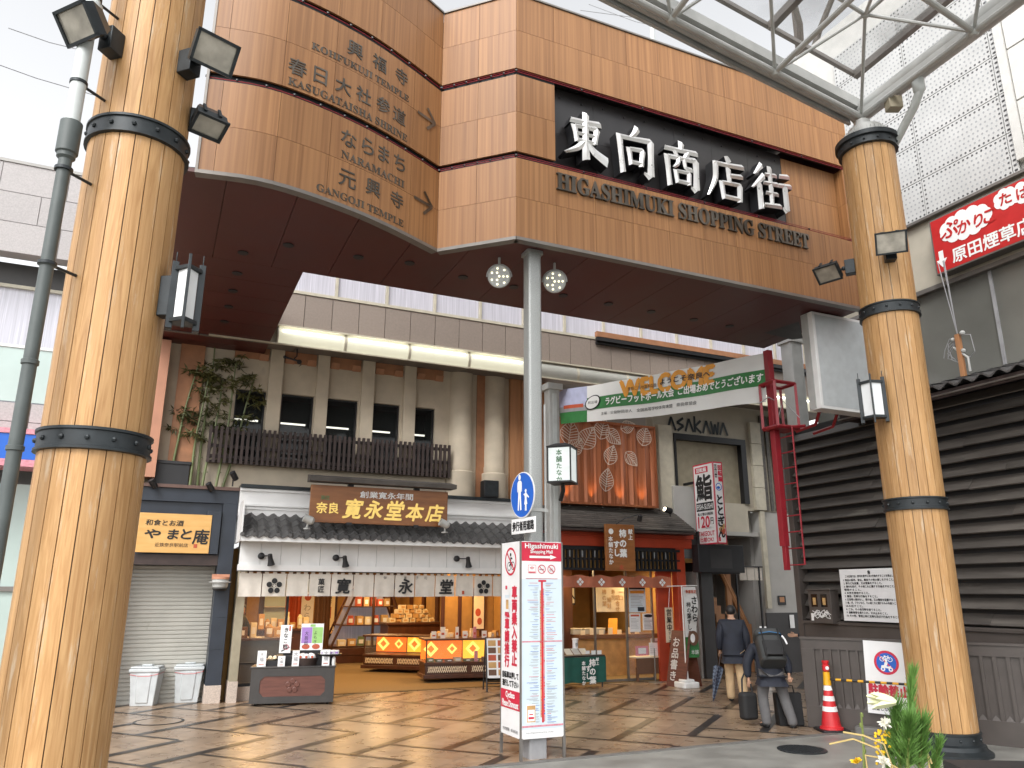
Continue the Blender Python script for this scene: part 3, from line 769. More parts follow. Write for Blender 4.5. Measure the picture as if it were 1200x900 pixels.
def wall_lantern(axis, px, label, w, h):
    g, q = on_col(axis, CR+.20, *px); fa = math.atan2(-q.y, -q.x)+math.pi/2; t = thing('wall_lantern', label, 'lantern', q, fa, 'lanterns on the timber columns')
    # local -y looks to the square; the mounting box reaches back to the column
    tc_ = Matrix.Rotation(-fa, 3, 'Z')@Vector((axis.x-q.x, axis.y-q.y, 0)).normalized()
    mb = MB(); mb.obox(tc_*.15, (.05,.05,h*.30), Matrix.Rotation(math.atan2(tc_.y, tc_.x), 3, 'Z')); mb.build('back_plate', M['iron'], t, bevel=.006)
    mb = MB(); hw = w/2
    for x in (-hw, hw): mb.box(x-.025, x+.025, -.03, .06, -h/2, h/2)
    pr = lambda k: [(-hw, .05), (-hw, -.04*k), (0, -.14*k), (hw, -.04*k), (hw, .05)]
    mb.zprism(pr(1), h*.36, h*.42); mb.zprism(pr(1), -h*.42, -h*.36)
    mb.box(-.012, .012, -.165, -.135, -h*.55, h*.55)
    for x in (-hw, hw): mb.tube([(x, .0, h/2), (x, .0, h/2+.09)], .006, 6)
    mb.build('frame', M['iron'], t, bevel=.004)
    mb = MB(); mb.zprism([(-hw+.028,.04),(-hw+.028,-.03),(0,-.125),(hw-.028,-.03),(hw-.028,.04)], -h*.36, h*.36)
    mb.build('shade', M['lantern_off'], t, smooth=False)
    return t
wall_lantern(LC, (218, 348), 'large black framed white lantern on the left timber column', .20, .56)
wall_lantern(RC, (1023, 469), 'small black framed white lantern on the right timber column', .30, .62)

# drain pipe beside the left column
def pipe_at(px, py, dist): d = ray(px, py); k = dist/math.hypot(d.x, d.y); return EYEV+d*k
pp = pipe_at(50, 340, 6.2); t = thing('drain_pipe', 'tall pipe beside the left column, pale grey above and dark green below', 'pipe', (pp.x, pp.y, 0))
dpp = math.hypot(pp.x, pp.y); zj = zof(77, 165, dpp)
mb = MB(); mb.tube([(0,0,0), (0,0,zj)], .047, 20)
for z in (zof(38,425,dpp)-1.6, zof(38,425,dpp), zof(60,310,dpp), zof(13,525,dpp)): mb.lathe([(.05,z-.02),(.057,z-.015),(.057,z+.015),(.05,z+.02)], 20)
mb.build('lower_pipe', M['pipe_dark'], t)
mb = MB(); mb.lathe([(.046,zj-.16),(.065,zj-.14),(.065,zj-.11),(.078,zj-.10),(.078,zj+.16),(.055,zj+.165)], 24); mb.build('joint_sleeve', M['pipe_dark'], t)
mb = MB(); mb.tube([(0,0,zj+.1), (0,0,TOPZ+.1)], .056, 20); mb.lathe([(.06,TOPZ-2.15),(.078,TOPZ-2.13),(.078,TOPZ-1.98),(.06,TOPZ-1.96)], 20); mb.build('upper_pipe', M['pipe_light'], t)
mb = MB(); toc = (LC-Vector((pp.x, pp.y, 0))).normalized()
for z in (zof(60,310,dpp), zof(80,200,dpp), zof(100,100,dpp), zof(112,0,dpp)):
    mb.tube([Vector((0,0,z)), toc*.46+Vector((0,0,z))], .012, 6); mb.lathe([(.048,z-.014),(.064,z-.012),(.064,z+.012),(.048,z+.014)], 20)
mb.build('bracket', M['iron'], t)

# =================================================================== glass canopy over the square
CZ = 9.02
K0 = Vector((RC.x-.03, RC.y, CZ)); da = (G(745, 0, CZ)-K0); da.z = 0; da.normalize()
db = G(1190, 0, CZ)-K0; db.z = 0; db.normalize()
can = thing('glass_canopy', 'grey steel space frame canopy with blotchy glass panes above the right column', 'canopy', K0)
bay = 1.98; na, nbb = 5, 5
def kp(i, k, z=0.0): return da*(bay*i)+db*(bay*k)+Vector((0, 0, z))
mb = MB()
for k in range(nbb+1):
    for i in range(na):
        if k == 0: mb.tube([kp(i,k), kp(i+1,k)], .045, 10)
for i in range(na+1):
    for k in range(nbb):
        if i == 0: mb.tube([kp(i,k), kp(i,k+1)], .045, 10)
for k in range(1, nbb):
    mb.tube([kp(.0,k,.0), kp(na,k,.0)], .04, 10)
for i in range(1, na):
    mb.tube([kp(i,0,.0), kp(i,nbb,.0)], .04, 10)
mb.build('chord_tube', M['steel_white'], can)
mb = MB(); hz = .62
for i in range(na):
    for k in range(nbb):
        c = kp(i+.5, k+.5, hz)
        mb = MB()
        for di, dk in ((0,0),(1,0),(0,1),(1,1)): mb.tube([kp(i+di, k+dk), c], .024, 8)
        mb.build('strut_group', M['steel_white'], can)
for i in range(na):
    for k in range(nbb):
        mb = MB()
        if i < na-1: mb.tube([kp(i+.5,k+.5,hz), kp(i+1.5,k+.5,hz)], .03, 8)
        if k < nbb-1: mb.tube([kp(i+.5,k+.5,hz), kp(i+.5,k+1.5,hz)], .03, 8)
        if mb.v: mb.build('upper_chord', M['steel_white'], can)
for i in range(na+1):
    for k in range(nbb+1): mb = MB(); mb.ball((0,0,0), .075, 10); mb.build('node', M['steel_white'], can, loc=kp(i,k))
for i in range(na):
    for k in range(nbb): mb = MB(); mb.ball((0,0,0), .06, 10); mb.build('node', M['steel_white'], can, loc=kp(i+.5,k+.5,hz))
mb = MB()
for w_, z_ in ((-.10,.04),(-.18,.12),(-.26,.20)):                # stepped edge gutters
    mb.tube([kp(-.05,0,z_)+db*w_*1.0, kp(na,0,z_)+db*w_*1.0], .042, 6)
out_a = -db; out_b = -da
def slab(mb, p, q, n, w, z0, z1):
    a = [p, q, q+n*w, p+n*w]; v = [x+Vector((0,0,z)) for z in (z0, z1) for x in a]
    mb.add(v, [(0,3,2,1),(4,5,6,7),(0,1,5,4),(1,2,6,5),(2,3,7,6),(3,0,4,7)])
slab(mb, kp(-.06,0)+out_a*.06, kp(na,0)+out_a*.06, out_a, .26, .24, .40)
slab(mb, kp(-.06,0)+out_a*.30, kp(na,0)+out_a*.30, out_a, .05, .10, .46)
slab(mb, kp(0,-.06)+out_b*.05, kp(0,nbb)+out_b*.05, out_b, .10, .10, .22)
mb.tube([kp(0,-.12,.22)+out_b*.20, kp(0,nbb,.22)+out_b*.20], .155, 18)
mb.build('edge_gutter', M['steel_white'], can)
mb = MB()
for i in range(na+1):
    q = kp(i, 0, .72); slab(mb, q-da*.03, q-da*.03+db*bay*nbb, da, .10, -.04, .08)
for k in range(nbb+1):
    q = kp(0, k, .722); slab(mb, q-db*.03, q-db*.03+da*bay*na, db, .06, .0, .066)
mb.build('glazing_bar', M['alu'], can)
for i in range(na):
    for k in range(nbb):
        mb = MB(); a = [kp(i+.02,k+.02,.76), kp(i+.98,k+.02,.76), kp(i+.98,k+.98,.76), kp(i+.02,k+.98,.76)]
        mb.quad(*a); o = mb.build('glass_pane', M['roof_glass'], can, smooth=False)
mb = MB(); q = Vector((0,0,-.12)); mb.lathe([(.12,-.28),(.12,-.10),(.05,-.05),(.05,.02)], 16); mb.build('support_stub', M['steel_white'], can)
mb = MB(); q = da*-.10+db*.55; mb.box(q.x-.10, q.x+.10, q.y-.08, q.y+.08, -.20, .0); mb.build('junction_box', M['tan'], can, bevel=.008)
# rain pipe from the gutter down behind the column
gb = min((k_*.02 for k_ in range(5, 120)), key=lambda s_: abs(math.atan2(*(kp(0, s_, .1)+out_b*.2+K0).to_2d())-math.atan2(*ray(1075, 97).to_2d())))
p0 = kp(0, gb, .10)+out_b*.20+K0
pe = Vector((RC.x+.22, RC.y+.38, p0.z-1.05))-p0
t = thing('gutter_downpipe', 'pale grey rain pipe running from the canopy gutter behind the right column', 'pipe', p0)
mb = MB(); mb.tube([Vector((0,0,0)), Vector((0,0,-.22)), pe*.12+Vector((0,0,-.25)), pe, pe+Vector((0,0,-1.6))], .062, 14); mb.build('pipe', M['pipe_light'], t)
mb = MB(); mb.lathe([(.085,-.02),(.085,-.20),(.06,-.24)], 16); mb.build('collar', M['pipe_light'], t)

# =================================================================== round lamps under the gate
for px, py, lab in ((585,324,'round grey floodlight with many bulbs hanging left of the steel post'), (650,330,'round grey floodlight with many bulbs hanging right of the steel post')):
    c = G(px, py, 6.26); d = (EYEV-c); d.z *= .75; d.normalize(); Mx = rot_to(d)
    t = thing('round_floodlight', lab, 'floodlight', c, 0, 'round floodlights under the gate'); r = .165
    X = Matrix.Rotation(math.pi/2, 3, 'X')
    mb = MB(); mb.lathe([(r*.55,-.14),(r*.9,-.08),(r,-.03),(r,.02),(r*.93,.03),(r*.90,.02)], 28, M=Mx@X); mb.build('housing', M['steel_white'], t)
    mb = MB(); mb.lathe([(.001,.014),(r*.90,.015)], 28, M=Mx@X); face = mb.build('lens', M['lens'], t)
    mb = MB()
    for k in range(11):
        rr, a = (0, 0) if k == 0 else (r*.36, k*2*math.pi/3) if k < 4 else (r*.70, k*2*math.pi/7)
        mb.lathe([(.016,.018),(.016,.024),(.006,.028)], 8, o=Mx@Vector((rr*math.cos(a), -.0, rr*math.sin(a))), M=Mx@X)
    mb.build('bulb', M['led'], face)
    mb = MB(); mb.tube([Vector((0,0,ZB-c.z)), Vector((0,0,r+.05)), Mx@Vector((0,.10,r*.6))], .018, 8)
    a = [Mx@Vector((r*1.08*math.cos(g), .06, r*1.08*math.sin(g))) for g in [math.pi*k/10 for k in range(11)]]; mb.tube(a, .012, 6)
    mb.build('bracket', M['steel_white'], t)

# =================================================================== steel post, round sign, information box
PX, PY = .28, 10.02
t = thing('steel_post', 'square galvanised steel post rising to the underside of the gate', 'post', (PX, PY, 0), TH)
mb = MB(); mb.rbox(-.10,.10,-.10,.10, 0, ZB-.03, .035); mb.build('shaft', M['galv'], t)
mb = MB(); mb.rbox(-.125,.125,-.125,.125, ZB-.05, ZB-.002, .035); mb.build('top_plate', M['galv'], t)
mb = MB(); mb.rbox(-.115,.115,-.115,.115, 0, .34, .02); mb.build('base_shoe', M['grey_print'], t)
mb = MB(); zc_ = zof(636, 597, 9.9); mb.tube([(.10,-.03,0.3),(.16,-.03,0.5),(.16,-.03,zof(640,475,10.1))], .016, 8)
mb.box(-.115,.115,-.115,.115,zc_-.02,zc_+.02); mb.box(.09,.19,-.05,-.01,zc_-.02,zc_+.02); mb.build('conduit', M['steel_white'], t)
# second post further back carrying the lantern sign
p2 = D(648, 600, 14.6); t = thing('arcade_post', 'grey steel arcade post with flat cap behind the lantern sign', 'post', (p2.x, p2.y, 0), TH)
zt = zof(648, 457, 14.6); mb = MB(); mb.rbox(-.115,.115,-.115,.115, 0, zt, .03); mb.build('shaft', M['steel_white'], t)
mb = MB(); mb.rbox(-.17,.17,-.17,.17, zt-.02, zt+.10, .03); mb.build('cap', M['steel_white'], t)
mb = MB(); mb.box(-.04,.04,-.135,-.115, 2.2, zt-.1); mb.build('side_channel', M['pipe_light'], t)

# round pedestrian sign
sa = RAD(-60)
c = D(612.5, 580, 9.72); zc_ = zof(612.5, 580, 9.72)
t = thing('pedestrian_sign', 'round blue sign with white adult and child figures on the steel post', 'road sign', (c.x, c.y, zc_), sa)
r = .29
mb = MB(); X = Matrix.Rotation(math.pi/2, 3, 'X'); mb.lathe([(r,-.006),(r,.006)], 40, M=X); mb.build('plate', M['sign_white'], t, smooth=False)
mb = MB(); mb.disc(0, 0, r*.955, -.009, n=40); face = mb.build('blue_field', M['blue_print'], t, smooth=False)
mb = MB(); s_ = r/50
def figure(ox, oz, k):
    P = lambda pts: [(ox+x*k*s_, oz+z*k*s_) for x, z in pts]
    mb.disc(ox, oz+35*k*s_, 5.2*k*s_, -.0115, rz=6.2*k*s_, n=16)
    mb.poly(P([(-4,28),(4,28),(9,24),(10,4),(7.5,3),(6.5,16),(5.5,-2),(8,-36),(3,-37),(0,-8),(-3,-37),(-8,-36),(-5.5,-2),(-6.5,16),(-7.5,3),(-10,4),(-9,24)]), -.0112)
figure(-10*s_, 4*s_, 1.0)
k_ = .62; ox, oz = 16*s_, -13*s_
mb.disc(ox, oz+33*k_*s_, 6*k_*s_, -.0115, n=16)
mb.poly([(ox+x*k_*s_, oz+z*k_*s_) for x, z in [(-4,27),(4,27),(8,22),(22,10),(20,6),(7,13),(6,4),(11,-14),(5,-14),(6,-36),(1,-36),(0,-16),(-1,-36),(-6,-36),(-5,-14),(-11,-14),(-6,4),(-7,13),(-14,24),(-17,22),(-8,24)]], -.0112)
mb.build('figures', M['white_ink'], face, smooth=False)
mb = MB(); mb.tube([(0,.02,0),(.02,.14,0)], .014, 8); mb.box(-.02,.02,.004,.03,-.12,.12); mb.build('bracket', M['iron'], t)
c2 = D(613.5, 616, 9.72); z2 = zof(613.5, 616, 9.72)
t = thing('supplementary_plate', 'small white plate with black characters below the round blue sign', 'sign', (c2.x, c2.y, z2), sa)
mb = MB(); mb.box(-.29,.29,-.006,.006,-.095,.095); mb.build('plate', M['sign_white'], t, bevel=.003)
mb = MB(); mb.text('歩行者用道路', 0, 0, .115, y=-.009, w=.52, bold=.005); mb.build('lettering', M['ink'], t, smooth=False)

# information box around the post
q0 = G(610, 893); ba = TH
ex2 = Vector((math.cos(ba), math.sin(ba), 0)); ny2 = Vector((-ex2.y, ex2.x, 0)); S = .585
bc = q0+ex2*S/2+ny2*S/2
d0 = math.hypot(q0.x, q0.y); bz0, bz1 = zof(610, 867, d0), zof(613.5, 634, d0)
t = thing('information_box', 'tall white four sided street map box with red heading standing round the steel post', 'information sign', (bc.x, bc.y, 0), ba)
h = S/2
mb = MB()
for a0 in range(4):
    Mr = Matrix.Rotation(RAD(90*a0), 3, 'Z'); b_ = MB().box(-h+.004, h-.004, -h, -h+.012, bz0, bz1); mb.add([Mr@Vector(v) for v in b_.v], b_.f)
mb.build('panel', M['sign_white'], t, smooth=False)
mb = MB()
for sx in (-1, 1):
    for sy in (-1, 1): mb.box(sx*(h-.008)-.016, sx*(h-.008)+.016, sy*(h-.008)-.016, sy*(h-.008)+.016, 0, bz0+.01); mb.box(sx*(h-.004)-.010, sx*(h-.004)+.010, sy*(h-.004)-.010, sy*(h-.004)+.010, bz0+.01, bz1)
mb.build('frame', M['alu'], t)
HB = bz1-bz0
def zf(k): return bz1-HB*k                                    # height from the top as a fraction
ft = MB()                                                       # street map face, looks along local -y
y = -h-.002
ft.rect(-h+.006, h-.006, zf(.105), zf(.004), y, 0)
ft.rect(-h+.02, h-.02, zf(.955), zf(.20), y, 1)
ft.text('Higashimuki', 0, zf(.028), .075, y=y-.002, w=.46, mi=2, bold=.003); ft.text('Shopping Mall', 0, zf(.057), .05, y=y-.002, w=.31, mi=2, bold=.002)
ft.bar(-.17, zf(.083), .13, zf(.083), .028, y-.002, 2); ft.poly([(.12,zf(.070)),(.21,zf(.083)),(.12,zf(.096))], y-.002, 2)
for i, cx in enumerate((-.135, .0, .135)):
    z = zf(.148)
    if i == 0:
        ft.rect(cx-.055, cx+.055, z-.05, z+.05, y-.001, 0); ft.rect(cx-.050, cx+.050, z-.045, z+.045, y-.002, 2)
        for k, rr in enumerate((.018, .030, .042)):
            pts = [(cx+rr*math.cos(a), z-.015+rr*math.sin(a)) for a in [RAD(40+100*j_/8) for j_ in range(9)]]
            for (xa, za), (xb, zb2_) in zip(pts, pts[1:]): ft.bar(xa, za, xb, zb2_, .006, y-.003, 0)
        ft.rect(cx-.045, cx+.045, z-.043, z-.03, y-.003, 0)
    else:
        ft.disc(cx, z, .055, y-.002, 0, rin=.046)
        if i == 1: ft.bar(cx-.035, z-.004, cx+.03, z-.004, .014, y-.0015, 3)
        else: ft.disc(cx-.016, z-.012, .013, y-.0015, 3, rin=.009); ft.disc(cx+.016, z-.012, .013, y-.0015, 3, rin=.009); ft.bar(cx-.014, z-.01, cx+.016, z+.014, .006, y-.0015, 3)
        ft.bar(cx-.036, z+.036, cx+.036, z-.036, .009, y-.0025, 0)
ft.rect(-.012, .014, zf(.925), zf(.215), y-.002, 4); ft.rect(-.030, -.014, zf(.90), zf(.26), y-.002, 5); ft.rect(.016, .030, zf(.92), zf(.25), y-.002, 6)
ft.rect(-.05, .06, zf(.215), zf(.205), y-.003, 0)
for i in range(5): ft.rect(-.22+.0, .22, zf(.20+.0001), zf(.1965), y-.002, 6)
ft.rect(-h+.02, h-.02, zf(.527), zf(.520), y-.002, 6); ft.rect(-h+.02, h-.02, zf(.945), zf(.936), y-.002, 6)
rnd = random.Random(5)
for side in (-1, 1):
    z = .222
    while z < .925:
        if abs(z-.523) > .012:
            l = rnd.uniform(.05, .15); xa = side*(.045+rnd.uniform(0, .02))
            ft.bar(xa, zf(z), xa+side*l, zf(z), .0042, y-.002, rnd.choice((3,3,3,7,7,0))); 
            if rnd.random() < .5: ft.bar(xa+side*.01, zf(z+.005), xa+side*l*.8, zf(z+.005), .003, y-.002, 3)
        z += rnd.uniform(.009, .016)
for k in range(46):
    ft.rect(-.028+rnd.uniform(-.004,.006), -.016, zf(.27+k*.0137), zf(.264+k*.0137), y-.003, rnd.choice((0,4,5,3)))
    ft.rect(.017, .028+rnd.uniform(-.004,.004), zf(.27+k*.0137), zf(.262+k*.0137), y-.003, rnd.choice((3,6,5,4,7)))
ft.rect(-.215, -.095, zf(.925), zf(.835), y-.002, 2); ft.rect(-.210, -.10, zf(.92), zf(.84), y-.003, 5); ft.rect(-.20, -.11, zf(.915), zf(.86), y-.004, 2)
ft.rect(-.19, -.12, zf(.905), zf(.895), y-.005, 0); ft.rect(-.18, -.13, zf(.885), zf(.88), y-.005, 4)
ft.text('https://higashimuki.jp/shop_en.php', -.04, zf(.972), .026, y=y-.002, w=.36, mi=3, res=1)
ft.build('map_print', [M['sign_crimson'], M['map_blue'], M['white_ink'], M['grey_print'], M['cone_red'], M['kraft'], M['pink_print'], M['blue_print']], t, smooth=False)
# no cycling face, built facing -y and turned to the left side
ft = MB(); y = -h-.002
z = zf(.105); ft.disc(0, z, .175, y-.001, 0, rz=.175, rin=.148); ft.disc(-.045, z-.06, .055, y-.0005, 1, rin=.045); ft.disc(.07, z-.055, .052, y-.0005, 1, rin=.042)
for a in ((-.045,-.06,.02,-.01),(.02,-.01,.07,-.055),(-.02,0,.02,-.05),(.0,.05,.01,-.01),(.0,.05,.05,.03)): ft.bar(a[0], z+a[1], a[2], z+a[3], .02, y-.0005, 1)
ft.disc(.0, z+.085, .022, y-.0005, 1); ft.bar(-.115, z+.115, .115, z-.115, .024, y-.0015, 0)
ft.vtext('車両乗入禁止', .12, zf(.235), .150, y=y-.001, pitch=1.06, bold=.009)
ft.vtext('自転車請推行', -.10, zf(.235)-.10, .138, y=y-.001, pitch=1.06, bold=.008)
ft.text('自転車は押して', 0, zf(.700), .075, y=y-.001, w=.47, mi=1, bold=.004); ft.text('通行して下さい', 0, zf(.742), .075, y=y-.001, w=.47, mi=1, bold=.004)
ft.rect(-h+.006, h-.006, zf(.868), zf(.775), y-.001, 0); ft.text('Cyclists', 0, zf(.803), .085, y=y-.002, w=.26, mi=2, bold=.004); ft.text('Please Dismount', 0, zf(.843), .075, y=y-.002, w=.47, mi=2, bold=.003)
ft.text('奈良警察署・東向商店街', 0, zf(.972), .038, y=y-.001, w=.44, mi=1, res=1)
ft.rect(-.165, -.02, zf(.375), zf(.225), y-.004, 3); ft.rect(-.15, -.09, zf(.255), zf(.235), y-.005, 0); ft.rect(-.16, -.03, zf(.30), zf(.285), y-.005, 4); ft.rect(-.13, -.05, zf(.36), zf(.31), y-.005, 5)
Mr = Matrix.Rotation(RAD(-90), 3, 'Z'); ft.v = [tuple(Mr@Vector(v)) for v in ft.v]
ft.build('no_cycling_print', [M['sign_crimson'], M['ink'], M['white_ink'], M['sign_white'], M['map_blue'], M['kraft']], t, smooth=False)
mb = MB(); mb.box(-h+.012, h-.012, -h+.012, h-.012, bz1-.02, bz1-.004); mb.build('lid', M['sign_white'], t)
# =================================================================== confectionery shop building (local x along the shop line, y into the shop)
shop = thing('confectionery_shop', 'cream building with pilasters above an open fronted sweet shop with tiled eave', 'shop building', P0, TH)
U0, U1 = -2.6, 5.72
wins = []
for x0, x1, yt, yb in ((276.8,312.5,456,500),(330.4,368.6,462,505),(383.6,420,467,508),(435.8,469,472.5,513),(484,510,477.5,517)):
    wins.append((F(x0,yt)[0], F(x1,yt)[0], F((x0+x1)/2,yt)[1]))
WB0, WB1 = 4.35, 5.78
mb = MB()
xs = [U0]
for a, b, z in wins: xs += [a, b]
xs.append(U1)
for i in range(0, len(xs), 2): mb.box(xs[i], xs[i+1], 0, .25, 3.2, 6.9)
for a, b, z in wins: mb.box(a, b, .001, .25, 3.2, WB0); mb.box(a, b, .001, .25, WB1, 6.9)
mb.build('upper_wall', M['cream'], shop, smooth=False)
pil = [(317,333,415),(372,386,424),(424,438.5,432),(473,486.5,441)]
for x0, x1, yy in pil:
    a, b = F(x0,yy)[0], F(x1,yy)[0]; mb = MB(); mb.box(a, b, -.12, 0, 4.6, 6.9); mb.build('pilaster', M['cream'], shop, bevel=.008)
band_x = [F(275,405)[0]]+[v for p in pil for v in (F(p[0],p[2])[0], F(p[1],p[2])[0])]+[F(520,448)[0]]
mb = MB()
for i in range(0, len(band_x), 2):
    mb.box(band_x[i]+.02, band_x[i+1]-.02, -.03, 0, 6.42, 6.72)
    for xx in (band_x[i]+.12, band_x[i+1]-.12): mb.xprism([(-.03,6.40),(-.09,6.52),(-.03,6.52)], xx-.09, xx+.09)
mb.build('bracket_band', M['bronze_band'], shop)
for a, b, z in wins:
    mb = MB(); 
    for q in ((a,a+.03,WB0,WB1),(b-.03,b,WB0,WB1),(a+.03,b-.03,WB1-.03,WB1),(a+.03,b-.03,WB0,WB0+.04)): mb.box(q[0],q[1],.08,.14,q[2],q[3])
    fr = mb.build('window', M['black'], shop)
    mb = MB(); mb.rect(a+.03, b-.03, WB0+.04, WB1-.03, .12); mb.build('pane', M['tint'], fr, smooth=False)
    zl_ = F(398, 501.5, -.5)[1]; mb = MB(); mb.box(a+.04, b-.06, .50, .53, zl_-.02, zl_+.012); mb.build('glow_bar', M['strip_glow'], fr)  # glowing bar added behind the pane to draw a bright line in it
mb = MB(); mb.box(wins[0][0]-.1, wins[-1][1]+.1, .9, .95, WB0-.1, WB1+.1); mb.box(wins[0][0]-.1, wins[-1][1]+.1, .25, .9, WB1+.05, WB1+.1); mb.box(wins[0][0]-.1, wins[-1][1]+.1, .25, .9, WB0-.1, WB0-.05); mb.box(wins[0][0]-.12, wins[0][0]-.07, .255, .9, WB0-.1, WB1+.1); mb.box(wins[-1][1]+.07, wins[-1][1]+.12, .255, .9, WB0-.1, WB1+.1); mb.build('dark_upper_room', M['black'], shop)
mb = MB()                                                        # slatted balcony screen
a, b = F(262,503,.22)[0]-.25, F(525.5,523,.22)[0]; k = a; i = 0
zt, zb3 = F(420,513,.22)[1], F(420,553,.22)[1]
while k < b:
    mb.box(k, k+.052, -.24, -.19, zb3, zt); k += .098
for z in (zb3+.10, (zb3+zt)/2-.05, zt-.12): mb.box(a, b, -.19, -.15, z, z+.06)
mb.box(a, b, -.15, -.02, zb3+.02, zb3+.06)
mb.build('slatted_screen', M['dark_wood'], shop)
cols_ = [(531,557.5,.25),(572,596,.25)]
for x0, x1, off in cols_:
    a, b = F(x0,500,off)[0], F(x1,500,off)[0]; r = (b-a)/2; c = (a+b)/2
    zb4 = 3.36; zj = F(545,552,off)[1]
    mb = MB(); mb.lathe([(r*1.22,zb4),(r*1.22,zj-.01),(r*1.15,zj+.01),(r*1.04,zj+.02),(r*1.04,zj+.14),(r,zj+.16),(r,6.9)], 32, o=(c,.02,0)); mb.build('half_column', M['cream'], shop)
a, b = F(558,500)[0], F(572,500)[0]; mb = MB(); mb.box(a, b, -.03, 0, 3.3, 6.9); mb.build('timber_strip', M['bronze_band'], shop)
a, b = F(596,500)[0], F(640,500)[0]; mb = MB()
mb.box(a, a+.26, -.10, .2, 3.3, 7.0); mb.box(a+.27, a+.55, -.14, .2, 3.3, 7.0); mb.box(a+.56, b, -.10, .2, 3.3, 7.0); mb.build('timber_pier', M['orange_wood'], shop)
# dark string line and moulded white band over the eave
a, b = -.13, 5.95
mb = MB(); mb.box(a, b, -.42, 0, 3.80, 3.86); mb.build('string_course', M['iron'], shop)
mb = MB(); mb.box(a, b, -.34, 0, 3.28, 3.80)
for k in (3.74, 3.46): mb.box(a, b, -.38, -.34, k, k+.04)
mb.box(a, b, -.36, -.34, 3.40, 3.43); mb.build('moulded_band', M['white_paint'], shop)
# tiled eave
za, oa = 3.30, .36
zE = F(430, 632, 1.05)[1]; oe = 1.05
rows_ = 4; tile = MB(); w = .205
for r_ in range(rows_):
    t0, t1 = r_/rows_, (r_+1.18)/rows_
    y0, y1 = -(oa+(oe-oa)*t0), -(oa+(oe-oa)*t1); z0, z1 = za+(zE-za)*t0, za+(zE-za)*t1
    u = -.10
    while u < 5.95:
        n = 7; top_ = []; 
        for k in range(n+1):
            x = u+w*1.05*k/n; hgt = .030*math.cos(2*math.pi*k/n*1.0+.6)
            top_.append((x, hgt))
        vs = [(x, y0, z0+hh+.012) for x, hh in top_]+[(x, y1, z1+hh+.034) for x, hh in top_]+[(x, y1, z1+hh+.012) for x, hh in top_]
        m_ = n+1; fs = [(k, m_+k, m_+k+1, k+1) for k in range(n)]+[(m_+k, 2*m_+k, 2*m_+k+1, m_+k+1) for k in range(n)]
        tile.add(vs, fs); 
        if r_ == rows_-1:
            X = Matrix.Rotation(math.pi/2, 3, 'X'); tile.lathe([(.038,-.0),(.038,.03)], 10, o=(u+.005, y1+.012, z1+.045), M=X)
        u += w
tile.build('tiled_eave', M['kawara'], shop)
mb = MB(); mb.add([(-.10,-oa,za-.02),(5.95,-oa,za-.02),(5.95,-oe+.02,zE-.03),(-.10,-oe+.02,zE-.03)], [(0,1,2,3)]); mb.box(-.12,5.96,-oe-.0,-oe+.10,zE-.09,zE+.005); mb.box(-.12,-.09,-oe,-.02,zE-.09,3.5)
mb.build('eave_board', M['white_paint'], shop)
# white boarding over the opening
bo = .62; zt2, zb5 = zE-.05, F(440, 664, bo)[1]
mb = MB(); k = -.06
while k < 5.85: mb.box(k+.003, k+.357, -bo, -bo+.03, zb5, zt2+.08); k += .36
mb.build('front_boarding', M['white_board'], shop, smooth=False)
mb = MB(); z7 = F(440, 670.5, bo)[1]; mb.box(-.08, 5.9, -bo-.05, -bo+.08, z7, zb5); mb.box(-.06, 5.88, -bo+.035, -bo+.06, z7, zt2); mb.box(-.10, 5.9, -bo-.02, -oe+.03 if False else -bo, zt2, zt2+.03)
mb.build('lintel_trim', M['white_paint'], shop)
# corner post and stone base
pl0, pl1 = F(263,740,.25)[0], F(279,740,.25)[0]
mb = MB(); mb.box(-.02, .13, -.30, .2, .36, 3.25); mb.build('corner_post', M['tan'], shop, bevel=.006)
mb = MB(); mb.box(-.03, .14, -.31, .2, 0, .36); mb.box(.14, .95, -.05, .12, 0, .24); mb.build('stone_base', M['granite'], shop, bevel=.006)
mb = MB(); mb.box(.14, .95, -.02, .03, .24, .30); mb.box(.14,.95,-.02,.03,.62,.65); mb.box(.92, .96, -.03, .04, .24, 2.2); mb.build('glazing_frame', M['black'], shop)
mb = MB(); mb.rect(.14, .92, .30, 2.2, .005); mb.build('side_glass', M['clear'], shop, smooth=False)
# the shop room
DP = 10.0
mb = MB(); mb.box(.0, 6.2, .12, DP, .0, .02); mb.build('shop_floor', M['shop_floor'], shop)
mb = MB(); mb.box(0, 6.2, .05, DP, 2.65, 2.75); mb.build('ceiling', M['cream'], shop)
mb = MB(); mb.box(-.1, .0, .2, DP, 0, 2.7); mb.box(6.1, 6.2, .2, DP, 0, 2.7); mb.box(-.1, 6.2, DP, DP+.1, 0, 2.7)
mb.build('inner_wall', M['shop_wall'], shop, smooth=False)
mb = MB()
for k in range(13):
    x = .25+k*.46; wd = .16 if k % 2 else .09
    mb.box(x, x+wd, DP-.06, DP-.001, .02, 2.65)
for k in range(7): mb.box(6.04, 6.099, 1.0+k*1.25, 1.25+k*1.25, .02, 2.65)
mb.box(.1, 6.1, DP-.05, DP-.002, 2.0, 2.2)
mb.build('inner_post', M['shop_wood'], shop)
for x in (1.2, 3.1, 5.0):
    for y in (1.2, 4.2, 7.6): lamp('shop_lamp', (x, y, 2.55), 20, .4, (1,.60,.24), parent=shop)
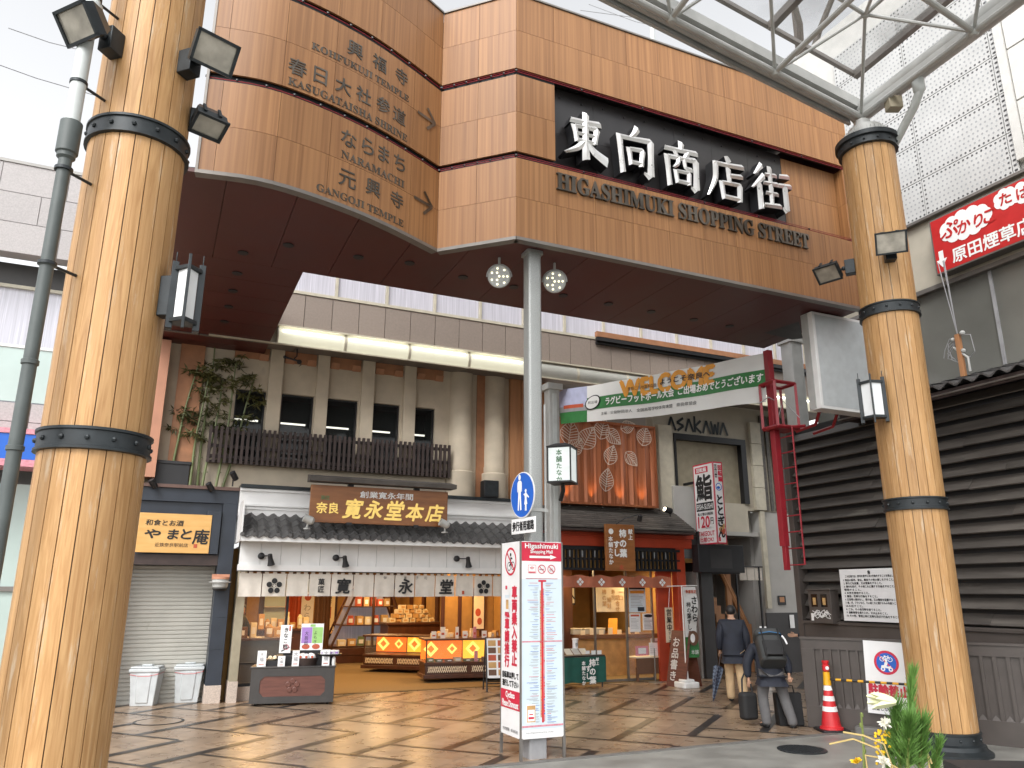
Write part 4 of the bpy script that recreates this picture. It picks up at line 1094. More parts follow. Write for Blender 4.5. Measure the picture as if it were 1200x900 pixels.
# reading lights on the white boarding
for px, py, lab in ((312,653,'first black spotlight on the white boarding, above the flower crest'),(399,655,'second black spotlight on the white boarding, above the first large character of the curtain'),(540,656,'black arm spotlight on the white boarding near the right end of the curtain')):
    u, z = F(px, py, bo+.03); t = thing('wall_spotlight', lab, 'spotlight', W(u, bo+.012, z), TH, 'black spotlights over the shop curtain')
    X = Matrix.Rotation(math.pi/2, 3, 'X')
    mb = MB(); mb.lathe([(.06,-.012),(.06,.03),(.035,.045)], 16, o=(-.09,-.015,.02), M=X); mb.build('rose', M['black'], t)
    hx = .05 if px != 540 else .10
    mb = MB(); mb.tube([(-.09,-.03,.02),(-.03,-.10,.02),(hx-.03,-.16,.02)], .011, 8); mb.build('arm', M['black'], t)
    Mr = Matrix.Rotation(RAD(-14), 3, 'Y')@Matrix.Rotation(RAD(18), 3, 'X')
    mb = MB(); mb.lathe([(.07,-.15),(.066,-.14),(.042,-.04),(.042,.04),(.03,.055)], 16, o=(hx,-.17,.0), M=Mr); mb.build('shade', M['black'], t)
# shop curtain
zN0, zN1 = F(430, 699, .55)[1], F(430, 673.5, .55)[1]
t = thing('shop_curtain', 'long off white linen shop curtain with black characters and flower crests', 'curtain', W(0, .55, 0), TH)
edges = [F(x, 686, .55)[0] for x in (279,306.7,335.5,361.8,387.8,414,438.3,462.5,486,510,533.2,555.3,577.3,598)]
cl_ = MB()
for a, b in zip(edges, edges[1:]):
    n = 8; m_ = 4; vs = []
    for i in range(m_+1):
        for k in range(n+1):
            x = a+.008+(b-a-.016)*k/n; z = zN1+(zN0-zN1)*i/m_
            vs.append((x, .012*math.sin(k*1.3+a*9)*i/m_+.006*math.sin(a*31), z+(.006*math.sin(a*17) if i == m_ else 0)))
    cl_.add(vs, [(i*(n+1)+k, i*(n+1)+k+1, (i+1)*(n+1)+k+1, (i+1)*(n+1)+k) for i in range(m_) for k in range(n)])
    for k in range(3):
        x = a+(b-a)*(k+.5)/3; cl_.box(x-.035, x+.035, -.002, .002, zN1, zN1+.05)
cl_.build('cloth', M['noren'], t)
mb = MB(); mb.tube([(edges[0]-.05,0,zN1+.045),(edges[-1]+.05,0,zN1+.045)], .012, 8)
for u in edges[1::3]: mb.box(u-.015,u+.015,-.01,.10,zN1+.02,zN1+.08)
mb.build('rod', M['black'], t)
mb = MB()
def panel_mid(i): return (edges[i]+edges[i+1])/2
H = zN1-zN0; zm = (zN0+zN1)/2-.02; yy = -.022
def crest(mb, cx, cz, r, y, mi=0):
    for k in range(5):
        g = RAD(90+72*k); mb.disc(cx+r*.62*math.cos(g), cz+r*.62*math.sin(g), r*.33, y, mi, n=14)
    for k in range(5):
        g = RAD(90+72*k+36); mb.disc(cx+r*.2*math.cos(g), cz+r*.2*math.sin(g), r*.06, y, mi, n=8)
crest(mb, panel_mid(1), zm, .15, yy); crest(mb, panel_mid(11), zm, .15, yy)
mb.vtext('菓匠', panel_mid(3)+.02, zm+.15, .12, y=yy, bold=.003)
for ch, i in (('寛',4),('永',7),('堂',9)): mb.text(ch, panel_mid(i)+.02, zm+.01, .27, y=yy, bold=.009, shear=.12)
for ch, i in (('御',6),('菓',7),('子',7.6),('司',8)): 
    k = int(i); mb.text(ch, panel_mid(k)+(i-k)*.4, zm+.17, .055, y=yy, res=1)
mb.rect(panel_mid(10)-.06, panel_mid(10)-.01, zm-.14, zm-.07, yy, 1)
mb.build('characters', [M['ink'], M['packet_red']], t, smooth=False)
# great name board over the eave
so_ = 1.0
a, zt3 = F(365,567.5,so_); b, z_ = F(525,577,so_); zb6 = F(440, 614.5, so_)[1]
t = thing('shop_name_board', 'large brown timber board with gold characters leaning on the tiled eave', 'signboard', W((a+b)/2, so_, (zt3+zb6)/2), TH)
hw, hh = (b-a)/2, (zt3-zb6)/2
mb = MB(); mb.box(-hw, hw, 0, .07, -hh, hh); mb.build('board', M['sign_wood'], t, bevel=.006)
mb = MB(); mb.text('創業寛永年間', .10, hh*.60, .125, y=-.006, w=1.05, bold=.003); mb.build('heading', M['white_ink'], t, smooth=False)
mb = MB()
mb.text('奈良', -hw*.76, -hh*.22, .20, y=-.012, bold=.005, deep=.01)
for i, ch in enumerate('寛永堂本店'):
    mb.text(ch, -hw*.40+i*hw*.30, -hh*(.20+.05*(i > 2)), .36 if i in (0,2) else .33, y=-.014, bold=.011, deep=.012, shear=.22, w=.33)
mb.build('gold_characters', M['gold'], t, smooth=False)
mb = MB(); mb.text('菓匠', -hw*.80, hh*.32, .08, y=-.006, res=1, bold=.002); mb.build('small_heading', M['packet_green'], t, smooth=False)
mb = MB(); mb.box(-hw-.04, hw+.10, -.22, .12, hh+.05, hh+.09); mb.xprism([(-.24,hh+.04),(-.24,hh+.12),(.12,hh+.20),(.12,hh+.05)], -hw-.06, hw+.10); mb.build('rain_hood', M['shingle'], t)
mb = MB()
for x in (-hw*.45, hw*.52):
    for z in (-hh-.03, hh-.005): mb.box(x-.05, x+.05, -.02, .09, z, z+.045)
mb.build('bracket', M['black'], t)
for px, py, d_, lab in ((362,609,-1,'silver spotlight at the left lower corner of the gold lettered board'),(521,614,1,'silver spotlight at the right lower corner of the gold lettered board')):
    u, z = F(px, py, so_+.18); t = thing('sign_spotlight', lab, 'spotlight', W(u, so_+.18, z), TH, 'silver spotlights of the name board')
    Mr = Matrix.Rotation(RAD(68*d_), 3, 'Y')
    mb = MB(); mb.lathe([(.045,-.10),(.075,-.06),(.075,.10),(.06,.10),(.055,.08)], 18, M=Mr if d_ < 0 else Matrix.Rotation(RAD(-68), 3, 'Y')); mb.build('shade', M['steel_white'], t)
    mb = MB(); mb.tube([(0,0,0),(.02*d_,.03,-.12),(.02*d_,.06,-.16)], .018, 8); mb.lathe([(.06,-.17),(.06,-.15),(.02,-.14)], 14, o=(.02*d_,.05,0)); mb.build('stand', M['steel_white'], t)

# =================================================================== shuttered eatery at the left
eat = thing('shuttered_eatery', 'narrow navy fronted eatery with its grey roller shutter down', 'shop building', W(0, .22, 0), TH)
uL = -2.9; zt4 = F(230, 573, .22)[1]; uR = F(281, 570, .22)[0]; uI = F(247, 740, .22)[0]; uSL = F(168, 640, .22)[0]-.6
zs = F(205, 662, .22)[1]; zh = F(205, 650, .22)[1]
mb = MB(); mb.box(uL, uR, 0, .35, zh+.95, zt4); mb.box(uI, uR, 0, .55, .30, zh+.949); mb.box(uL, uI-.002, .06, .5, zs, zh+.949)
for z in (.9, 1.45, 1.95): mb.box(uI-.004, uR+.004, -.004, .1, z, z+.006)
mb.build('navy_front', M['navy'], eat, bevel=.006)
mb = MB(); mb.box(uL, uI-.003, .0, .055, zs, zh); mb.build('shutter_box', M['dark_wood'], eat)
mb = MB(); mb.box(uI-.01, uR+.01, -.01, .55, 0, .30); mb.build('stone_base', M['granite'], eat, bevel=.006)
mb = MB(); mb.box(uL, uR+.03, -.05, .22, zt4, zt4+.06); mb.build('capping', M['copper_cap'], eat)
mb = MB(); z = .0; prof = []
while z < zs:
    prof += [(.47, z), (.455, z+.012), (.455, z+.052), (.47, z+.064)]; z += .072
prof += [(.47, zs), (.51, zs), (.51, 0)]
mb.xprism(prof, uL, uI-.002); mb.box(uL, uI-.002, .44, .48, 0, .045); mb.build('roller_shutter', M['shutter'], eat, smooth=False)
mb = MB(); mb.box(uI-.26, uI-.02, -.06, .05, zh+.02, zh+.80); mb.build('side_box', M['navy'], eat, bevel=.006)
mb = MB(); mb.box(uL, uR-.05, .4, .55, zt4+.02, zt4+.05); mb.box(uL, 0, .36, 2.5, zt4-.05, zt4); mb.build('roof', M['ceil_panel'], eat)
mb = MB(); mb.box(uL, uI, .56, 3, 0, zh); mb.build('inner_block', M['cabinet_dark'], eat)
# its sign
a, za_ = F(164, 601, .30); b, _ = F(249, 603, .30); zb7 = F(205, 648, .30)[1]; za_ = F(205, 602, .30)[1]
t = thing('eatery_sign', 'glowing pine board sign with brush writing on the navy front', 'signboard', W((a+b)/2, .30, (za_+zb7)/2), TH)
hw, hh = (b-a)/2, (za_-zb7)/2
mb = MB(); mb.box(-hw, hw, 0, .05, -hh, hh); mb.build('board', M['pine_board'], t, bevel=.005)
mb = MB(); mb.text('和食とお酒', -.18, hh*.52, .10, y=-.005, w=.62, bold=.002, shear=.1)
for ch, x, z, s_ in (('や',-.36,-.02,.15),('ま',-.02,-.02,.17),('と',.20,-.01,.17),('庵',.45,-.05,.26)): mb.text(ch, x, z, s_, y=-.005, bold=.007, w=s_*(1.7 if ch == 'や' else 1), shear=.1)
mb.text('近鉄奈良駅前店', -.03, -hh*.60, .07, y=-.005, w=.55, res=1); mb.rect(.34, .40, -hh*.72, -hh*.52, -.005, 1)
mb.build('brush_writing', [M['ink'], M['packet_red']], t, smooth=False)
for px, py, lab in ((179,566,'small black spotlight on the navy front, above the left end of the pine board sign'),(246,570,'small black spotlight on the navy front, above the right end of the pine board sign'),(274,557,'small black spotlight on the ledge beside the bamboo')):
    u, z = F(px, py, .36); t = thing('ledge_spotlight', lab, 'spotlight', W(u, .36, z), TH, 'small spotlights of the eatery')
    Mr = Matrix.Rotation(RAD(-35), 3, 'Y')@Matrix.Rotation(RAD(25), 3, 'X')
    mb = MB(); mb.lathe([(.05,-.10),(.055,-.09),(.055,.07),(.03,.08)], 14, M=Mr); mb.build('shade', M['black'], t)
    mb = MB(); mb.tube([(0,0,.0),(0,.10,.03),(0,.16,.03)] if px < 270 else [(0,0,-.03),(0,.06,-.10),(0,.08,-.2)], .014, 8); mb.build('stem', M['black'], t)
# iron cooking pot lamp on the post
u, z = F(258, 683, .42); t = thing('pot_ornament', 'metal cooking pot with wooden lid hung on the navy post', 'pot', W(u, .42, z), TH)
mb = MB(); mb.lathe([(.10,-.11),(.135,-.07),(.14,.0),(.19,.005),(.19,.02),(.14,.03),(.14,.06)], 24); mb.build('pot', M['steel_white'], t)
mb = MB(); mb.lathe([(.10,-.14),(.13,-.10),(.10,-.095)], 24); mb.build('bracket', M['black'], t)
mb = MB(); mb.lathe([(.15,.062),(.15,.10)], 24); mb.box(-.15,.15,-.03,.03,.10,.15); mb.build('wooden_lid', M['salmon'], t)
# salmon wall further left
t = thing('salmon_building', 'salmon rendered building corner behind the left column', 'building', W(-1.62, 0, 0), TH)
mb = MB(); mb.box(-.55, 0, -.35, 3, 3.9, 6.5); mb.box(-.55, -.40, -.3, 3, 0, 3.9); mb.build('wall', M['salmon'], t)
mb = MB(); mb.box(.18, .62, -.06, .0, 3.9, 7.2); mb.build('pier', M['bronze_band'], t)

# =================================================================== bamboo on the ledge
zL = zt4+.06
def bamboo(px, top_px, lean, h, label, seed, leafy):
    rn = random.Random(seed); u = F(px, 560, .1)[0]; b0 = W(u, .05+.05*(seed % 3), zL)
    t = thing('bamboo', label, 'bamboo plant', b0, TH, 'bamboo on the eatery ledge')
    mb = MB(); pts = [(lean*k/6+.02*math.sin(k+seed), 0, h*k/6) for k in range(7)]; mb.tube(pts, [.026-.0022*k for k in range(7)], 8)
    for k in range(1, int(h/.28)): z = k*.28; mb.lathe([(.03,z-.006),(.03,z+.006)], 8, o=(lean*z/h+.01,0,0))
    mb.build('culm', M['bamboo'], t)
    mb = MB(); tw = MB()
    for k in range(leafy):
        z = h*rn.uniform(.30, 1.02); g = rn.uniform(0, 6.28); L_ = rn.uniform(.15, .42)
        p = Vector((lean*z/h, 0, z)); q = p+Vector((math.cos(g)*L_, math.sin(g)*L_*.7, rn.uniform(.0,.22))); tw.tube([p, (p+q)/2+Vector((0,0,.03)), q], .004, 4)
        for j_ in range(rn.randint(22, 34)):
            c = p+(q-p)*rn.uniform(.35, 1.1); d = Vector((rn.uniform(-1,1), rn.uniform(-1,1), rn.uniform(-.9,.5))).normalized(); l = rn.uniform(.10,.20)
            s_ = d.cross(Vector((rn.uniform(-1,1), rn.uniform(-1,1), rn.uniform(-1,1)))).normalized()*.017
            mb.add([c, c+d*l*.45+s_, c+d*l, c+d*l*.45-s_], [(0,1,2,3)])
    tw.build('twigs', M['bamboo'], t); mb.build('leaves', M['bleaf'], t, smooth=False)
for a in ((196,0,.30,2.35,'leaning bamboo stem at the left end of the ledge next to the salmon wall',1,9),(222,0,.12,2.1,'thin bare bamboo stem second from the left on the ledge',2,5),(232,0,.04,2.75,'tallest dark bamboo with a bushy top on the ledge',3,17),
          (239,0,.16,2.1,'slim bamboo close to the right of the tallest one on the ledge',4,8),(255,0,.14,2.45,'bamboo with yellowing leaves in front of the first window',5,11),(262,0,.40,2.2,'outermost bamboo leaning over the slatted screen',6,11)): bamboo(*a)
u = F(200, 550, -.3)[0]; t = thing('ledge_planter', 'black planter box standing on the ledge among the bamboo', 'planter', W(u, .12, zL), TH)
mb = MB(); mb.box(-.32,.32,-.06,.10,0,.42); mb.box(-.34,.34,-.08,.11,.38,.44); mb.build('box', M['clay'], t, bevel=.008)

# =================================================================== arcade roof edge with its light boxes
be = thing('arcade_roof_edge', 'beige stone panelled arcade edge with a row of ceiling light boxes', 'arcade roof', W(0, .85, 0), TH)
BL, BR = -1.0, 16.0
mb = MB(); k = BL; wd = .545
k = F(357, 365, .85)[0]-wd*4
while k < BR: mb.box(k+.006, k+wd-.006, .0, .06, 6.93, 7.62); k += wd
mb.build('stone_panel', M['beam_panel'], be, smooth=False)
mb = MB(); k = F(345, 411, .4)[0]-3*.9
while k < BR: mb.add([(k+.006,.02,6.53),(k+.89,.02,6.53),(k+.89,.83,6.66),(k+.006,.83,6.66),(k+.006,.02,6.57),(k+.89,.02,6.57),(k+.89,.83,6.70),(k+.006,.83,6.70)], [(3,2,1,0),(4,5,6,7),(0,1,5,4),(1,2,6,5),(2,3,7,6),(3,0,4,7)]); k += .9
mb.build('underside_panel', M['ceil_panel'], be, smooth=False)
mb = MB(); mb.box(BL, BR, .075, .10, 6.55, 7.62); mb.box(BL, BR, -.02, .07, 7.63, 7.69); mb.box(BL, BR, -.07, .02, 6.895, 6.925); mb.box(BL, BR, -.05, .0, 6.525, 6.55); mb.build('frame', M['ivory'], be)
lx = F(324.5, 395, .85)[0]; lw = 1.33
k = lx; i = 0
while k < BR-1.4:
    on = i < 4 or i > 8
    fr = MB(); 
    arc = [(-.02-.06*math.sin(math.pi*j_/6), 6.55+.345*j_/6) for j_ in range(7)]
    for xx in (k, k+lw-.03): fr.xprism(arc+[(.07,6.895),(.07,6.55)], xx, xx+.025)
    f_ = fr.build('light_box', M['ivory'], be)
    mb = MB(); vs = []
    for y, z in arc: vs += [(k+.027, y+.008, z), (k+lw-.032, y+.008, z)]
    mb.add(vs, [(2*j_, 2*j_+1, 2*j_+3, 2*j_+2) for j_ in range(6)]); mb.build('cover', M['light_on'] if on else M['light_off'], f_)
    if on:
        mb = MB(); mb.tube([(k+.10,-.076,6.80),(k+lw-.10,-.076,6.80)], .018, 8); mb.build('bright_tube', M['tube_on'], f_)
    k += lw; i += 1
mb = MB(); x = F(395, 335, .85)[0]-1.05*3
fr = MB()
while x < BR:
    mb.rect(x+.03, x+1.02, 7.70, 8.9, .03); fr.box(x-.025, x+.028, -.02, .06, 7.69, 8.9); x += 1.05
mb.build('frosted_glazing', M['frost'], be, smooth=False); fr.build('mullion', M['ivory'], be)
mb = MB(); x0 = F(697, 390, .85)[0]; zA, zB_, zC_ = F(697,388,.92)[1], F(697,394,.92)[1], F(697,402,.92)[1]; mb.box(x0, BR, -.10, .0, zB_, zA); mb.build('brown_beam', M['bronze_band'], be)
mb = MB(); mb.box(x0, BR, -.13, -.02, zC_+.06, zB_-.02); mb.box(x0, BR, -.06, .0, zC_, zC_+.05); mb.build('dark_gap_strip', M['black'], be)  # black strips stand in for the dark gap under the brown beam
mb = MB(); mb.box(BL, BR, .1, 6, 8.9, 9.0); mb.box(BL, BR, .84, 6, 6.9, 6.95); mb.build('roof_slab', M['ceil_panel'], be)
# speaker, camera
u, z = F(570, 576, .2); t = thing('loudspeaker', 'small black loudspeaker on the ledge below the round half columns', 'loudspeaker', W(u, .36, 3.86), TH)
mb = MB(); mb.box(-.17,.17,-.13,.10,.0,.36); mb.build('cabinet', M['black'], t, bevel=.01); mb = MB(); mb.box(-.14,.14,-.14,-.128,.03,.33); mb.build('grille', M['iron'], t)
c = G(343, 420, 6.60); 
u, z = F(345, 433, .55); t = thing('security_camera', 'small black security camera hanging from the arcade ceiling near the first pilaster', 'camera', W(u, .55, 6.58), TH)
mb = MB(); mb.tube([(0.02,0,0),(.03,0,-.15),(-.03,0,-.22)], .012, 8); mb.build('stem', M['black'], t)
mb = MB(); mb.tube([(-.20,0,-.20),(.04,-.02,-.25)], .02, 8); mb.ball((-.2,0,-.2), .035, 8); mb.ball((.08,-.02,-.27), .05, 10); mb.tube([(.08,-.02,-.27),(.12,-.02,-.33),(.08,-.02,-.36)], .008, 6); mb.build('camera_head', M['black'], t)
# =================================================================== in front of and inside the sweet shop
def plum(mb, cx, cz, r, y, mi=0, thick=.01):
    X = Matrix.Rotation(math.pi/2, 3, 'X')
    for k in range(5):
        g = RAD(90+72*k); mb.lathe([(r*.36,0),(r*.36,thick*.7),(r*.30,thick)], 16, o=(cx+r*.62*math.cos(g), y, cz+r*.62*math.sin(g)), M=X, mi=mi)
# dark display counter on the paving
a, b = G(291, 828), G(390, 825.5); d = b-a; rz = math.atan2(d.y, d.x); L = d.length
zt = zof(340, 781, math.hypot(*((a+b)/2).to_2d()))
cab = thing('display_counter', 'low dark display counter with raised plum blossom crest in front of the sweet shop', 'counter', (a+b)/2, rz)
mb = MB(); hw = L/2; y1 = .62
mb.box(-hw, hw, .02, y1, .05, zt-.03); mb.box(-hw-.02, hw+.02, -.02, y1+.02, zt-.03, zt)
mb.build('carcass', M['cabinet_dark'], cab, bevel=.008)
mb = MB(); t1 = .13
for q in ((-hw,hw,.04,t1+.02),(-hw,hw,zt-t1-.03,zt-.031),(-hw,-hw+t1*1.2,t1+.02,zt-t1-.03),(hw-t1*1.2,hw,t1+.02,zt-t1-.03)): mb.box(q[0],q[1],-.012,.02,q[2],q[3])
for sx in (-1, 1):
    for z in (t1+.02, zt-t1-.03): x = sx*(hw-t1*1.2); s_ = 1 if z < .3 else -1; mb.yprism([(x,z),(x-sx*.07,z),(x,z+s_*.07)], -.0119, .02)
mb.build('frame', M['cabinet_dark'], cab)
mb = MB(); mb.box(-hw+t1*1.2, hw-t1*1.2, .0, .02, t1+.02, zt-t1-.03); pnl = mb.build('front_panel', M['cabinet_wood'], cab)
mb = MB(); plum(mb, .0, zt/2, .125, .0, thick=.016); mb.build('plum_crest', M['cabinet_wood'], pnl)
mb = MB()
for x in (-hw+.1, hw-.1):
    for y in (.1, .52): mb.tube([(x-.02,y,.03),(x+.02,y,.03)], .03, 12)
mb.build('caster', M['black'], cab)
cabM = cab.matrix_basis.copy() if False else Matrix.Translation((a+b)/2)@Matrix.Rotation(rz, 4, 'Z')
def oncab(x, y, z=0): return cabM@Vector((x, y, zt+z))
def standee(name, label, cat, x, y, z, w, h, draw, mats, lean=.12, group=None):
    t = thing(name, label, cat, oncab(x, y, z), rz, group)
    mb = MB(); mb.add([(-w/2,0,0),(w/2,0,0),(w/2,h*lean,h),(-w/2,h*lean,h),(-w/2,.008,0),(w/2,.008,0),(w/2,h*lean+.008,h),(-w/2,h*lean+.008,h)],
           [(0,1,2,3),(7,6,5,4),(1,0,4,5),(3,2,6,7),(2,1,5,6),(0,3,7,4)]); mb.build('card', M['sign_white'], t, smooth=False)
    mb = MB(); draw(mb, w, h); mb.v = [(p[0], p[1]+p[2]*lean, p[2]) for p in mb.v]; mb.build('print', [M[k] for k in mats], t, smooth=False)
    return t
tall = thing('table_riser', 'black stepped riser standing on the plum crest counter', 'riser', oncab(.28,.40), rz)
mb = MB(); mb.box(-.62,.36,-.16,.16,0,.16); mb.box(-.5,.33,.0,.16,.16,.24); mb.build('steps', M['black'], tall, bevel=.004)
standee('card_sign', 'tall white card with black brush writing on the plum crest counter', 'card sign', -.20, .36, .20, .20, .48, lambda m, w, h: (m.vtext('きなこ餅', .0, h*.92, .085, y=-.003, bold=.002), m.rect(.05,.075,h*.78,h*.96,-.003,1), m.disc(.02,.10,.05,-.003,2,rin=.03), m.bar(-.06,.03,.08,.10,.02,-.003,0)), ['ink','packet_red','pink_print'])
standee('flavour_poster', 'purple and green flavour poster standing on the plum crest counter', 'poster', .26, .42, .24, .40, .46, lambda m, w, h: (m.rect(-w*.47,-.003,.12,h*.86,-.003,0), m.rect(.003,w*.47,.12,h*.86,-.003,1), m.disc(-.10,.06,.07,-.004,2,rz=.045), m.disc(.08,.06,.07,-.004,2,rz=.045), m.vtext('大吾郎', -.10, h*.72, .075, y=-.005, mi=3), m.vtext('よもぎ', .06, h*.74, .07, y=-.005, mi=3), m.rect(-.04,.05,h*.88,h*.97,-.004,4)), ['lilac_print','lime_print','packet_red','ink','lime_print'])
for x, y, w, h, lab in ((-.56,.06,.15,.26,'white price card at the left end of the plum crest counter'),(-.22,.03,.12,.17,'small white price card second from the left on the plum crest counter'),(.02,.03,.12,.26,'white price card in front of the round basket'),(.54,.05,.13,.27,'white price card leaning beside the black tray')):
    standee('price_card', lab, 'price card', x, y, 0, w, h, lambda m, w, h: (m.vtext('大福', .0, h*.92, h*.28, y=-.003, bold=.001), m.rect(-w*.3,w*.3,h*.12,h*.17,-.003,1)), ['grey_print','packet_red'], group='price cards on the counter')
t = thing('round_basket', 'round dark woven basket with white wrapped sweets', 'basket', oncab(.20,.20,.10), rz)
mb = MB(); mb.lathe([(.17,-.10),(.185,-.02),(.20,.03),(.185,.03),(.17,.0),(.001,.0)], 24); mb.build('basket', M['dark_wood'], t)
def dome(parent_xy, z, lab, grp):
    o = thing('wrapped_sweet', lab, 'sweet', oncab(*parent_xy, z), rz, grp); mb = MB(); mb.lathe([(.055,0),(.06,.03),(.052,.07),(.03,.095),(.008,.10)], 14); mb.build('wrapper', M['sign_white'], o); mb = MB(); mb.disc(0,.045,.022,-.0625,0); mb.build('label', M['packet_red'], o); return o
for i, (x, y) in enumerate(((.10,.12),(.20,.09),(.30,.12),(.13,.24),(.27,.24))): dome((x, y), .105, 'white paper wrapped sweet heaped in the round basket', 'wrapped sweets in the round basket')
t = thing('black_tray', 'oval black tray on the right of the plum crest counter', 'tray', oncab(.60,.22,.16), rz)
mb = MB(); mb.lathe([(.10,-.16),(.10,-.02),(.20,.0),(.22,.03),(.20,.03),(.18,.01),(.001,.01)], 24); mb.build('tray', M['black'], t)
for i, (x, y) in enumerate(((.48,.17),(.56,.15),(.64,.17),(.72,.20),(.54,.26),(.66,.27))):
    o = thing('wrapped_bun', 'white wrapped bun lying in the oval black tray', 'sweet', oncab(x, y, .175), rz, 'wrapped buns in the black tray'); mb = MB(); mb.rbox(-.045,.045,-.04,.04,0,.075,.03); mb.build('wrapper', M['sign_white'], o, bevel=.012); mb = MB(); mb.rect(-.025,.025,.02,.05,-.042); mb.build('label', M['lilac_print'], o)
t = thing('sample_dish', 'small cream dish of sweets at the left end of the counter top', 'dish', oncab(-.40,.22,.0), rz)
mb = MB(); mb.box(-.2,.2,-.10,.10,0,.09); mb.build('stand', M['black'], t); mb = MB(); mb.lathe([(.06,.09),(.10,.12),(.09,.12),(.001,.10)], 18); mb.ball((-.03,0,.13),.04,10); mb.ball((.05,.02,.13),.04,10); mb.build('sweets', M['paper_warm'], t)
t = thing('hand_gel', 'small white pump bottle at the right end of the plum crest counter', 'bottle', oncab(hw-.03,.10), rz)
mb = MB(); mb.lathe([(.03,0),(.033,.02),(.033,.12),(.012,.15),(.012,.19)], 12); mb.build('bottle', M['plastic_white'], t); mb = MB(); mb.tube([(0,0,.19),(0,0,.21),(-.04,0,.205)], .009, 6); mb.build('pump', M['plastic_white'], t)

# grey waste bins by the shutter
def bin_(px, py, rz, label, first=[None]):
    p = G(px, py); p = p+NX*.16
    if first[0] is None:
        t = thing('waste_bin', label, 'bin', p, rz, 'grey bins by the shutter'); first[0] = t
        mb = MB(); lo = [(-.19,-.14),(.19,-.14),(.19,.14),(-.19,.14)]; hi = [(-.235,-.175),(.235,-.175),(.235,.175),(-.235,.175)]
        mb.zprism(lo, 0, .56, taper=hi); mb.zprism([(-.10,-.158),(.10,-.158),(.10,-.13),(-.10,-.13)], .05, .53, taper=[(-.125,-.188),(.125,-.188),(.125,-.16),(-.125,-.16)]); mb.build('tub', M['plastic_grey'], t, bevel=.012)
        mb = MB(); mb.box(-.255,.255,-.195,.195,.55,.61); mb.box(-.235,.235,-.175,.175,.61,.645); mb.box(-.09,.09,-.06,.06,.645,.675); mb.build('lid', M['plastic_grey'], t, bevel=.016)
        mb = MB(); mb.tube([(-.236,-.18,.52),(-.08,-.187,.49),(.08,-.187,.49),(.236,-.18,.525),(.24,.18,.53)], .004, 5); mb.build('red_cord', M['cone_red'], t)
        return t
    return dup(first[0], p, rz, label)
bin_(168, 828, RAD(8), 'light grey lidded waste bin in front of the shutter, nearer to the timber column')
b2 = bin_(219, 824, RAD(18), 'light grey lidded waste bin in front of the shutter, next to the navy post')

# ------------------------------------------------------------- inside
SP = lambda x, y, z=0: P0+EX*x+NX*y+Vector((0,0,z))
def sxy(px, py):                                               # shop coordinates of a floor point
    q = G(px, py, .02)-P0; return q.dot(EX), q.dot(NX)
pk = ['kraft','packet_cream','packet_red','packet_green','paper_warm','packet_dark']
def packet(x, y, z, w, d, h, m, rz_, label, group, band=None):
    o = thing('sweet_box', label, 'sweet box', SP(x, y, z), rz_, group)
    kind = int(abs(x*97+y*31+z*57)) % 5 if h > .09 else 0
    mb = MB()
    if kind == 3: mb.lathe([(w*.42,0),(w*.45,.01),(w*.45,h*.8),(w*.25,h*.92),(w*.22,h)], 14)
    elif kind == 4: mb.zprism([(-w/2,-d/3),(w/2,-d/3),(w/2,d/3),(-w/2,d/3)], 0, h*.75, taper=[(-w*.46,-d*.2),(w*.46,-d*.2),(w*.46,d*.2),(-w*.46,d*.2)]); mb.zprism([(-w*.40,-.012),(w*.40,-.012),(w*.40,.012),(-w*.40,.012)], h*.75, h*1.05)
    else: mb.box(-w/2,w/2,-d/2,d/2,0,h)
    mb.build('box' if kind < 3 else 'wrapper', M[m], o, bevel=.004)
    mb = MB(); mb.rect(-w*.28,w*.28,h*.25,h*.70,-max(d/2, w*.46)-.002 if kind == 3 else -d/2-.002); mb.build('label', M[band or 'sign_white'], o, smooth=False)
    return o
# pyramid shelf
y = 7.2; x = F(431, 740, -y)[0]
t = thing('pyramid_shelf', 'tall dark pyramid shelf with three tiers of sweets inside the shop', 'shelf', SP(x, y), TH)
base, top_, Hh = 1.15, .42, 2.1
mb = MB(); mb.box(-base,base,-.6,.6,.02,.22); mb.box(-base+.03,base-.03,-.62,.6,.22,.42); mb.build('plinth', M['shop_wood'], t, bevel=.01)
mb = MB(); tiers = (.46, 1.02, 1.52, 2.02)
for z in tiers: k = base+(top_-base)*(z-.42)/(Hh-.42); mb.box(-k,k,-.5,.5,z-.03,z)
mb.build('tier', M['shop_wood'], t, bevel=.006)
mb = MB()
for sx in (-1, 1): mb.tube([(sx*base,-.52,.42),(sx*top_,-.52,Hh)], .035, 6); mb.tube([(sx*base,.5,.42),(sx*top_,.5,Hh)], .03, 6)
mb.tube([(0,-.53,.42),(0,-.53,Hh)], .04, 6); mb.build('upright', M['shop_wood'], t)
mb = MB(); mb.add([(-base*.93,.45,.44),(base*.93,.45,.44),(top_*.9,.45,Hh),(-top_*.9,.45,Hh)], [(0,1,2,3)]); mb.build('back_panel', M['frost'], t)
rn = random.Random(3)
for ti, z in enumerate(tiers[:3]):
    k = base+(top_-base)*(z+.2-.42)/(Hh-.42)-.08; n = 7-ti*1
    for i in range(n):
        xx = -k+2*k*(i+.5)/n; hh = rn.uniform(.12, .30)
        packet(x+xx, y-.36, z, 2*k/n*.8, .18, hh, (['packet_cream','kraft','packet_green'],['packet_red','kraft','packet_cream'],['packet_red','kraft','packet_red'])[ti][i % 3], TH+rn.uniform(-.2,.2), ('sweet packet on the lowest tier of the pyramid shelf','sweet packet on the middle tier of the pyramid shelf','sweet packet on the top tier of the pyramid shelf')[ti], 'packets on the pyramid shelf')
lamp('shelf_lamp', SP(x, y-.9, 2.0), 5, .3, (1,.75,.42))
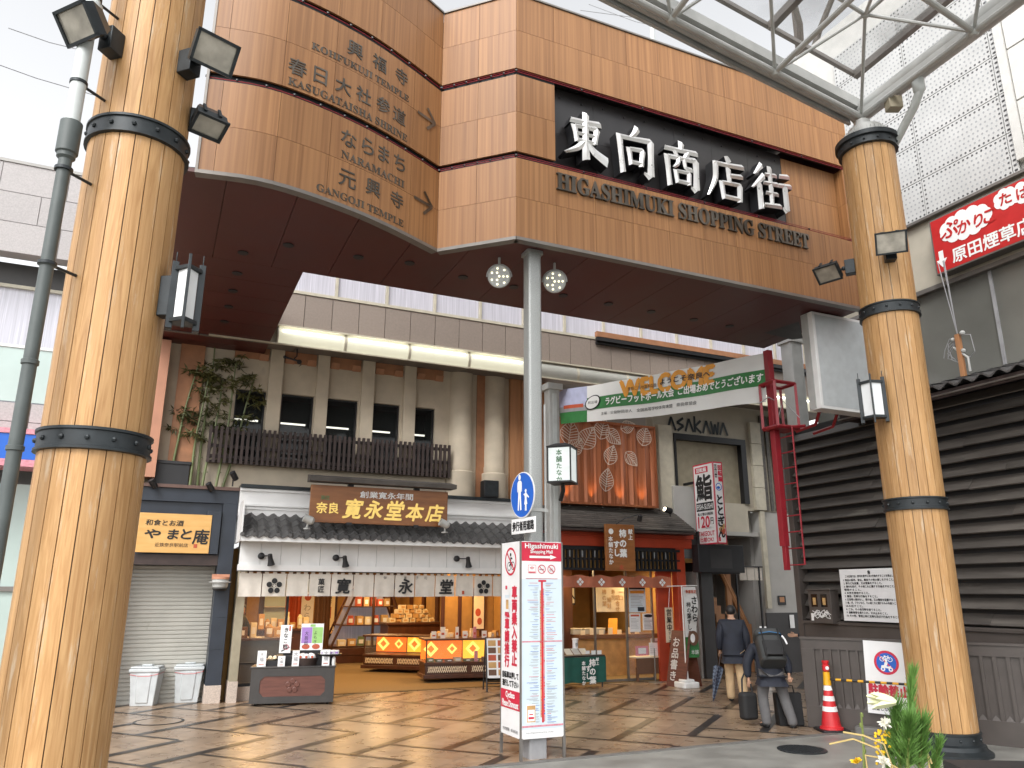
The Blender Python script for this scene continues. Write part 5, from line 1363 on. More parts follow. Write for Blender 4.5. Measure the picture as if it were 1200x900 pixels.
# glass counter near the front
def glass_case(x, y, w, rz_, label, ztop=.95, d=.75):
    t = thing('glass_counter', label, 'display case', SP(x, y), rz_)
    mb = MB(); mb.box(-w/2,w/2,-d/2,d/2,.12,.40); mb.box(-w/2-.04,w/2+.04,-d/2-.05,d/2+.02,.10,.18); mb.box(-w/2-.02,w/2+.02,-d/2-.03,d/2,.38,.43); mb.build('base', M['shop_wood'], t, bevel=.008)
    mb = MB(); n = max(1, int(w/.85))
    for k in range(n):
        a0, a1 = -w/2+w*k/n+.06, -w/2+w*(k+1)/n-.06; m_ = int((a1-a0)/.042)
        for i in range(m_):
            xx = a0+(a1-a0)*i/m_; mb.bar(xx, .22, xx+.045, .35, .016, -d/2-.008); mb.bar(xx+.045, .22, xx, .35, .012, -d/2-.0095); mb.disc(xx+.02, .29+.03*math.sin(i*2.1), .018, -d/2-.011, n=8)
    mb.build('lattice', M['paper_warm'], t, smooth=False)
    mb = MB(); mb.box(-w/2-.03,w/2+.03,-d/2-.03,d/2+.03,ztop-.04,ztop); 
    for sx in (-1, 1): mb.box(sx*(w/2-.02)-.015,sx*(w/2-.02)+.015,-d/2+.0,-d/2+.03,.43,ztop-.04)
    mb.build('top_slab', M['shop_wood'], t, bevel=.006)
    mb = MB(); n = 2
    for k in range(n): mb.box(-w/2+w*k/n+.02, -w/2+w*(k+1)/n-.02, d/2-.06, d/2-.03, .45, ztop-.05, k)
    mb.build('lit_back', [M['case_light'], M['case_light_y']], t)
    mb = MB()
    for k in range(4):
        cx = -w/2+w*(k+.5)/4; s_ = .17 if k % 2 == 0 else .12; cz = (ztop+.40)/2
        mb.poly([(cx-s_,cz),(cx,cz-s_),(cx+s_,cz),(cx,cz+s_)], d/2-.064, 0); mb.poly([(cx-s_*.5,cz),(cx,cz-s_*.5),(cx+s_*.5,cz),(cx,cz+s_*.5)], d/2-.067, 1)
    mb.build('lozenge_pattern', [M['case_mark'], M['case_light']], t)
    mb = MB(); mb.rect(-w/2+.02,w/2-.02,.43,ztop-.04,-d/2+.005); mb.build('front_glass', M['case_glass'], t, smooth=False)
    return t
cx, cy = sxy(500, 801); gw = 1.95; gr_ = TH-RAD(8)
gx, gy = cx+gw/2*math.cos(RAD(8))+.05, cy+.36
zt_ = zof(548, 749, 17.6)
glass_case(gx, gy, gw, gr_, 'glass sweet counter with orange lit back and lozenge pattern at the front of the shop', zt_)
for sx in (-.8, .8):
    q = thing('counter_caster', 'black caster under the front glass sweet counter', 'caster', SP(gx+sx, gy-.25), gr_, 'casters of the glass counter') if False else None
for i in range(9):
    xx = -.85+i*.21; w_ = .15
    packet(gx+xx, gy-.14+.05*(i % 2)-xx*.13, .43, w_, .2, .05+.03*(i % 3 == 0), ('packet_green','packet_green','packet_dark','packet_cream')[i % 4], gr_, 'low sweet box behind the glass of the orange lit counter', 'boxes inside the lit counter')
for i, xx in enumerate((-.72,-.60,-.46,-.34,.02,.16,.62,.72)):
    packet(gx+xx, gy+.06-xx*.13, zt_, .12, .10, .10+.04*(i % 3), ('packet_cream','kraft','paper_warm')[i % 3], gr_+.1*i, 'small sweet packet on top of the orange lit counter', 'packets on top of the lit counter')
for i, (xx, m, lab) in enumerate(((-.82,'sign_white','white price card at the left end on top of the orange lit counter'),(-.62,'sign_white','white price card with red seal on top of the orange lit counter'),(-.30,'sign_white','narrow white price card upright on top of the orange lit counter'),(-.12,'sign_white','wide white price card on top of the orange lit counter'),(.10,'pink_print','pink price card on top of the orange lit counter'),(.32,'sign_white','white price card right of the pink one on the lit counter'),(.74,'sign_white','tall white price card at the right end of the lit counter'))):
    o = thing('price_card', lab, 'price card', SP(gx+xx, gy-.28-xx*.13, zt_), gr_)
    w_ = .11 if i not in (2, 4, 6) else .075; h_ = .15 if i not in (1,2,4,6) else .24; mb = MB(); mb.box(-w_/2,w_/2,0,.01,0,h_); mb.build('card', M[m], o); mb = MB(); mb.rect(-w_*.3,w_*.3,h_*.3,h_*.5,-.002); mb.build('print', M['packet_red'], o)
o = thing('price_card', 'pink price card lying against the glass inside the lit counter', 'price card', SP(gx+.12, gy-.34, .43), gr_); mb = MB(); mb.box(-.04,.04,0,.01,0,.22); mb.build('card', M['pink_print'], o)
# second counter further in
cx2, cy2 = F(470, 775, -3.9)[0]-.55, 3.9; glass_case(cx2+.55, min(cy2, 4.2), 1.7, TH-RAD(40), 'second glass counter turned sideways behind the front one', .88)
x2, y2 = cx2+.75, min(cy2, 4.2)+.2
hx_ = F(481, 740, -5.8)[0]
t = thing('packet_stand', 'dark wooden stand carrying a heap of cream sweet packets', 'stand', SP(hx_, 5.8), TH)
mb = MB(); mb.box(-.75,.75,-.4,.4,.02,1.05); mb.box(-.8,.8,-.45,.45,1.05,1.11); mb.build('table', M['shop_wood'], t, bevel=.01)
for lv, n in enumerate((7, 6, 5, 4)):
    for i in range(n):
        packet(hx_-.66+1.32*(i+.5+.5*lv)/7, 5.75+.04*math.sin(i*3), 1.11+lv*.115, .17, .2, .11, ('packet_cream','kraft','paper_warm')[(i+lv) % 3], TH+.15*math.sin(i*5+lv), 'cream sweet packet in the heap on the dark wooden stand', 'heap of cream packets', 'kraft')
# left side: register counter, member of staff, low tables
t = thing('register_counter', 'grey brick patterned register counter at the left of the sweet shop', 'counter', SP(.62, 2.3), TH)
mb = MB(); mb.box(-.5,.75,-.35,.35,.02,.92); mb.build('body', M['cabinet_dark'], t); mb = MB(); mb.box(-.55,.8,-.4,.4,.92,.97); mb.build('top', M['shop_wood'], t, bevel=.006)
for i, (xx, yy, w_, h_, m, lab) in enumerate(((.35,2.15,.28,.22,'packet_dark','dark cash register screen on the register counter'),(.95,2.3,.2,.26,'kraft','tall tan gift box on the register counter'),(1.2,2.4,.3,.2,'kraft','wide tan gift box at the end of the register counter'),(.62,2.25,.12,.3,'packet_cream','slim cream gift box in the middle of the register counter'))): packet(xx, yy, .97, w_, .18, h_, m, TH, lab, 'boxes on the register counter')
t = thing('back_counter', 'dark counter stacked with tan gift boxes deep in the shop', 'counter', SP(F(322,740,-5.6)[0]+.1, 5.6), TH)
mb = MB(); mb.box(-1.0,.8,-.35,.35,.02,.95); mb.box(-1.05,.85,-.4,.4,.95,1.0); mb.build('body', M['shop_wood'], t, bevel=.006)
rn = random.Random(8)
for i in range(11): packet(F(322,740,-5.6)[0]-.85+i*.16, 5.5+.06*(i % 3), 1.0, .14, .16, rn.uniform(.12,.42), pk[rn.randrange(2)], TH, 'tan gift box on the counter deep in the shop', 'gift boxes deep in the shop')
t = thing('wall_shelf', 'pale green backed shelf on the rear wall of the sweet shop', 'shelf', SP(F(337,730,-9.6)[0], 9.6), TH)
mb = MB(); mb.box(-.7,.7,.2,.25,.9,2.3); mb.build('back', M['glass_green'], t); mb = MB()
for z in (1.0,1.45,1.9): mb.box(-.72,.72,-.05,.2,z,z+.03)
mb.build('board', M['ivory'], t)
for px, py, w_, h_, ch, lab, m in ((358,732,.34,1.05,'祝','white hanging banner with red mark inside the shop','packet_red'),):
    t = thing('hanging_banner', lab, 'banner', SP(F(359,730,-6.9)[0], 6.9, .85), TH); mb = MB(); mb.box(-w_/2,w_/2,0,.01,0,h_); mb.build('cloth', M['sign_white'], t)
    mb = MB(); mb.disc(0,h_-.14,.09,-.003,0); mb.vtext('わらび', 0, h_-.3, .2, y=-.003, mi=1); mb.build('print', [M[m], M['grey_print']], t, smooth=False)
for x_, lab in ((1.55,'dark red patterned curtain left of the white hanging banner'),(2.45,'dark patterned curtain right of the white hanging banner')):
    t = thing('shop_drape', lab, 'curtain', SP(F(359,730,-7)[0]+(-.38 if x_ < 2 else .42), 7.0, .4), TH); mb = MB(); n = 12; vs = []
    for z in (0, 1.9):
        for k in range(n+1): vs.append((-.22+.44*k/n, .03*math.sin(k*1.9), z))
    mb.add(vs, [(k,k+1,n+2+k,n+1+k) for k in range(n)]); mb.build('cloth', M['packet_red' if x_ < 2 else 'packet_dark'], t)
t = thing('tea_table', 'small wooden tea table with chairs round it at the back of the shop', 'table', SP(F(386,740,-8.6)[0], 8.6), TH)
mb = MB(); mb.box(-.5,.5,-.35,.35,.72,.77); mb.build('top', M['kraft'], t); mb = MB(); mb.box(-.05,.05,-.05,.05,0.03,.72); mb.box(-.3,.3,-.04,.04,.02,.06); mb.build('pedestal', M['black'], t)
for sx, lab in ((-.75,'dark dining chair left of the tea table'),(.75,'dark dining chair right of the tea table')):
    t = thing('dining_chair', lab, 'chair', SP(F(386,740,-8.6)[0]+sx, 8.3), TH, 'chairs at the tea table'); mb = MB(); mb.box(-.2,.2,-.2,.2,.42,.46); mb.build('seat', M['packet_dark'], t)
    mb = MB(); mb.box(-.2,.2,.16,.2,.5,.9); mb.build('backrest', M['black'], t)
    for ax, ay in ((-.18,-.18),(.18,-.18),(-.18,.18),(.18,.18)): mb = MB(); mb.box(ax-.02,ax+.02,ay-.02,ay+.02,.02,.42); mb.build('leg', M['black'], t)
for x_, w_, m, lab in ((3.75,.36,'packet_cream','cream scroll with red figure hanging beside the brown posts'),(4.5,.32,'paper_warm','narrow cream scroll hanging on the rear wall')):
    t = thing('wall_scroll', lab, 'scroll', SP(x_, 9.85, .75), TH); mb = MB(); mb.box(-w_/2,w_/2,0,.01,0,1.15); mb.build('paper', M[m], t); mb = MB(); mb.rect(-.07,.07,.35,.7,-.003,0); mb.vtext('福茶', 0, 1.1, .15, y=-.003, mi=1); mb.build('print', [M['packet_red'], M['ink']], t, smooth=False)
u, z = F(571, 720); t = thing('framed_print', 'framed picture of two red fruits on the right wall of the sweet shop', 'picture', SP(5.5, 1.9, 1.05), TH)
mb = MB(); mb.box(-.02,.30,0,.03,0,.95); mb.build('frame', M['shop_wood'], t); mb = MB(); mb.rect(.01,.27,.03,.92,-.003,0); mb.disc(.12,.40,.07,-.005,1,rz=.09); mb.disc(.16,.20,.06,-.005,1,rz=.08); mb.build('print', [M['paper_warm'], M['packet_red']], t, smooth=False)
t = thing('pier_wall', 'ochre wall panel with dark battens at the right end of the sweet shop', 'wall', SP(5.35, 2.0), TH)
mb = MB(); mb.box(-.6,.75,0,.08,.02,2.6); mb.build('panel', M['shop_wall'], t); mb = MB()
for x_ in (-.62,-.2,.35,.7): mb.box(x_,x_+.09,-.02,0,.02,2.6)
mb.build('batten', M['shop_wood'], t)
# A-board outside
p = G(577, 811); t = thing('menu_board', 'black A frame menu board with food photographs beside the information box', 'menu board', p+EX*.12, TH-RAD(12))
mb = MB()
for y0, y1 in ((0,.20),(.42,.22)):
    for sx in (-.22,.22): mb.tube([(sx,y0,0),(sx,y1,1.02)], .018, 6)
    mb.tube([(-.22,y0+(y1-y0)*.15,.15),(.22,y0+(y1-y0)*.15,.15)], .012, 6)
mb.build('frame', M['black'], t)
mb = MB(); mb.add([(-.21,.045,.25),(.21,.045,.25),(.21,.185,1.0),(-.21,.185,1.0)], [(0,1,2,3)]); mb.build('board', M['sign_white'], t)
mb = MB()
for k in range(5):
    for c in (-.1,.1): mb.rect(c-.08,c+.08,.30+k*.138,.41+k*.138,0,(k+(c > 0)) % 3)
mb.v = [(v[0], .045+(v[2]-.25)*.14/.75-.004, v[2]) for v in mb.v]; mb.build('food_photo', [M['packet_dark'], M['kraft'], M['packet_red']], t, smooth=False)
# =================================================================== persimmon leaf sushi shop (vermilion front)
ua, ub_ = 6.05, 10.32
red = thing('vermilion_shop', 'small shop with vermilion timber front, black lattice and shingled eave', 'shop building', P0, TH)
ro = .55
zEv = F(735, 619, ro+.35)[1]; zB0 = F(735, 641, ro)[1]; zL1 = F(735, 643, ro)[1]; zL0 = F(735, 669, ro)[1]
uR0_ = F(811, 640, ro)[0]; mb = MB(); mb.box(ua, uR0_, -ro, -ro+.20, zB0, zEv-.02); mb.box(ua, uR0_+.02, -ro-.05, -ro, zEv-.17, zEv-.03)
uR0, uR1 = F(796, 720, ro)[0], F(806, 720, ro)[0]
mb.box(uR0, uR1, -ro, -ro+.22, 0, zB0); mb.box(F(772,740,.35)[0], F(790,740,.35)[0], -.35, -.28, 0, zL0+.2); mb.box(ua, ua+.2, -ro, -ro+.2, 0, zB0)
mb.build('vermilion_frame', M['red_paint'], red, bevel=.008)
mb = MB(); rws = 11; uT0, uT1 = F(786,601,0)[0], F(816,623,ro+.42)[0]; oa_, oe_ = .0, ro+.42; zt5 = F(720, 594, .0)[1]
for r_ in range(rws):
    t0, t1 = r_/rws, (r_+1.1)/rws; u = ua-.1
    rr = random.Random(r_)
    ulim = uT1+(uT0-uT1)*(1-t0); 
    while u < ulim-.02:
        w_ = min(rr.uniform(.35, .6), ulim-u)
        y0, y1 = -(oa_+(oe_-oa_)*t0), -(oa_+(oe_-oa_)*t1); z0, z1 = zt5+(zEv-zt5)*t0, zt5+(zEv-zt5)*t1+.012
        mb.add([(u,y0,z0),(u+w_-.006,y0,z0),(u+w_-.006,y1,z1),(u,y1,z1),(u,y1,z1-.03),(u+w_-.006,y1,z1-.03)], [(3,2,1,0),(4,5,2,3)]); u += w_
mb.build('shingled_eave', M['shingle'], red, smooth=False)
mb = MB(); mb.xprism([(-oa_,zt5-.03),(-oe_,zEv-.045),(-oe_,zEv-.09),(-oa_,zEv-.09)], ua-.1, min(uT0, uT1)-.02); mb.build('eave_soffit', M['dark_wood'], red)
mb = MB(); u0_, u1_ = ua+.22, F(796,650,ro)[0]
mb.box(u0_, u1_, -ro-.03, -ro+.03, zL1-.05, zL1); mb.box(u0_, u1_, -ro+.02, -ro+.10, zL1-.03, zB0+.02); mb.box(u0_, u1_, -ro-.03, -ro+.03, zL0, zL0+.05); mb.box(u0_, u1_, -ro-.012, -ro+.012, (zL0+zL1)/2-.02, (zL0+zL1)/2+.02)
k = u0_
while k < u1_-.05: mb.box(k, k+.045, -ro-.025, -ro+.02, zL0+.05, zL1-.05); k += .105
lat = mb.build('lattice', M['black'], red)
mb = MB(); mb.box(u0_, u1_, -ro+.06, -ro+.08, zL0, zL1, 0); k = u0_+.14
while k < u1_-.2: mb.rect(k, k+.11, zL1-.20, zL1-.06, -ro+.052, 1); k += .32
mb.build('lattice_backing', [M['shop_wall'], M['sign_white']], red, smooth=False)
# room
mb = MB(); mb.box(ua, ub_, -.25, 4.2, 0, .02); mb.build('floor', M['shop_floor'], red)
mb = MB(); mb.box(ua, ub_, -.2, 4.2, 2.6, 2.7); mb.box(ua, ua+.06, -.25, 4.2, .02, 2.6); mb.box(ub_-.35, ub_-.28, -.25, 4.2, .02, 2.6); mb.box(ua, ub_, 4.2, 4.3, 0, 2.7); mb.build('room_wall', M['shop_wall'], red, smooth=False)
mb = MB(); px1 = F(690, 720, .0)[0]; mb.box(px1-.35, px1+.25, 1.2, 1.5, .02, 2.6); mb.box(px1+.27, ub_-.4, 1.6, 2.2, .02, .95) ; mb.build('inner_timber', M['shop_wood'], red)
mb = MB(); mb.box(px1+.2, ub_-.4, .8, 1.5, .86, .95); mb.build('counter_top', M['packet_dark'], red, bevel=.006)
mb = MB(); mb.box(px1+.25, ub_-.45, .95, 1.4, .02, .86); mb.build('counter_front', M['kraft'], red)
mb = MB()
for px in (698, 735.5, 766): u = F(px, 740, .2)[0]; mb.box(u-.018, u+.018, -.2, -.14, .02, 2.5)
mb.box(F(698,740,.2)[0], F(766,740,.2)[0], -.19, -.15, .02, .07); mb.build('door_frame', M['alu'], red)
mb = MB(); mb.rect(F(736,740,.2)[0], F(765,740,.2)[0], .07, 2.4, -.17); mb.build('glass_door', M['clear'], red, smooth=False)
for x in (7.2, 9.2): lamp('shop_lamp', (x, .6, 2.5), 20, .45, (1,.72,.36), parent=red)
def paper(px0, py0, px1_, py1, off, name, label, draw, mats, base='sign_white', frame=None, thick=.012, cat='notice'):
    a, zt_ = F(px0, (py0+py1)/2, off)[0], F((px0+px1_)/2, py0, off)[1]; b, zb_ = F(px1_, (py0+py1)/2, off)[0], F((px0+px1_)/2, py1, off)[1]
    t = thing(name, label, cat, W((a+b)/2, off, (zt_+zb_)/2), TH); w, h = b-a, zt_-zb_
    mb = MB(); mb.box(-w/2, w/2, 0, thick, -h/2, h/2); mb.build('sheet', M[base], t)
    mb = MB(); draw(mb, w, h); mb.build('print', [M[k] for k in mats], t, smooth=False); return t
def lines(m, w, h, n, mi=0, top=.42, bot=-.42, seed=1):
    r = random.Random(seed)
    for i in range(n): z = h*(top+(bot-top)*i/max(n-1, 1)); m.bar(-w*.4, z, -w*.4+w*r.uniform(.45,.8), z, h*.018, -.003, mi)
paper(699, 688, 731.5, 717, -.7, 'menu_display', 'pale glowing menu panel with faint characters behind the shop counter', lambda m, w, h: [m.vtext(s_, x*w, z*h, .12, y=-.003, bold=.001) for s_, x, z in (('柿の葉',-.22,.42),('鯖鮭',-.05,.1),('寿司',.10,.42),('詰合せ',.25,.2),('一口',.38,.42))], ['kraft'], 'paper_warm')
paper(737, 687, 756.5, 717.5, .19, 'shop_notice', 'printed poster with dark heading on the glass door', lambda m, w, h: (m.rect(-w*.48,w*.48,h*.38,h*.48,-.003,0), m.rect(-w*.42,w*.42,h*.22,h*.33,-.003,1), lines(m,w,h,9,2,.16,-.3), m.rect(.0,w*.4,-h*.46,-h*.30,-.004,3)), ['ink','orange_print','grey_print','navy'], 'map_blue')
paper(738, 719, 750.5, 740.5, .19, 'shop_notice', 'white notice with red heading on the glass door, left of a pair', lambda m, w, h: (m.rect(-w*.40,w*.40,h*.34,h*.44,-.003,1), lines(m,w,h,8,0,.22,-.3)), ['grey_print','packet_red'])
paper(753.5, 719, 766.5, 738.5, .19, 'shop_notice', 'white notice with black oval heading on the glass door, right of a pair', lambda m, w, h: (m.disc(0,h*.36,w*.38,-.003,0,rz=h*.10), lines(m,w,h,8,0,.18,-.38)), ['ink'])
paper(780, 712, 789, 753, .36, 'vertical_plaque', 'narrow cream plaque with black writing on the vermilion wall', lambda m, w, h: (m.vtext('営業中', .0, h*.47, w*.7, y=-.003, bold=.002), m.vtext('柿の葉ずし本舗', .0, h*.18, w*.38, y=-.003)), ['ink'], 'paper_warm', cat='plaque')
t = paper(665, 687, 674, 709, -1.6, 'framed_calligraphy', 'framed calligraphy on the yellow wall at the left inside the vermilion shop', lambda m, w, h: (m.rect(-w*.38,w*.38,-h*.40,h*.40,-.003,0), m.text('入', 0, 0, h*.45, y=-.006, mi=1, bold=.006)), ['paper_warm','ink'], 'dark_wood', cat='picture')
# goods on the counter
rn = random.Random(4)
uc = px1
for i in range(7):
    o = thing('counter_card', 'small white price card standing along the sushi shop counter', 'price card', W(px1+.35+i*.25, -.9, .95), TH, 'price cards on the sushi counter'); mb = MB(); mb.box(-.06,.06,0,.01,0,.10+.05*(i % 2)); mb.build('card', M['paper_warm'], o)
for i in range(3):
    o = thing('sushi_box', 'grey lidded sushi box displayed on the sushi shop counter', 'sushi box', W(px1+.3+i*.32, -1.15, .95), TH, 'boxes on the sushi counter'); mb = MB(); mb.box(-.12,.12,-.08,.08,0,.12); mb.build('box', M['steel_white'], o, bevel=.01); mb = MB(); mb.box(-.125,.125,-.085,.085,.12,.14); mb.build('lid', M['case_light_y'] if i == 9 else M['paper_warm'], o)
o = thing('counter_poster', 'orange lit photo poster leaning on the sushi shop counter', 'poster', W(F(718,730,-.95)[0], -.95, .95), TH); mb = MB(); mb.add([(-.15,0,0),(.12,0,0),(.2,.1,.36),(-.05,.1,.36)], [(0,1,2,3)]); mb.build('sheet', M['orange_print'], o)
# terracotta curtain
zc1, zc0 = F(725, 674, .62)[1], F(725, 688.5, .62)[1]; a, b = F(640, 680, .62)[0], F(786, 682, .62)[0]
t = thing('short_curtain', 'short gathered terracotta curtain with white lozenge crests under the black lattice', 'curtain', W(0, .62, 0), TH)
mb = MB(); n = 90; m_ = 4; vs = []
for i in range(m_+1):
    for k in range(n+1):
        x = a+(b-a)*k/n; ph = (k % 15)/15*2*math.pi
        vs.append((x, -.035*math.cos(ph)*(1-i/m_*.2), zc1+(zc0-zc1)*i/m_-(.04*(math.cos(ph)*.5+.5) if i == 0 else 0)))
mb.add(vs, [(i*(n+1)+k, i*(n+1)+k+1, (i+1)*(n+1)+k+1, (i+1)*(n+1)+k) for i in range(m_) for k in range(n)]); mb.build('cloth', M['orange_cloth'], t)
mb = MB(); zm_ = (zc1+zc0)/2-.02
for k in range(6):
    x = a+(b-a)*(k+.5)/6
    for dx, dz in ((0,.05),(.05,0),(0,-.05),(-.05,0)): mb.poly([(x+dx-.04,zm_+dz),(x+dx,zm_+dz-.04),(x+dx+.04,zm_+dz),(x+dx,zm_+dz+.04)], -.05)
mb.build('crests', M['sign_white'], t)
# hanging sign
a, b = F(710.5, 640, 1.1)[0], F(744, 640, 1.1)[0]; zt6, zb8 = F(727, 614.5, 1.1)[1], F(727, 669, 1.1)[1]
t = thing('hanging_shop_sign', 'brown hanging board with glowing white brush characters in front of the lattice', 'signboard', W((a+b)/2, 1.1, (zt6+zb8)/2), TH); hw, hh = (b-a)/2, (zt6-zb8)/2
mb = MB(); mb.box(-hw,hw,0,.08,-hh,hh); mb.build('board', M['sign_wood'], t, bevel=.006)
mb = MB(); mb.vtext('柿の葉', hw*.16, hh*.82, hh*.36, y=-.006, bold=.009, pitch=1.18); mb.vtext('すし', -hw*.30, hh*.30, hh*.32, y=-.006, bold=.009, pitch=1.1)
mb.vtext('本舗たなか', -hw*.70, hh*.48, hh*.22, y=-.006, bold=.004, pitch=1.12); mb.vtext('献上', hw*.70, hh*.82, hh*.22, y=-.006, bold=.005)
mb.disc(-hw*.66, hh*.68, hw*.17, -.006, 0); mb.vtext('本', hw*.0, -hh*.72, hh*.22, y=-.006, mi=1, bold=.004)
mb.build('brush_characters', [M['white_ink'], M['packet_red']], t, smooth=False)
mb = MB(); mb.tube([(-.1,-.0,hh),(.05,-.12,hh+.12),(hw*.85,-.25,hh+.20)], .012, 6); mb.lathe([(.055,-.08),(.055,.05),(.03,.07)], 12, o=(hw*.95,-.27,hh+.14), M=Matrix.Rotation(RAD(30), 3, 'X')); mb.build('sign_lamp', M['black'], t)
# copper leaf panel
a, b = F(650, 545, .30)[0], F(766.5, 545, .30)[0]; zt7, zb9 = F(710, 497, .30)[1]-.0, F(710, 590, .30)[1]
t = thing('copper_leaf_panel', 'copper coloured wall panel etched with pale leaves above the vermilion shop', 'wall panel', W((a+b)/2, .30, 0), TH); hw = (b-a)/2
mb = MB(); n = 60; vs = []
for z in (zb9, zt7):
    for k in range(n+1): vs.append((-hw+2*hw*k/n, .02*math.sin(k*.9)+.012*math.sin(k*2.3), z))
mb.add(vs, [(k,k+1,n+2+k,n+1+k) for k in range(n)]); mb.build('copper_sheet', M['copper'], t)
mb = MB()
for q in ((-hw-.05,-hw),(hw,hw+.05)): mb.box(q[0],q[1],-.05,.29,zb9-.05,zt7+.05)
mb.box(-hw,hw,-.05,.29,zt7,zt7+.05); mb.box(-hw,hw,-.05,.29,zb9-.05,zb9); mb.build('copper_frame', M['copper'], t)
mb = MB()
def leaf(cx, cz, L_, W_, ang):
    ca, sa_ = math.cos(ang), math.sin(ang); tr_ = lambda x, z: (cx+x*ca-z*sa_, cz+x*sa_+z*ca)
    up = [(-L_/2+L_*k/10, W_/2*math.sin(math.pi*(k/10)**.8)) for k in range(11)]; ln = []
    for q in (up, [(x, -z) for x, z in up]):
        for p, r_ in zip(q, q[1:]): ln.append((*tr_(*p), *tr_(*r_)))
    ln.append((*tr_(-L_/2,0), *tr_(L_/2,0)))
    for k in range(2, 9):
        for s_ in (1, -1): x = -L_/2+L_*k/10; ln.append((*tr_(x,0), *tr_(min(x+L_*.14, L_*.45), s_*W_/2*math.sin(math.pi*(min(k+1.3, 9.6)/10)**.8)*.92)))
    for l in ln: mb.bar(*l, .016, -.040)
for px, py, L_, W_, an in ((668,507,.62,.5,80),(689,513,.62,.48,60),(706,502,.55,.42,75),(719,512,.50,.36,-40),(736,500,.44,.3,20),(716,533,.5,.36,70),(711,562,.56,.38,80),(740,538,.44,.32,-45),(755,511,.5,.42,75),(675,523,.5,.36,50),(664,532,.4,.3,70)):
    u, z = F(px, py, .34); leaf(u-(a+b)/2, z, L_, W_, RAD(an))
mb.build('etched_leaves', M['leafline'], t)
for k, x in enumerate((-1.05,-.4,.35,.95)):
    lamp('panel_lamp', (x, -.10, zb9+.03), 9, .05, (1,.55,.22), 'SPOT', t, (RAD(172), 0, 0), RAD(60))
# timber and render piers to the right of it
asa = thing('beige_clad_building', 'beige clad building with dark lettering over a tall screen, right of the copper panel', 'building', P0, TH)
uA, uB2 = F(767,540)[0], 14.6
ztop = 6.75; zw1, zw0 = F(830,513)[1], F(830,588)[1]; ux0, ux1 = F(793,550)[0], F(873,555)[0]
mb = MB(); mb.box(uA, ux0, 0, .3, 2.4, ztop); mb.box(ux1, uB2, .01, .3, 3.95, ztop); mb.box(ux0, ux1, .002, .3, zw1, ztop); mb.box(ux0, ux1, .002, .3, 3.3, zw0)
mb.build('cladding', M['wall_beige'], asa, smooth=False)
mb = MB(); u = F(778,560)[0]; mb.box(u-.18, u+.22, -.12, 0, 3.2, 5.95); mb.build('pier', M['ivory'], asa, bevel=.006); mb = MB(); u = F(885,545)[0]
for k in range(4): mb.box(u-.16, u+.18, -.10, 0, 3.97+k*.58, 4.54+k*.58)
mb.build('pier', M['ivory'], asa, bevel=.006)
mb = MB(); mb.box(ux0, ux1, .12, .16, zw0, zw1-.1); mb.build('roller_screen', M['tan'], asa)
mb = MB()
for q in ((ux0-.06,ux0,zw0,zw1+.03),(ux1-.10,ux1+.06,zw0,zw1+.03),(ux0,ux1-.1,zw1-.12,zw1+.03)): mb.box(q[0],q[1],-.04,.14,q[2],q[3])
mb.build('screen_frame', M['black'], asa)
mb = MB(); u = F(893,545)[0]
while u < 14.5: mb.box(u, u+.09, -.04, 0, 3.97, 6.5); u += .17
mb.build('slat_cladding', M['louver'], asa, smooth=False)
u0_, z0_ = F(782, 497, .03); u1_, z1_ = F(853, 502, .03)
mb = MB()
lw_, lh_ = (u1_-u0_)/7, .34; cz_ = (z0_+z1_)/2
SEG = {'A': [(0,0,.5,1),(.5,1,1,0)], 'S': [(.9,1,.1,.62),(.1,.62,.9,.4),(.9,.4,.1,0)], 'K': [(.1,0,.1,1.25),(.1,.45,.9,.95),(.1,.45,.9,0)], 'W': [(0,1,.25,0),(.25,0,.5,.8),(.5,.8,.75,0),(.75,0,1,1)]}
for i, ch in enumerate('ASAKAWA'):
    for s_ in SEG[ch]: mb.bar(u0_+lw_*(i+s_[0]*.9), cz_-lh_/2+lh_*s_[1], u0_+lw_*(i+s_[2]*.9), cz_-lh_/2+lh_*s_[3], .065, -.032-.001*(i % 2))
for f_ in list(mb.f): pass
mb.build('lettering', M['iron'], asa, smooth=False)
# stair passage below
mb = MB(); uS = F(812,700)[0]; mb.box(uS, ux1+.35, 1.8, 1.9, 0, 3.95); mb.box(ux1+.35, uB2, .0, .3, 1.1, 3.94); mb.box(ux1+.35-.1, ux1+.35, .3, 1.8, 0, 3.95); mb.box(uS-.1, uS, -.3, 1.8, 0, 2.4); mb.box(uS,ux1+.3,0,1.8,3.3,3.4)
mb.build('passage_wall', M['wall_grey'], asa, smooth=False)
mb = MB(); mb.box(ux1+.30, uB2, -.03, -.001, 0, F(910,718)[1]); mb.box(uS-.04, uS+.30, -.4, 1.79, 0.01, 3.2); mb.build('black_dado', M['charboard'], asa)
uq = F(893,640)[0]; mb = MB(); mb.box(uq-.04, uq+.10, -.08, -.002, F(893,713)[1], 3.95); mb.build('corner_trim', M['ivory'], asa)
st = thing('timber_stair', 'timber staircase with handrail rising behind the black board to the left', 'staircase', P0, TH)
mb = MB(); ub0, zb0_ = F(874, 770, -.6); ub0 = F(876,775,-.6)[0]; ut = F(836, 690, -.6)[0]
for k in range(9):
    f_ = k/8; x = ub0+(ut-ub0)*f_; mb.box(x-.28, x, .5, 1.5, .2*k, .2*(k+1))
mb.build('step', M['orange_wood'], st, smooth=False)
mb = MB(); mb.box(ub0-.06, ub0+.06, .42, .50, 0, 1.15); x = F(850,660,-.5)[0]; mb.box(x-.07, x+.07, .42, .5, 0, 3.2)
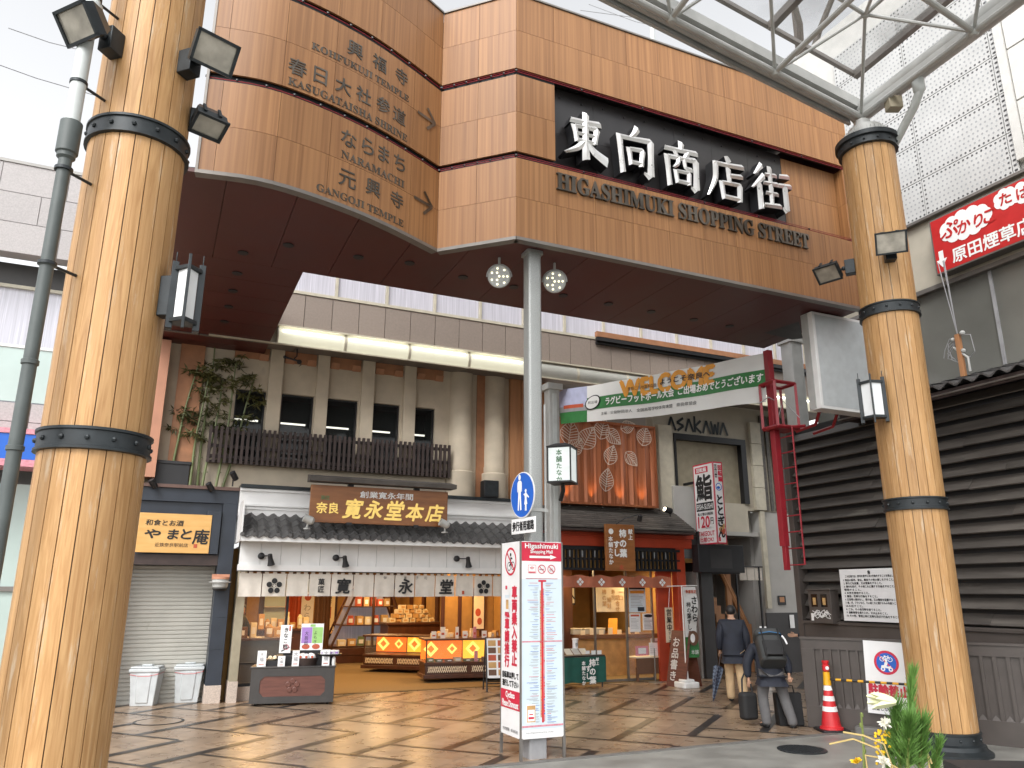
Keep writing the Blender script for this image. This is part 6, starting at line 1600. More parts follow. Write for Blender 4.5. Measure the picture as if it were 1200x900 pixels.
mb.build('post', M['orange_wood'], st); mb = MB(); mb.tube([(ub0,.46,1.1),(ut,.46,1.1+1.75)], .035, 8); mb.tube([(ub0,.46,.95),(ut,.46,.95+1.75)], .06, 6); mb.build('handrail', M['orange_wood'], st)
mb = MB(); 
for px in (866, 893): q = F(px, 720, .25)[0]; mb.box(q-.02, q+.02, -.27, -.23, .0, F(px, 665, .25)[1]) 
t = thing('curtain_frame', 'slim black frame carrying a small white curtain in front of the grey passage', 'frame', P0, TH); a, b = F(866,672,.25)[0], F(893,672,.25)[0]; z1_ = F(880,665,.25)[1]; mb.box(a-.4,b+.02,-.27,-.23,z1_,z1_+.03); mb.build('frame', M['black'], t)
t = thing('white_curtain', 'small white shop curtain on the slim black frame', 'curtain', W((a+b)/2, .25, 0), TH); mb = MB(); z0_ = F(880,680,.25)[1]
for k in range(3): w_ = (b-a)/3; mb.box(-(b-a)/2+w_*k+.01, -(b-a)/2+w_*(k+1)-.01, -.004, .004, z0_, z1_)
mb.build('cloth', M['noren'], t); mb = MB(); mb.vtext('すし', (b-a)*.36, z1_-.03, .12, y=-.006); mb.build('print', M['grey_print'], t)
paper(912, 698, 921, 709, .03, 'small_photo_notice', 'small dark photo notice on the grey wall near the louvered building', lambda m, w, h: (m.rect(-w*.3,w*.3,-h*.2,h*.35,-.003,0),), ['orange_wood'], 'black')
paper(926, 720.5, 931, 736, .06, 'white_slip', 'narrow white slip on the black dado beside the hoarding', lambda m, w, h: None, ['ink'])
# lit sushi blade sign
uS2 = F(838, 590, 1.25)[0]; zt8, zb10 = F(838, 541, 1.25)[1], F(838, 637, 1.25)[1]
t = thing('sushi_blade_sign', 'tall white projecting sign with a big black sushi character and red price', 'signboard', W(uS2, 1.25, (zt8+zb10)/2), TH); hh = (zt8-zb10)/2; ln_, wd_ = .74, .27
mb = MB(); mb.box(0, wd_, 0, ln_, -hh, hh); mb.build('box', M['sign_white'], t, bevel=.006)
mb = MB()
for q in ((0,wd_,-hh,-hh+.03),(0,wd_,hh-.03,hh),(0,.025,-hh,hh),(wd_-.025,wd_,-hh,hh)): mb.rect(*q, -.003, 0)
mb.vtext('回転鮨', wd_*.72, hh*.93, .12, y=-.004, mi=0, bold=.006); mb.rect(wd_*.14, wd_*.42, hh*.60, hh*.93, -.004, 2); mb.vtext('営業中', wd_*.28, hh*.92, .10, y=-.006, mi=1)
mb.disc(wd_*.5, hh*.38, wd_*.33, -.004, 3); mb.disc(wd_*.5, hh*.38, wd_*.26, -.005, 1); mb.disc(wd_*.46, hh*.36, wd_*.18, -.006, 3, rz=wd_*.12)
mb.vtext('ととぎん', wd_*.5, hh*.20, .245, y=-.004, mi=2, bold=.012, pitch=1.03, kx=.85)
mb.disc(wd_*.58, -hh*.68, wd_*.30, -.004, 4, rz=.10); mb.poly([(wd_*.2,-hh*.64),(wd_*.85,-hh*.50),(wd_*.9,-hh*.60),(wd_*.3,-hh*.72)], -.005, 5); mb.rect(wd_*.15, wd_*.35, -hh*.94, -hh*.84, -.004, 0)
mb.build('front_print', [M['sign_crimson'], M['sign_white'], M['ink'], M['blue_print'], M['packet_red'], M['kraft']], t, smooth=False)
mb = MB(); q = .51
for r4 in ((-q,q,-hh,-hh+.03),(-q,q,hh-.03,hh),(-q,-q+.03,-hh,hh),(q-.03,q,-hh,hh)): mb.rect(*r4, -.003, 0)
mb.rect(-q*.8, q*.5, hh*.77, hh*.92, -.004, 0); mb.text('回転鮨', -q*.15, hh*.845, .10, y=-.006, w=.5, mi=1, bold=.004)
mb.text('鮨', 0, hh*.40, .60, y=-.004, w=.80, mi=2, bold=.022); mb.rect(-q*.86, q*.86, -hh*.18, hh*.03, -.004, 2); mb.text('FISH-SUSHI', 0, -hh*.075, .125, y=-.006, w=.80, mi=1, bold=.002)
mb.text('職人が握る本格回転', 0, -hh*.255, .07, y=-.004, w=.78, mi=2, bold=.002); mb.text('120', -.10, -hh*.45, .26, y=-.004, w=.58, mi=0, bold=.010); mb.text('円', .31, -hh*.44, .15, y=-.004, mi=2, bold=.004); mb.text('（税込132円）～', .16, -hh*.60, .05, y=-.004, w=.4, mi=2)
mb.text('TAKEOUT', 0, -hh*.735, .105, y=-.004, w=.80, mi=0, bold=.004); mb.text('出前OK!', 0, -hh*.88, .11, y=-.004, w=.66, mi=0, bold=.004)
Mr = Matrix.Rotation(RAD(-90), 3, 'Z'); mb.v = [tuple(Mr@Vector((v[0]*ln_/1.02, v[1], v[2]))+Vector((0, ln_/2, 0))) for v in mb.v]
mb.build('side_print', [M['sign_crimson'], M['sign_white'], M['ink']], t, smooth=False)
mb = MB()
for z in (-hh*.7, hh*.6): mb.box(wd_*.4, wd_*.6, ln_, 1.3, z-.03, z+.03)
mb.build('bracket', M['black'], t)
a, b = F(819,655,1.0)[0], F(872,655,1.0)[0]; zt_, zb_ = F(845,638.5,1.0)[1], F(845,671,1.0)[1]
t = thing('black_display_box', 'black hanging display box below the tall sushi sign', 'display box', W((a+b)/2, 1.0, (zt_+zb_)/2), TH); hw, hh = (b-a)/2, (zt_-zb_)/2
mb = MB(); mb.box(-hw,hw,0,.25,-hh,hh); mb.build('casing', M['black'], t, bevel=.008); mb = MB(); mb.rect(-hw*.5,hw*.45,-hh*.7,hh*.7,-.004); mb.build('screen', M['charboard'], t)
mb = MB(); mb.box(-hw*.8,hw*.9,.1,.14,-hh-.03,-hh+.0); mb.box(-hw*.9,-hw*.8,.1,.14,hh,hh+.3); mb.build('bracket', M['black'], t)
t = thing('grey_cabinet_box', 'plain grey box between the shingled eave and the sushi sign', 'box', W(F(806,590,.2)[0], .2, F(806,607,.2)[1]), TH); mb = MB(); mb.box(-.40,.35,0,.2,-.3,F(806,570,.2)[1]-F(806,607,.2)[1]); mb.build('box', M['wall_grey'], t, bevel=.01)
u, z = F(783, 598, .9); t = thing('lit_spotlight', 'small lit black spotlight at the right end of the shingled eave', 'spotlight', W(u, .9, z), TH)
mb = MB(); X = Matrix.Rotation(RAD(-75), 3, 'Y'); mb.lathe([(.05,-.1),(.07,-.08),(.07,.10),(.06,.10)], 14, M=X); mb.tube([(.05,0,-.02),(.12,.1,-.12)], .015, 6); mb.build('shade', M['black'], t); mb = MB(); mb.lathe([(.055,.09),(.03,.11),(.001,.115)], 14, M=X); mb.build('bulb', M['spot_on'], t)
# lantern sign on the arcade post
u0_, = (0,); c = D(659, 546, 14.1); t = thing('lantern_sign', 'lit white lantern sign with green brush writing on the grey arcade post', 'lantern', c, RAD(-20)); hh = .31; w_ = .215
mb = MB(); 
for s_ in (-hh-.02, hh): mb.box(-w_-.015,w_+.015,-w_-.015,w_+.015,s_,s_+.03)
for sx in (-1,1):
    for sy in (-1,1): mb.box(sx*w_-.012,sx*w_+.012,sy*w_-.012,sy*w_+.012,-hh,hh)
mb.zprism([(-w_-.03,-w_-.03),(w_+.03,-w_-.03),(w_+.03,w_+.03),(-w_-.03,w_+.03)], hh+.03, hh+.10, taper=[(-.1,-.1),(.1,-.1),(.1,.1),(-.1,.1)])
mb.tube([(0,0,-hh),(-.02,.1,-hh-.12),(-.1,.2,-hh-.3)], .04, 8); mb.build('frame', M['black'], t)
mb = MB(); mb.box(-w_+.005,w_-.005,-w_+.005,w_-.005,-hh,hh); mb.build('shade', M['lantern_on'], t)
mb = MB(); mb.vtext('本舗たなか', .0, hh*.9, .11, y=-w_-.003, bold=.002); k = MB(); k.vtext('柿の葉', .04, hh*.9, .14, y=-w_-.003, bold=.003); k.vtext('すし', -.10, hh*.1, .10, y=-w_-.003, bold=.003)
Mr = Matrix.Rotation(RAD(-90), 3, 'Z'); mb.add([Mr@Vector(v) for v in k.v], k.f); mb.build('brush_writing', M['green_print'], t, smooth=False)
t['label'] = 'lit white lantern sign with green brush writing beside the blue round sign'
# street furniture of the sushi shop
q = W(6.75, .98); t = thing('cloth_table', 'display table draped in deep green cloth with white brush writing', 'table', q, TH); hw = (F(710,785,1.0)[0]-6.05)/2; zt_ = F(690,768,.98)[1]
q2 = W(6.05+hw, .98); t.location = q2
mb = MB(); mb.box(-hw,hw,0,.6,zt_-.03,zt_); 
for sx in (-1,1):
    for y in (.05,.55): mb.tube([(sx*(hw-.05),y,.02),(sx*(hw-.05),y,zt_)], .015, 6)
mb.build('table', M['black'], t)
mb = MB(); n = 40; vs = []
for z in (.13, zt_-.03):
    for k in range(n+1): vs.append((-hw-.01+2*(hw+.01)*k/n, -.012-.012*math.sin(k*.7)*(1 if z < .3 else .2), z+.01*math.sin(k*.5)*(z < .3)))
mb.add(vs, [(k,k+1,n+2+k,n+1+k) for k in range(n)]); mb.add([(hw+.012,-.01,.13),(hw+.012,.6,.13),(hw+.012,.6,zt_-.03),(hw+.012,-.01,zt_-.03)], [(0,1,2,3)]); mb.build('cloth', M['green_cloth'], t)
mb = MB(); mb.vtext('柿の葉', hw-.32, zt_-.06, .15, y=-.028, bold=.006); mb.vtext('すし', hw-.42, zt_-.18, .13, y=-.028, bold=.005); mb.vtext('本舗たなか', hw-.53, zt_-.10, .085, y=-.028, bold=.003); mb.vtext('献上', hw-.20, zt_-.04, .07, y=-.028, bold=.002); mb.build('brush_writing', M['white_ink'], t, smooth=False)
for i in range(3):
    o = thing('sushi_tray', 'dark tray of sushi packs leaning on the green cloth table', 'tray', W(F(667+i*9,765,.8)[0], .75, zt_), TH, 'sushi trays on the cloth table'); mb = MB(); mb.add([(-.10,-.1,0),(.10,-.1,0),(.10,.1,.12),(-.10,.1,.12),(-.10,.12,0),(.10,.12,0)], [(0,1,2,3),(0,3,4),(1,5,2),(3,2,5,4)]); mb.build('tray', M['packet_dark'], o)
    mb = MB(); mb.add([(-.08,-.083,.012),(.08,-.083,.012),(.08,.083,.118),(-.08,.083,.118)], [(0,1,2,3)]); mb.build('packs', M['steel_white'], o)
for i in range(3):
    o = thing('small_card', 'small white card in front of the trays on the green cloth table', 'price card', W(F(688+i*7,767,.8)[0], .82, zt_), TH, 'cards on the cloth table'); mb = MB(); mb.box(-.05,.05,0,.01,0,.08); mb.build('card', M['sign_white'], o)
o = thing('tea_caddy', 'white cylindrical canister with label on the green cloth table', 'canister', W(F(674,752,.6)[0], .6, zt_), TH); mb = MB(); mb.lathe([(.06,0),(.06,.28),(.07,.285),(.07,.32),(.0,.325)], 18); mb.build('can', M['sign_white'], o); mb = MB(); mb.vtext('茶', 0, .24, .08, y=-.062); mb.build('label', M['ink'], o)
a, b = F(745,790,.25)[0], F(784,790,.25)[0]; zt_ = F(765,769,.25)[1]
t = thing('brown_table', 'low brown wooden table with leaflets by the vermilion wall', 'table', W((a+b)/2, .30), TH); hw = (b-a)/2
mb = MB(); mb.box(-hw,hw,-.0,.35,zt_-.03,zt_); mb.build('top', M['paper_warm'], t, bevel=.004); mb = MB(); mb.box(-hw+.01,hw-.01,.01,.03,.16,zt_-.03); mb.box(hw-.03,hw-.012,.03,.33,.16,zt_-.03); mb.build('apron', M['packet_dark'], t)
for sx in (-1,1): mb = MB(); mb.box(sx*(hw-.05)-.025,sx*(hw-.05)+.025,.03,.08,0,.3); mb.build('leg', M['packet_dark'], t)
for px0, py0, px1_, py1, m, lab in ((745,757,760,768.5,'pink_print','pink framed leaflet stand on the low brown table'),(761,753,771.5,768.5,'sign_white','white leaflet stand in the middle of the low brown table'),(763,748,781,766,'map_blue','food photo poster at the back of the low brown table')):
    paper(px0, py0, px1_, py1, .22 if m != 'map_blue' else .05, 'leaflet_stand', lab, lambda m_, w, h: (m_.rect(-w*.3,w*.3,-h*.3,h*.3,-.003,0 if m != 'map_blue' else 1), lines(m_, w, h, 4, 2, .2, -.25) ), ['sign_white','packet_dark','grey_print'], m, cat='leaflet stand')
t = thing('rope_stand', 'thin grey rope stand in front of the low brown table', 'stand', W(F(767,802,.5)[0], .55), TH); mb = MB(); mb.lathe([(.16,0),(.16,.012),(.015,.03),(.012,.72)], 18); mb.build('pole', M['alu'], t)
# tall flag
q = G(805, 806); t = thing('flag_banner', 'tall white shop flag with black brush writing on a white pole', 'flag', q, TH)
zt_ = zof(805, 686, math.hypot(q.x, q.y)); 
mb = MB(); mb.tube([(0,0,.1),(0,0,zt_)], .014, 8); mb.tube([(-.38,0,zt_-.02),(.42,0,zt_-.0)], .009, 6); mb.tube([(-.30,.02,zt_-.05),(-.36,.0,zt_-.45)], .004, 4); mb.build('pole', M['plastic_white'], t)
mb = MB(); mb.rbox(-.20,.20,-.20,.20,0,.12,.06); mb.rbox(-.13,.13,-.13,.13,.12,.17,.05); mb.lathe([(.05,.16),(.04,.32),(.02,.36)], 12); mb.build('water_base', M['plastic_white'], t, bevel=.02)
mb = MB(); n = 14; m_ = 4; vs = []; H_ = zt_-.62
for i in range(n+1):
    for k in range(m_+1): vs.append((.03+.36*k/m_-.05*i/n*k/m_, .04*math.sin(i*.7+k*.5)*k/m_, zt_-.03-H_*i/n))
mb.add(vs, [(i*(m_+1)+k, i*(m_+1)+k+1, (i+1)*(m_+1)+k+1, (i+1)*(m_+1)+k) for i in range(n) for k in range(m_)], 0)
mb.m = [1 if i//m_ >= n-4 else 0 for i in range(n*m_)]
mb.build('cloth', [M['banner'], M['green_print']], t)
mb = MB(); mb.vtext('さわら', .27, zt_-.22, .17, y=-.05, bold=.006, pitch=1.05); mb.vtext('柿の葉ずし', .12, zt_-.34, .11, y=-.05, bold=.003, pitch=1.05); mb.text('季節限定', .20, zt_-.13, .07, y=-.05, w=.28, mi=1, bold=.003); mb.disc(.20, .98+.0, .13, -.05, 2, rz=.15); mb.disc(.18, .98, .06, -.052, 3, rz=.09); mb.text('本舗', .22, .70, .09, y=-.05, mi=3)
mb.build('print', [M['ink'], M['packet_red'], M['packet_dark'], M['sign_white']], t, smooth=False)
q = G(795, 806); t = thing('menu_easel', 'dark brown A frame menu board between the vermilion wall and the flag', 'menu board', q+NX*.1, TH-RAD(78))
mb = MB(); mb.add([(-.26,0,0),(.26,0,0),(.26,.26,1.12),(-.26,.26,1.12),(-.26,.03,0),(.26,.03,0),(.26,.29,1.12),(-.26,.29,1.12)], [(0,1,2,3),(7,6,5,4),(0,3,7,4),(2,1,5,6),(3,2,6,7)]); mb.add([(-.26,.54,0),(.26,.54,0),(.26,.31,1.12),(-.26,.31,1.12)], [(0,1,2,3)]); mb.build('board', M['cabinet_wood'], t); mb = MB(); mb.vtext('お品書き', -.1, 1.0, .2, y=0, bold=.004); mb.v = [(x, z*.26/1.12-.004, z) for x, y, z in mb.v]; mb.build('writing', M['white_ink'], t)
# welcome banner across the arcade
PB = D(900, 440, 13.6)
La, Lb = W(F(655,470,.45)[0], .45), None
dL = math.hypot(La.x, La.y); A0 = D(657.5,497,dL); A1 = D(654.5,457.5,dL); B0 = D(898,471,13.5); B1 = D(901,412.5,13.5)
t = thing('welcome_banner', 'long white and green welcome banner with orange lettering hung across the arcade', 'banner', A0)
dirb = (B0-A0); nb_ = Vector((dirb.y, -dirb.x, 0)).normalized()
def bmap(s_, v, out=0.0):
    p = (A0*(1-s_)+B0*s_)*(1-v)+(A1*(1-s_)+B1*s_)*v
    return p-A0+nb_*(out+.05*math.sin(s_*9)*(1-v)+.02*math.sin(s_*23))-Vector((0,0,.035*4*s_*(1-s_)))
def bpatch(s0, s1, v0, v1, m, out=0.0, n=24, nm='x'):
    mb = MB(); vs = [bmap(s0+(s1-s0)*k/n, v, out) for v in (v0, v1) for k in range(n+1)]; mb.add(vs, [(k,k+1,n+2+k,n+1+k) for k in range(n)]); return mb
bpatch(0, 1, 0, 1, 'banner', n=48).build('cloth', M['banner'], t)
mb = bpatch(.17, 1.0, .33, .66, '', .006, 40); mb.build('green_band', M['green_print'], t)
ph = MB(); a_ = bpatch(0, .17, .34, 1, '', .005, 8); ph.add(a_.v, a_.f, 0); a_ = bpatch(0, .17, 0, .34, '', .006, 8); ph.add(a_.v, a_.f, 1); a_ = bpatch(.0, .17, .32, .48, '', .008, 8); ph.add(a_.v, a_.f, 2)
a_ = bpatch(.03, .15, .42, .52, '', .009, 8); ph.add(a_.v, a_.f, 3)
ph.build('stadium_picture', [M['sky_print'], M['green_print'], M['grey_print'], M['packet_red']], t)
def btext(body, s0, s1, v0, v1, out, bold=0.0, serif_=False):
    k = MB(); k.text(body, .5, .5, 1, y=0, w=1, bold=0); reps = [(0,0)]
    if bold: reps = [(0,0),(bold,0),(-bold,0),(0,bold*5),(0,-bold*5)]
    o = MB()
    for j_, (ds, dv) in enumerate(reps): o.add([bmap(s0+(s1-s0)*x+ds, v0+(v1-v0)*z+dv, out+.0006*j_) for x, y, z in k.v], k.f)
    return o
btext('WELCOME', .36, .79, .56, .97, .012, .006).build('welcome_lettering', M['orange_print'], t, smooth=False)
btext('ラグビーフットボール大会', .28, .62, .40, .60, .016, .0012).build('white_lettering', M['white_ink'], t, smooth=False)
btext('ご出場おめでとうございます', .64, .985, .41, .60, .016, .0010).build('white_lettering', M['white_ink'], t, smooth=False)
o1 = btext('ようこそ奈良へ', .555, .775, .72, .86, .018, .0008); o2 = btext('奈良ご当地選手応援', .395, .535, .70, .79, .018); o3 = btext('主催　公益財団法人　全国高等学校体育連盟　奈良県協会', .25, .72, .15, .235, .008)
o1.add(o2.v, o2.f); o1.add(o3.v, o3.f); o1.build('black_lettering', M['ink'], t, smooth=False)
bl_ = MB(); n = 24
for rr, m_ in ((1.0, 0), (.86, 1)): bl_.add([bmap(.205+.042*rr*math.cos(6.283*k/n)+.012*math.sin(6.283*k/n)*rr, .52+.20*rr*math.sin(6.283*k/n), .02+.004*m_) for k in range(n)], [tuple(range(n))], m_)
o4 = btext('祝出場', .178, .232, .48, .56, .028); bl_.add(o4.v, o4.f, 0); bl_.build('rugby_ball', [M['ink'], M['banner']], t, smooth=False)
# =================================================================== louvered building on the right (local x along its front, y into it)
lou = thing('louvered_building', 'dark brown building clad in horizontal louver boards under a tiled eave', 'building', WQ, TW)
zt9 = 4.98; XR = 7.2
mb = MB(); z = 1.46; rn = random.Random(2)
while z < zt9-.1:
    k = .14
    while k < XR:
        l = min(rn.choice((1.8,2.4,3.0)), XR-k); zb_0 = z; z = zb_0+rn.uniform(-.007,.007); jt = rn.uniform(-.012,.012)
        mb.add([(k,-.04+jt,z),(k+l-.004,-.04,z),(k+l-.004,.09,z+.155),(k,.09,z+.155),(k,-.02,z-.015),(k+l-.004,-.02,z-.015),(k+l-.004,.11,z+.14),(k,.11,z+.14)],
               [(0,1,2,3),(7,6,5,4),(1,0,4,5),(3,2,6,7),(2,1,5,6),(0,3,7,4)]); k += l; z = zb_0
    z += .222
mb.build('louver_boards', M['louver'], lou, smooth=False)
mb = MB(); mb.box(0, .13, -.10, .2, 0, zt9+.15); mb.box(.13, XR, -.08, .12, 1.12, 1.42); mb.box(.13, XR, -.11, .12, 1.36, 1.41); mb.box(.13,XR,-.02,.12,0,1.12); mb.build('frame_boards', M['fence_brown'], lou, bevel=.006)
mb = MB(); mb.box(.02, XR, .13, .2, 1.2, zt9+.1); mb.box(.02, .1, .2, 3, 0, zt9+.1); mb.build('inner_wall', M['black'], lou)
eo = .42
ze, xe = B(1093, 462, -eo)[1], B(985, 484, -eo)[0]
mb = MB(); w = .27; rws = 4; d1, d0 = -eo-.02, .95
for r_ in range(rws):
    t0, t1 = r_/rws, (r_+1.15)/rws; y0, y1 = d0+(d1-d0)*t0, d0+(d1-d0)*t1; z0, z1 = ze+.50-.44*t0, ze+.50-.44*t1
    k = xe
    while k < XR:
        n = 6; tp = [(k+w*1.04*i/n, .040*math.cos(2*math.pi*i/n+.5)) for i in range(n+1)]
        vs = [(x,y0,z0+h_+.01) for x,h_ in tp]+[(x,y1,z1+h_+.045) for x,h_ in tp]+[(x,y1,z1+h_+.015) for x,h_ in tp]; m_ = n+1
        mb.add(vs, [(i,m_+i,m_+i+1,i+1) for i in range(n)]+[(m_+i,2*m_+i,2*m_+i+1,m_+i+1) for i in range(n)]); k += w
mb.build('roof_tiles', M['kawara'], lou)
mb = MB(); mb.box(xe-.02, XR, -eo, -eo+.05, ze-.09, ze+.02); mb.xprism([(-eo+.05,ze-.02),(d0,ze+.46),(d0,ze+.42),(-eo+.05,ze-.07)], xe, XR); mb.box(xe-.03, xe+.03, -eo, .9, ze-.06, ze+.10); mb.build('eave', M['dark_wood'], lou)
mb = MB(); mb.tube([(xe-.05,-eo-.03,ze-.05),(XR,-eo-.03,ze-.05)], .014, 6); mb.build('gutter_line', M['alu'], lou)
def wb(px, py, off): x, z = B(px, py, off); return x, z
# meter box with painted scribble
x0, z1 = wb(952, 692, -.10); x1, z0 = wb(982, 731, -.10)
t = thing('meter_box', 'small brown meter box with two windows and a white scribble on the louvers', 'meter box', WB((x0+x1)/2, -.22, (z0+z1)/2), TW); hw, hh = (x1-x0)/2, (z1-z0)/2
mb = MB(); mb.box(-hw,hw,0,.2,-hh,hh); mb.box(-hw-.02,hw+.02,-.02,.2,hh,hh+.025); mb.build('case', M['fence_brown'], t, bevel=.005)
mb = MB()
for c in (-hw*.45, hw*.42): mb.rect(c-hw*.28, c+hw*.28, 0, hh*.78, -.003)
mb.build('window', M['dark_glass'], t); mb = MB()
for c in (-hw*.45, hw*.42): mb.rect(c-hw*.12, c+hw*.14, hh*.12, hh*.55, -.005)
mb.build('meter', M['kraft'], t); mb = MB(); pts = [(-hw*.7+hw*1.5*k/46+hw*.22*math.sin(k*1.37+.6*math.sin(k*.31)), -.005-.0001*k, -hh*.45+hh*(.20+.08*math.sin(k*.5))*math.cos(k*1.13)) for k in range(47)]
for a, b in zip(pts, pts[1:]): mb.bar(a[0], a[2], b[0], b[2], .011, a[1])
mb.rect(-hw*.85,-hw*.62,-hh*.85,-hh*.4,-.006); mb.build('scribble', M['white_ink'], t, smooth=False)
# notice board
x0, z1 = wb(985, 667.5, -.12); _, z0 = wb(985, 727, -.12); x1 = wb(1062, 700, -.12)[0]
t = thing('notice_board', 'white notice board with lines of small black text fixed to the louvers', 'notice board', WB((x0+x1)/2, -.16, (z0+z1)/2), TW); hw, hh = (x1-x0)/2, (z1-z0)/2
mb = MB(); mb.box(-hw,hw,0,.03,-hh,hh); mb.build('board', M['sign_white'], t, bevel=.003); mb = MB(); mb.text('告', 0, hh*.86, .06, y=-.004, bold=.003)
for i, s_ in enumerate(('この広場では、許可を得ずに次の行為をすることを禁止します。','1. 物品の販売、宣伝、集会その他の催しをすること。','2. 車などを放置、又は営業をすること。','3. 通行を妨げ、その他これに類する行為をすること。','　 使用すること。','4. 火気を使用すること。','5. 騒音、危険な行為をすること。','6. 広告等の掲示をし、張り紙、又は看板を設置すること。','7. 鳩、犬、ブラシなど、その他これに類するものを放つこと。','　 はみ出すこと。','8. ごみ、その他汚物を捨てること。','9. 自動車等を乗り入れ、又は止めること。','10. その他、管理上特に支障を及ぼす行為をすること。')):
    z = hh*(.70-.125*i) if i else hh*.72
    ww = hw*1.7*min(1, len(s_)/27); mb.text(s_, -hw*.88+ww/2+(.0 if i else .05), z, .040, y=-.004, w=ww, res=1, bold=.0012)
mb.build('text', M['ink'], t, smooth=False)
# brown hoarding in front of it
f0 = G(947, 852); f1 = G(1200, 877); fd = (f1-f0); fr_ = math.atan2(fd.y, fd.x); FL = fd.length+1.4; fe = fd.normalized(); fn = Vector((-fe.y, fe.x, 0))
zl, zr = on_plane(947, 741, f0, fe, fn)[1], on_plane(1200, 763, f0, fe, fn)[1]
t = thing('hoarding', 'brown painted hoarding with vertical slots along the pavement on the right', 'fence', f0, fr_)
zh_ = (zl+zr)/2; 
mb = MB(); mb.box(0, FL, .03, .06, 0, zh_-.02)
k = .05; sl0, sl1 = .30, zh_-.16
xs = [0]
def fx(px, py): return on_plane(px, py, f0, fe, fn)[0]
pos = [fx(p, 760) for p in (957,967,977,987,997.5,1008.5,1019,1030,1042,1054,1067,1080,1094,1108,1123,1140,1155,1171,1187,1203,1220,1238,1256)]
for i, p in enumerate(pos):
    w_ = .042+.012*min(i, 14)/14; xs += [p-w_, p+w_]
xs.append(FL)
for i in range(0, len(xs), 2): mb.box(xs[i], xs[i+1], 0, .029, sl0, sl1)
mb.box(0, FL, 0, .029, 0, sl0-.001); mb.box(0, FL, 0, .029, sl1+.001, zh_-.02); mb.box(-.01, FL, -.02, .09, zh_-.02, zh_+.01)
for i in range(1, len(xs)-1, 2): mb.add([(xs[i],0,sl0),(xs[i+1],0,sl0),((xs[i]+xs[i+1])/2,.028,sl0+.07)], [(0,1,2)])
mb.build('panel', M['fence_brown'], t, smooth=False)
mb = MB(); mb.box(0,.04,.06,.5,0,zh_-.03); mb.box(1.25,1.30,.06,.4,0,zh_-.05); mb.build('brace', M['fence_brown'], t)
c = f0+fe*1.05-fn*.02
t = thing('kerb_block', 'short dark stone block at the foot of the hoarding behind the cone', 'kerb block', c, fr_); mb = MB(); mb.rbox(-.35,.35,-.22,-.02,0,.10,.03); mb.build('block', M['kerb'], t, bevel=.01)
# no parking sign
x0, z1 = on_plane(1009.6, 751, f0-fn*.06, fe, fn); x1, _ = on_plane(1062, 757, f0-fn*.06, fe, fn); _, z0 = on_plane(1019, 836, f0-fn*.06, fe, fn)
t = thing('no_parking_sign', 'white no parking sign with round blue bicycle symbol and red characters on the hoarding', 'sign', f0+fe*(x0+x1)/2-fn*.06+Vector((0,0,(z0+z1)/2)), fr_); hw, hh = (x1-x0)/2, (z1-z0)/2
t.rotation_euler = (0, RAD(2.0), fr_)
mb = MB(); mb.box(-hw,hw,0,.012,-hh,hh); mb.build('board', M['sign_white'], t); mb = MB(); r = hw*.56; cz = hh*.42
mb.disc(0, cz, r, -.003, 0); mb.disc(0, cz, r*.80, -.004, 1); 
s_ = r/50
for ox, oz in ((0, 14),):
    for c in (-16, 16): mb.disc(c*s_, cz+oz*s_, 10*s_, -.006, 2, rin=7.5*s_, n=16)
    for a in ((-16,14,-5,26),(-5,26,10,24),(10,24,16,14),(-5,26,0,14),(0,14,10,24),(10,24,8,31),(-8,28,-2,28),(-16,14,0,14)): mb.bar(a[0]*s_, cz+a[1]*s_, a[2]*s_, cz+a[3]*s_, 3*s_, -.0065, 2)
for c in (-15, 16): mb.disc(c*s_, cz-27*s_, 9*s_, -.006, 2, rin=4*s_, n=16)
mb.poly([(-22*s_,cz-20*s_),(14*s_,cz-24*s_),(18*s_,cz-12*s_),(4*s_,cz-16*s_),(-6*s_,cz-10*s_),(-20*s_,cz-12*s_)], -.0065, 2); mb.poly([(-10*s_,cz-12*s_),(2*s_,cz-12*s_),(6*s_,cz+2*s_),(-2*s_,cz+6*s_),(-8*s_,cz-2*s_)], -.007, 2); mb.disc(0, cz+9*s_, 5*s_, -.0075, 2, n=12)
mb.bar(-r*.60, cz+r*.60, r*.60, cz-r*.60, r*.11, -.0052, 0)
mb.text('駐輪禁止', 0, -hh*.34, hh*.30, y=-.003, w=hw*1.78, mi=0, bold=.009)
mb.text('自転車・バイク', .02, -hh*.66, hh*.13, y=-.003, w=hw*1.5, mi=3, bold=.003); mb.text('放置しないで下さい', .0, -hh*.86, hh*.10, y=-.003, w=hw*1.6, mi=3, bold=.001)
mb.build('print', [M['sign_crimson'], M['blue_print'], M['white_ink'], M['ink']], t, smooth=False)
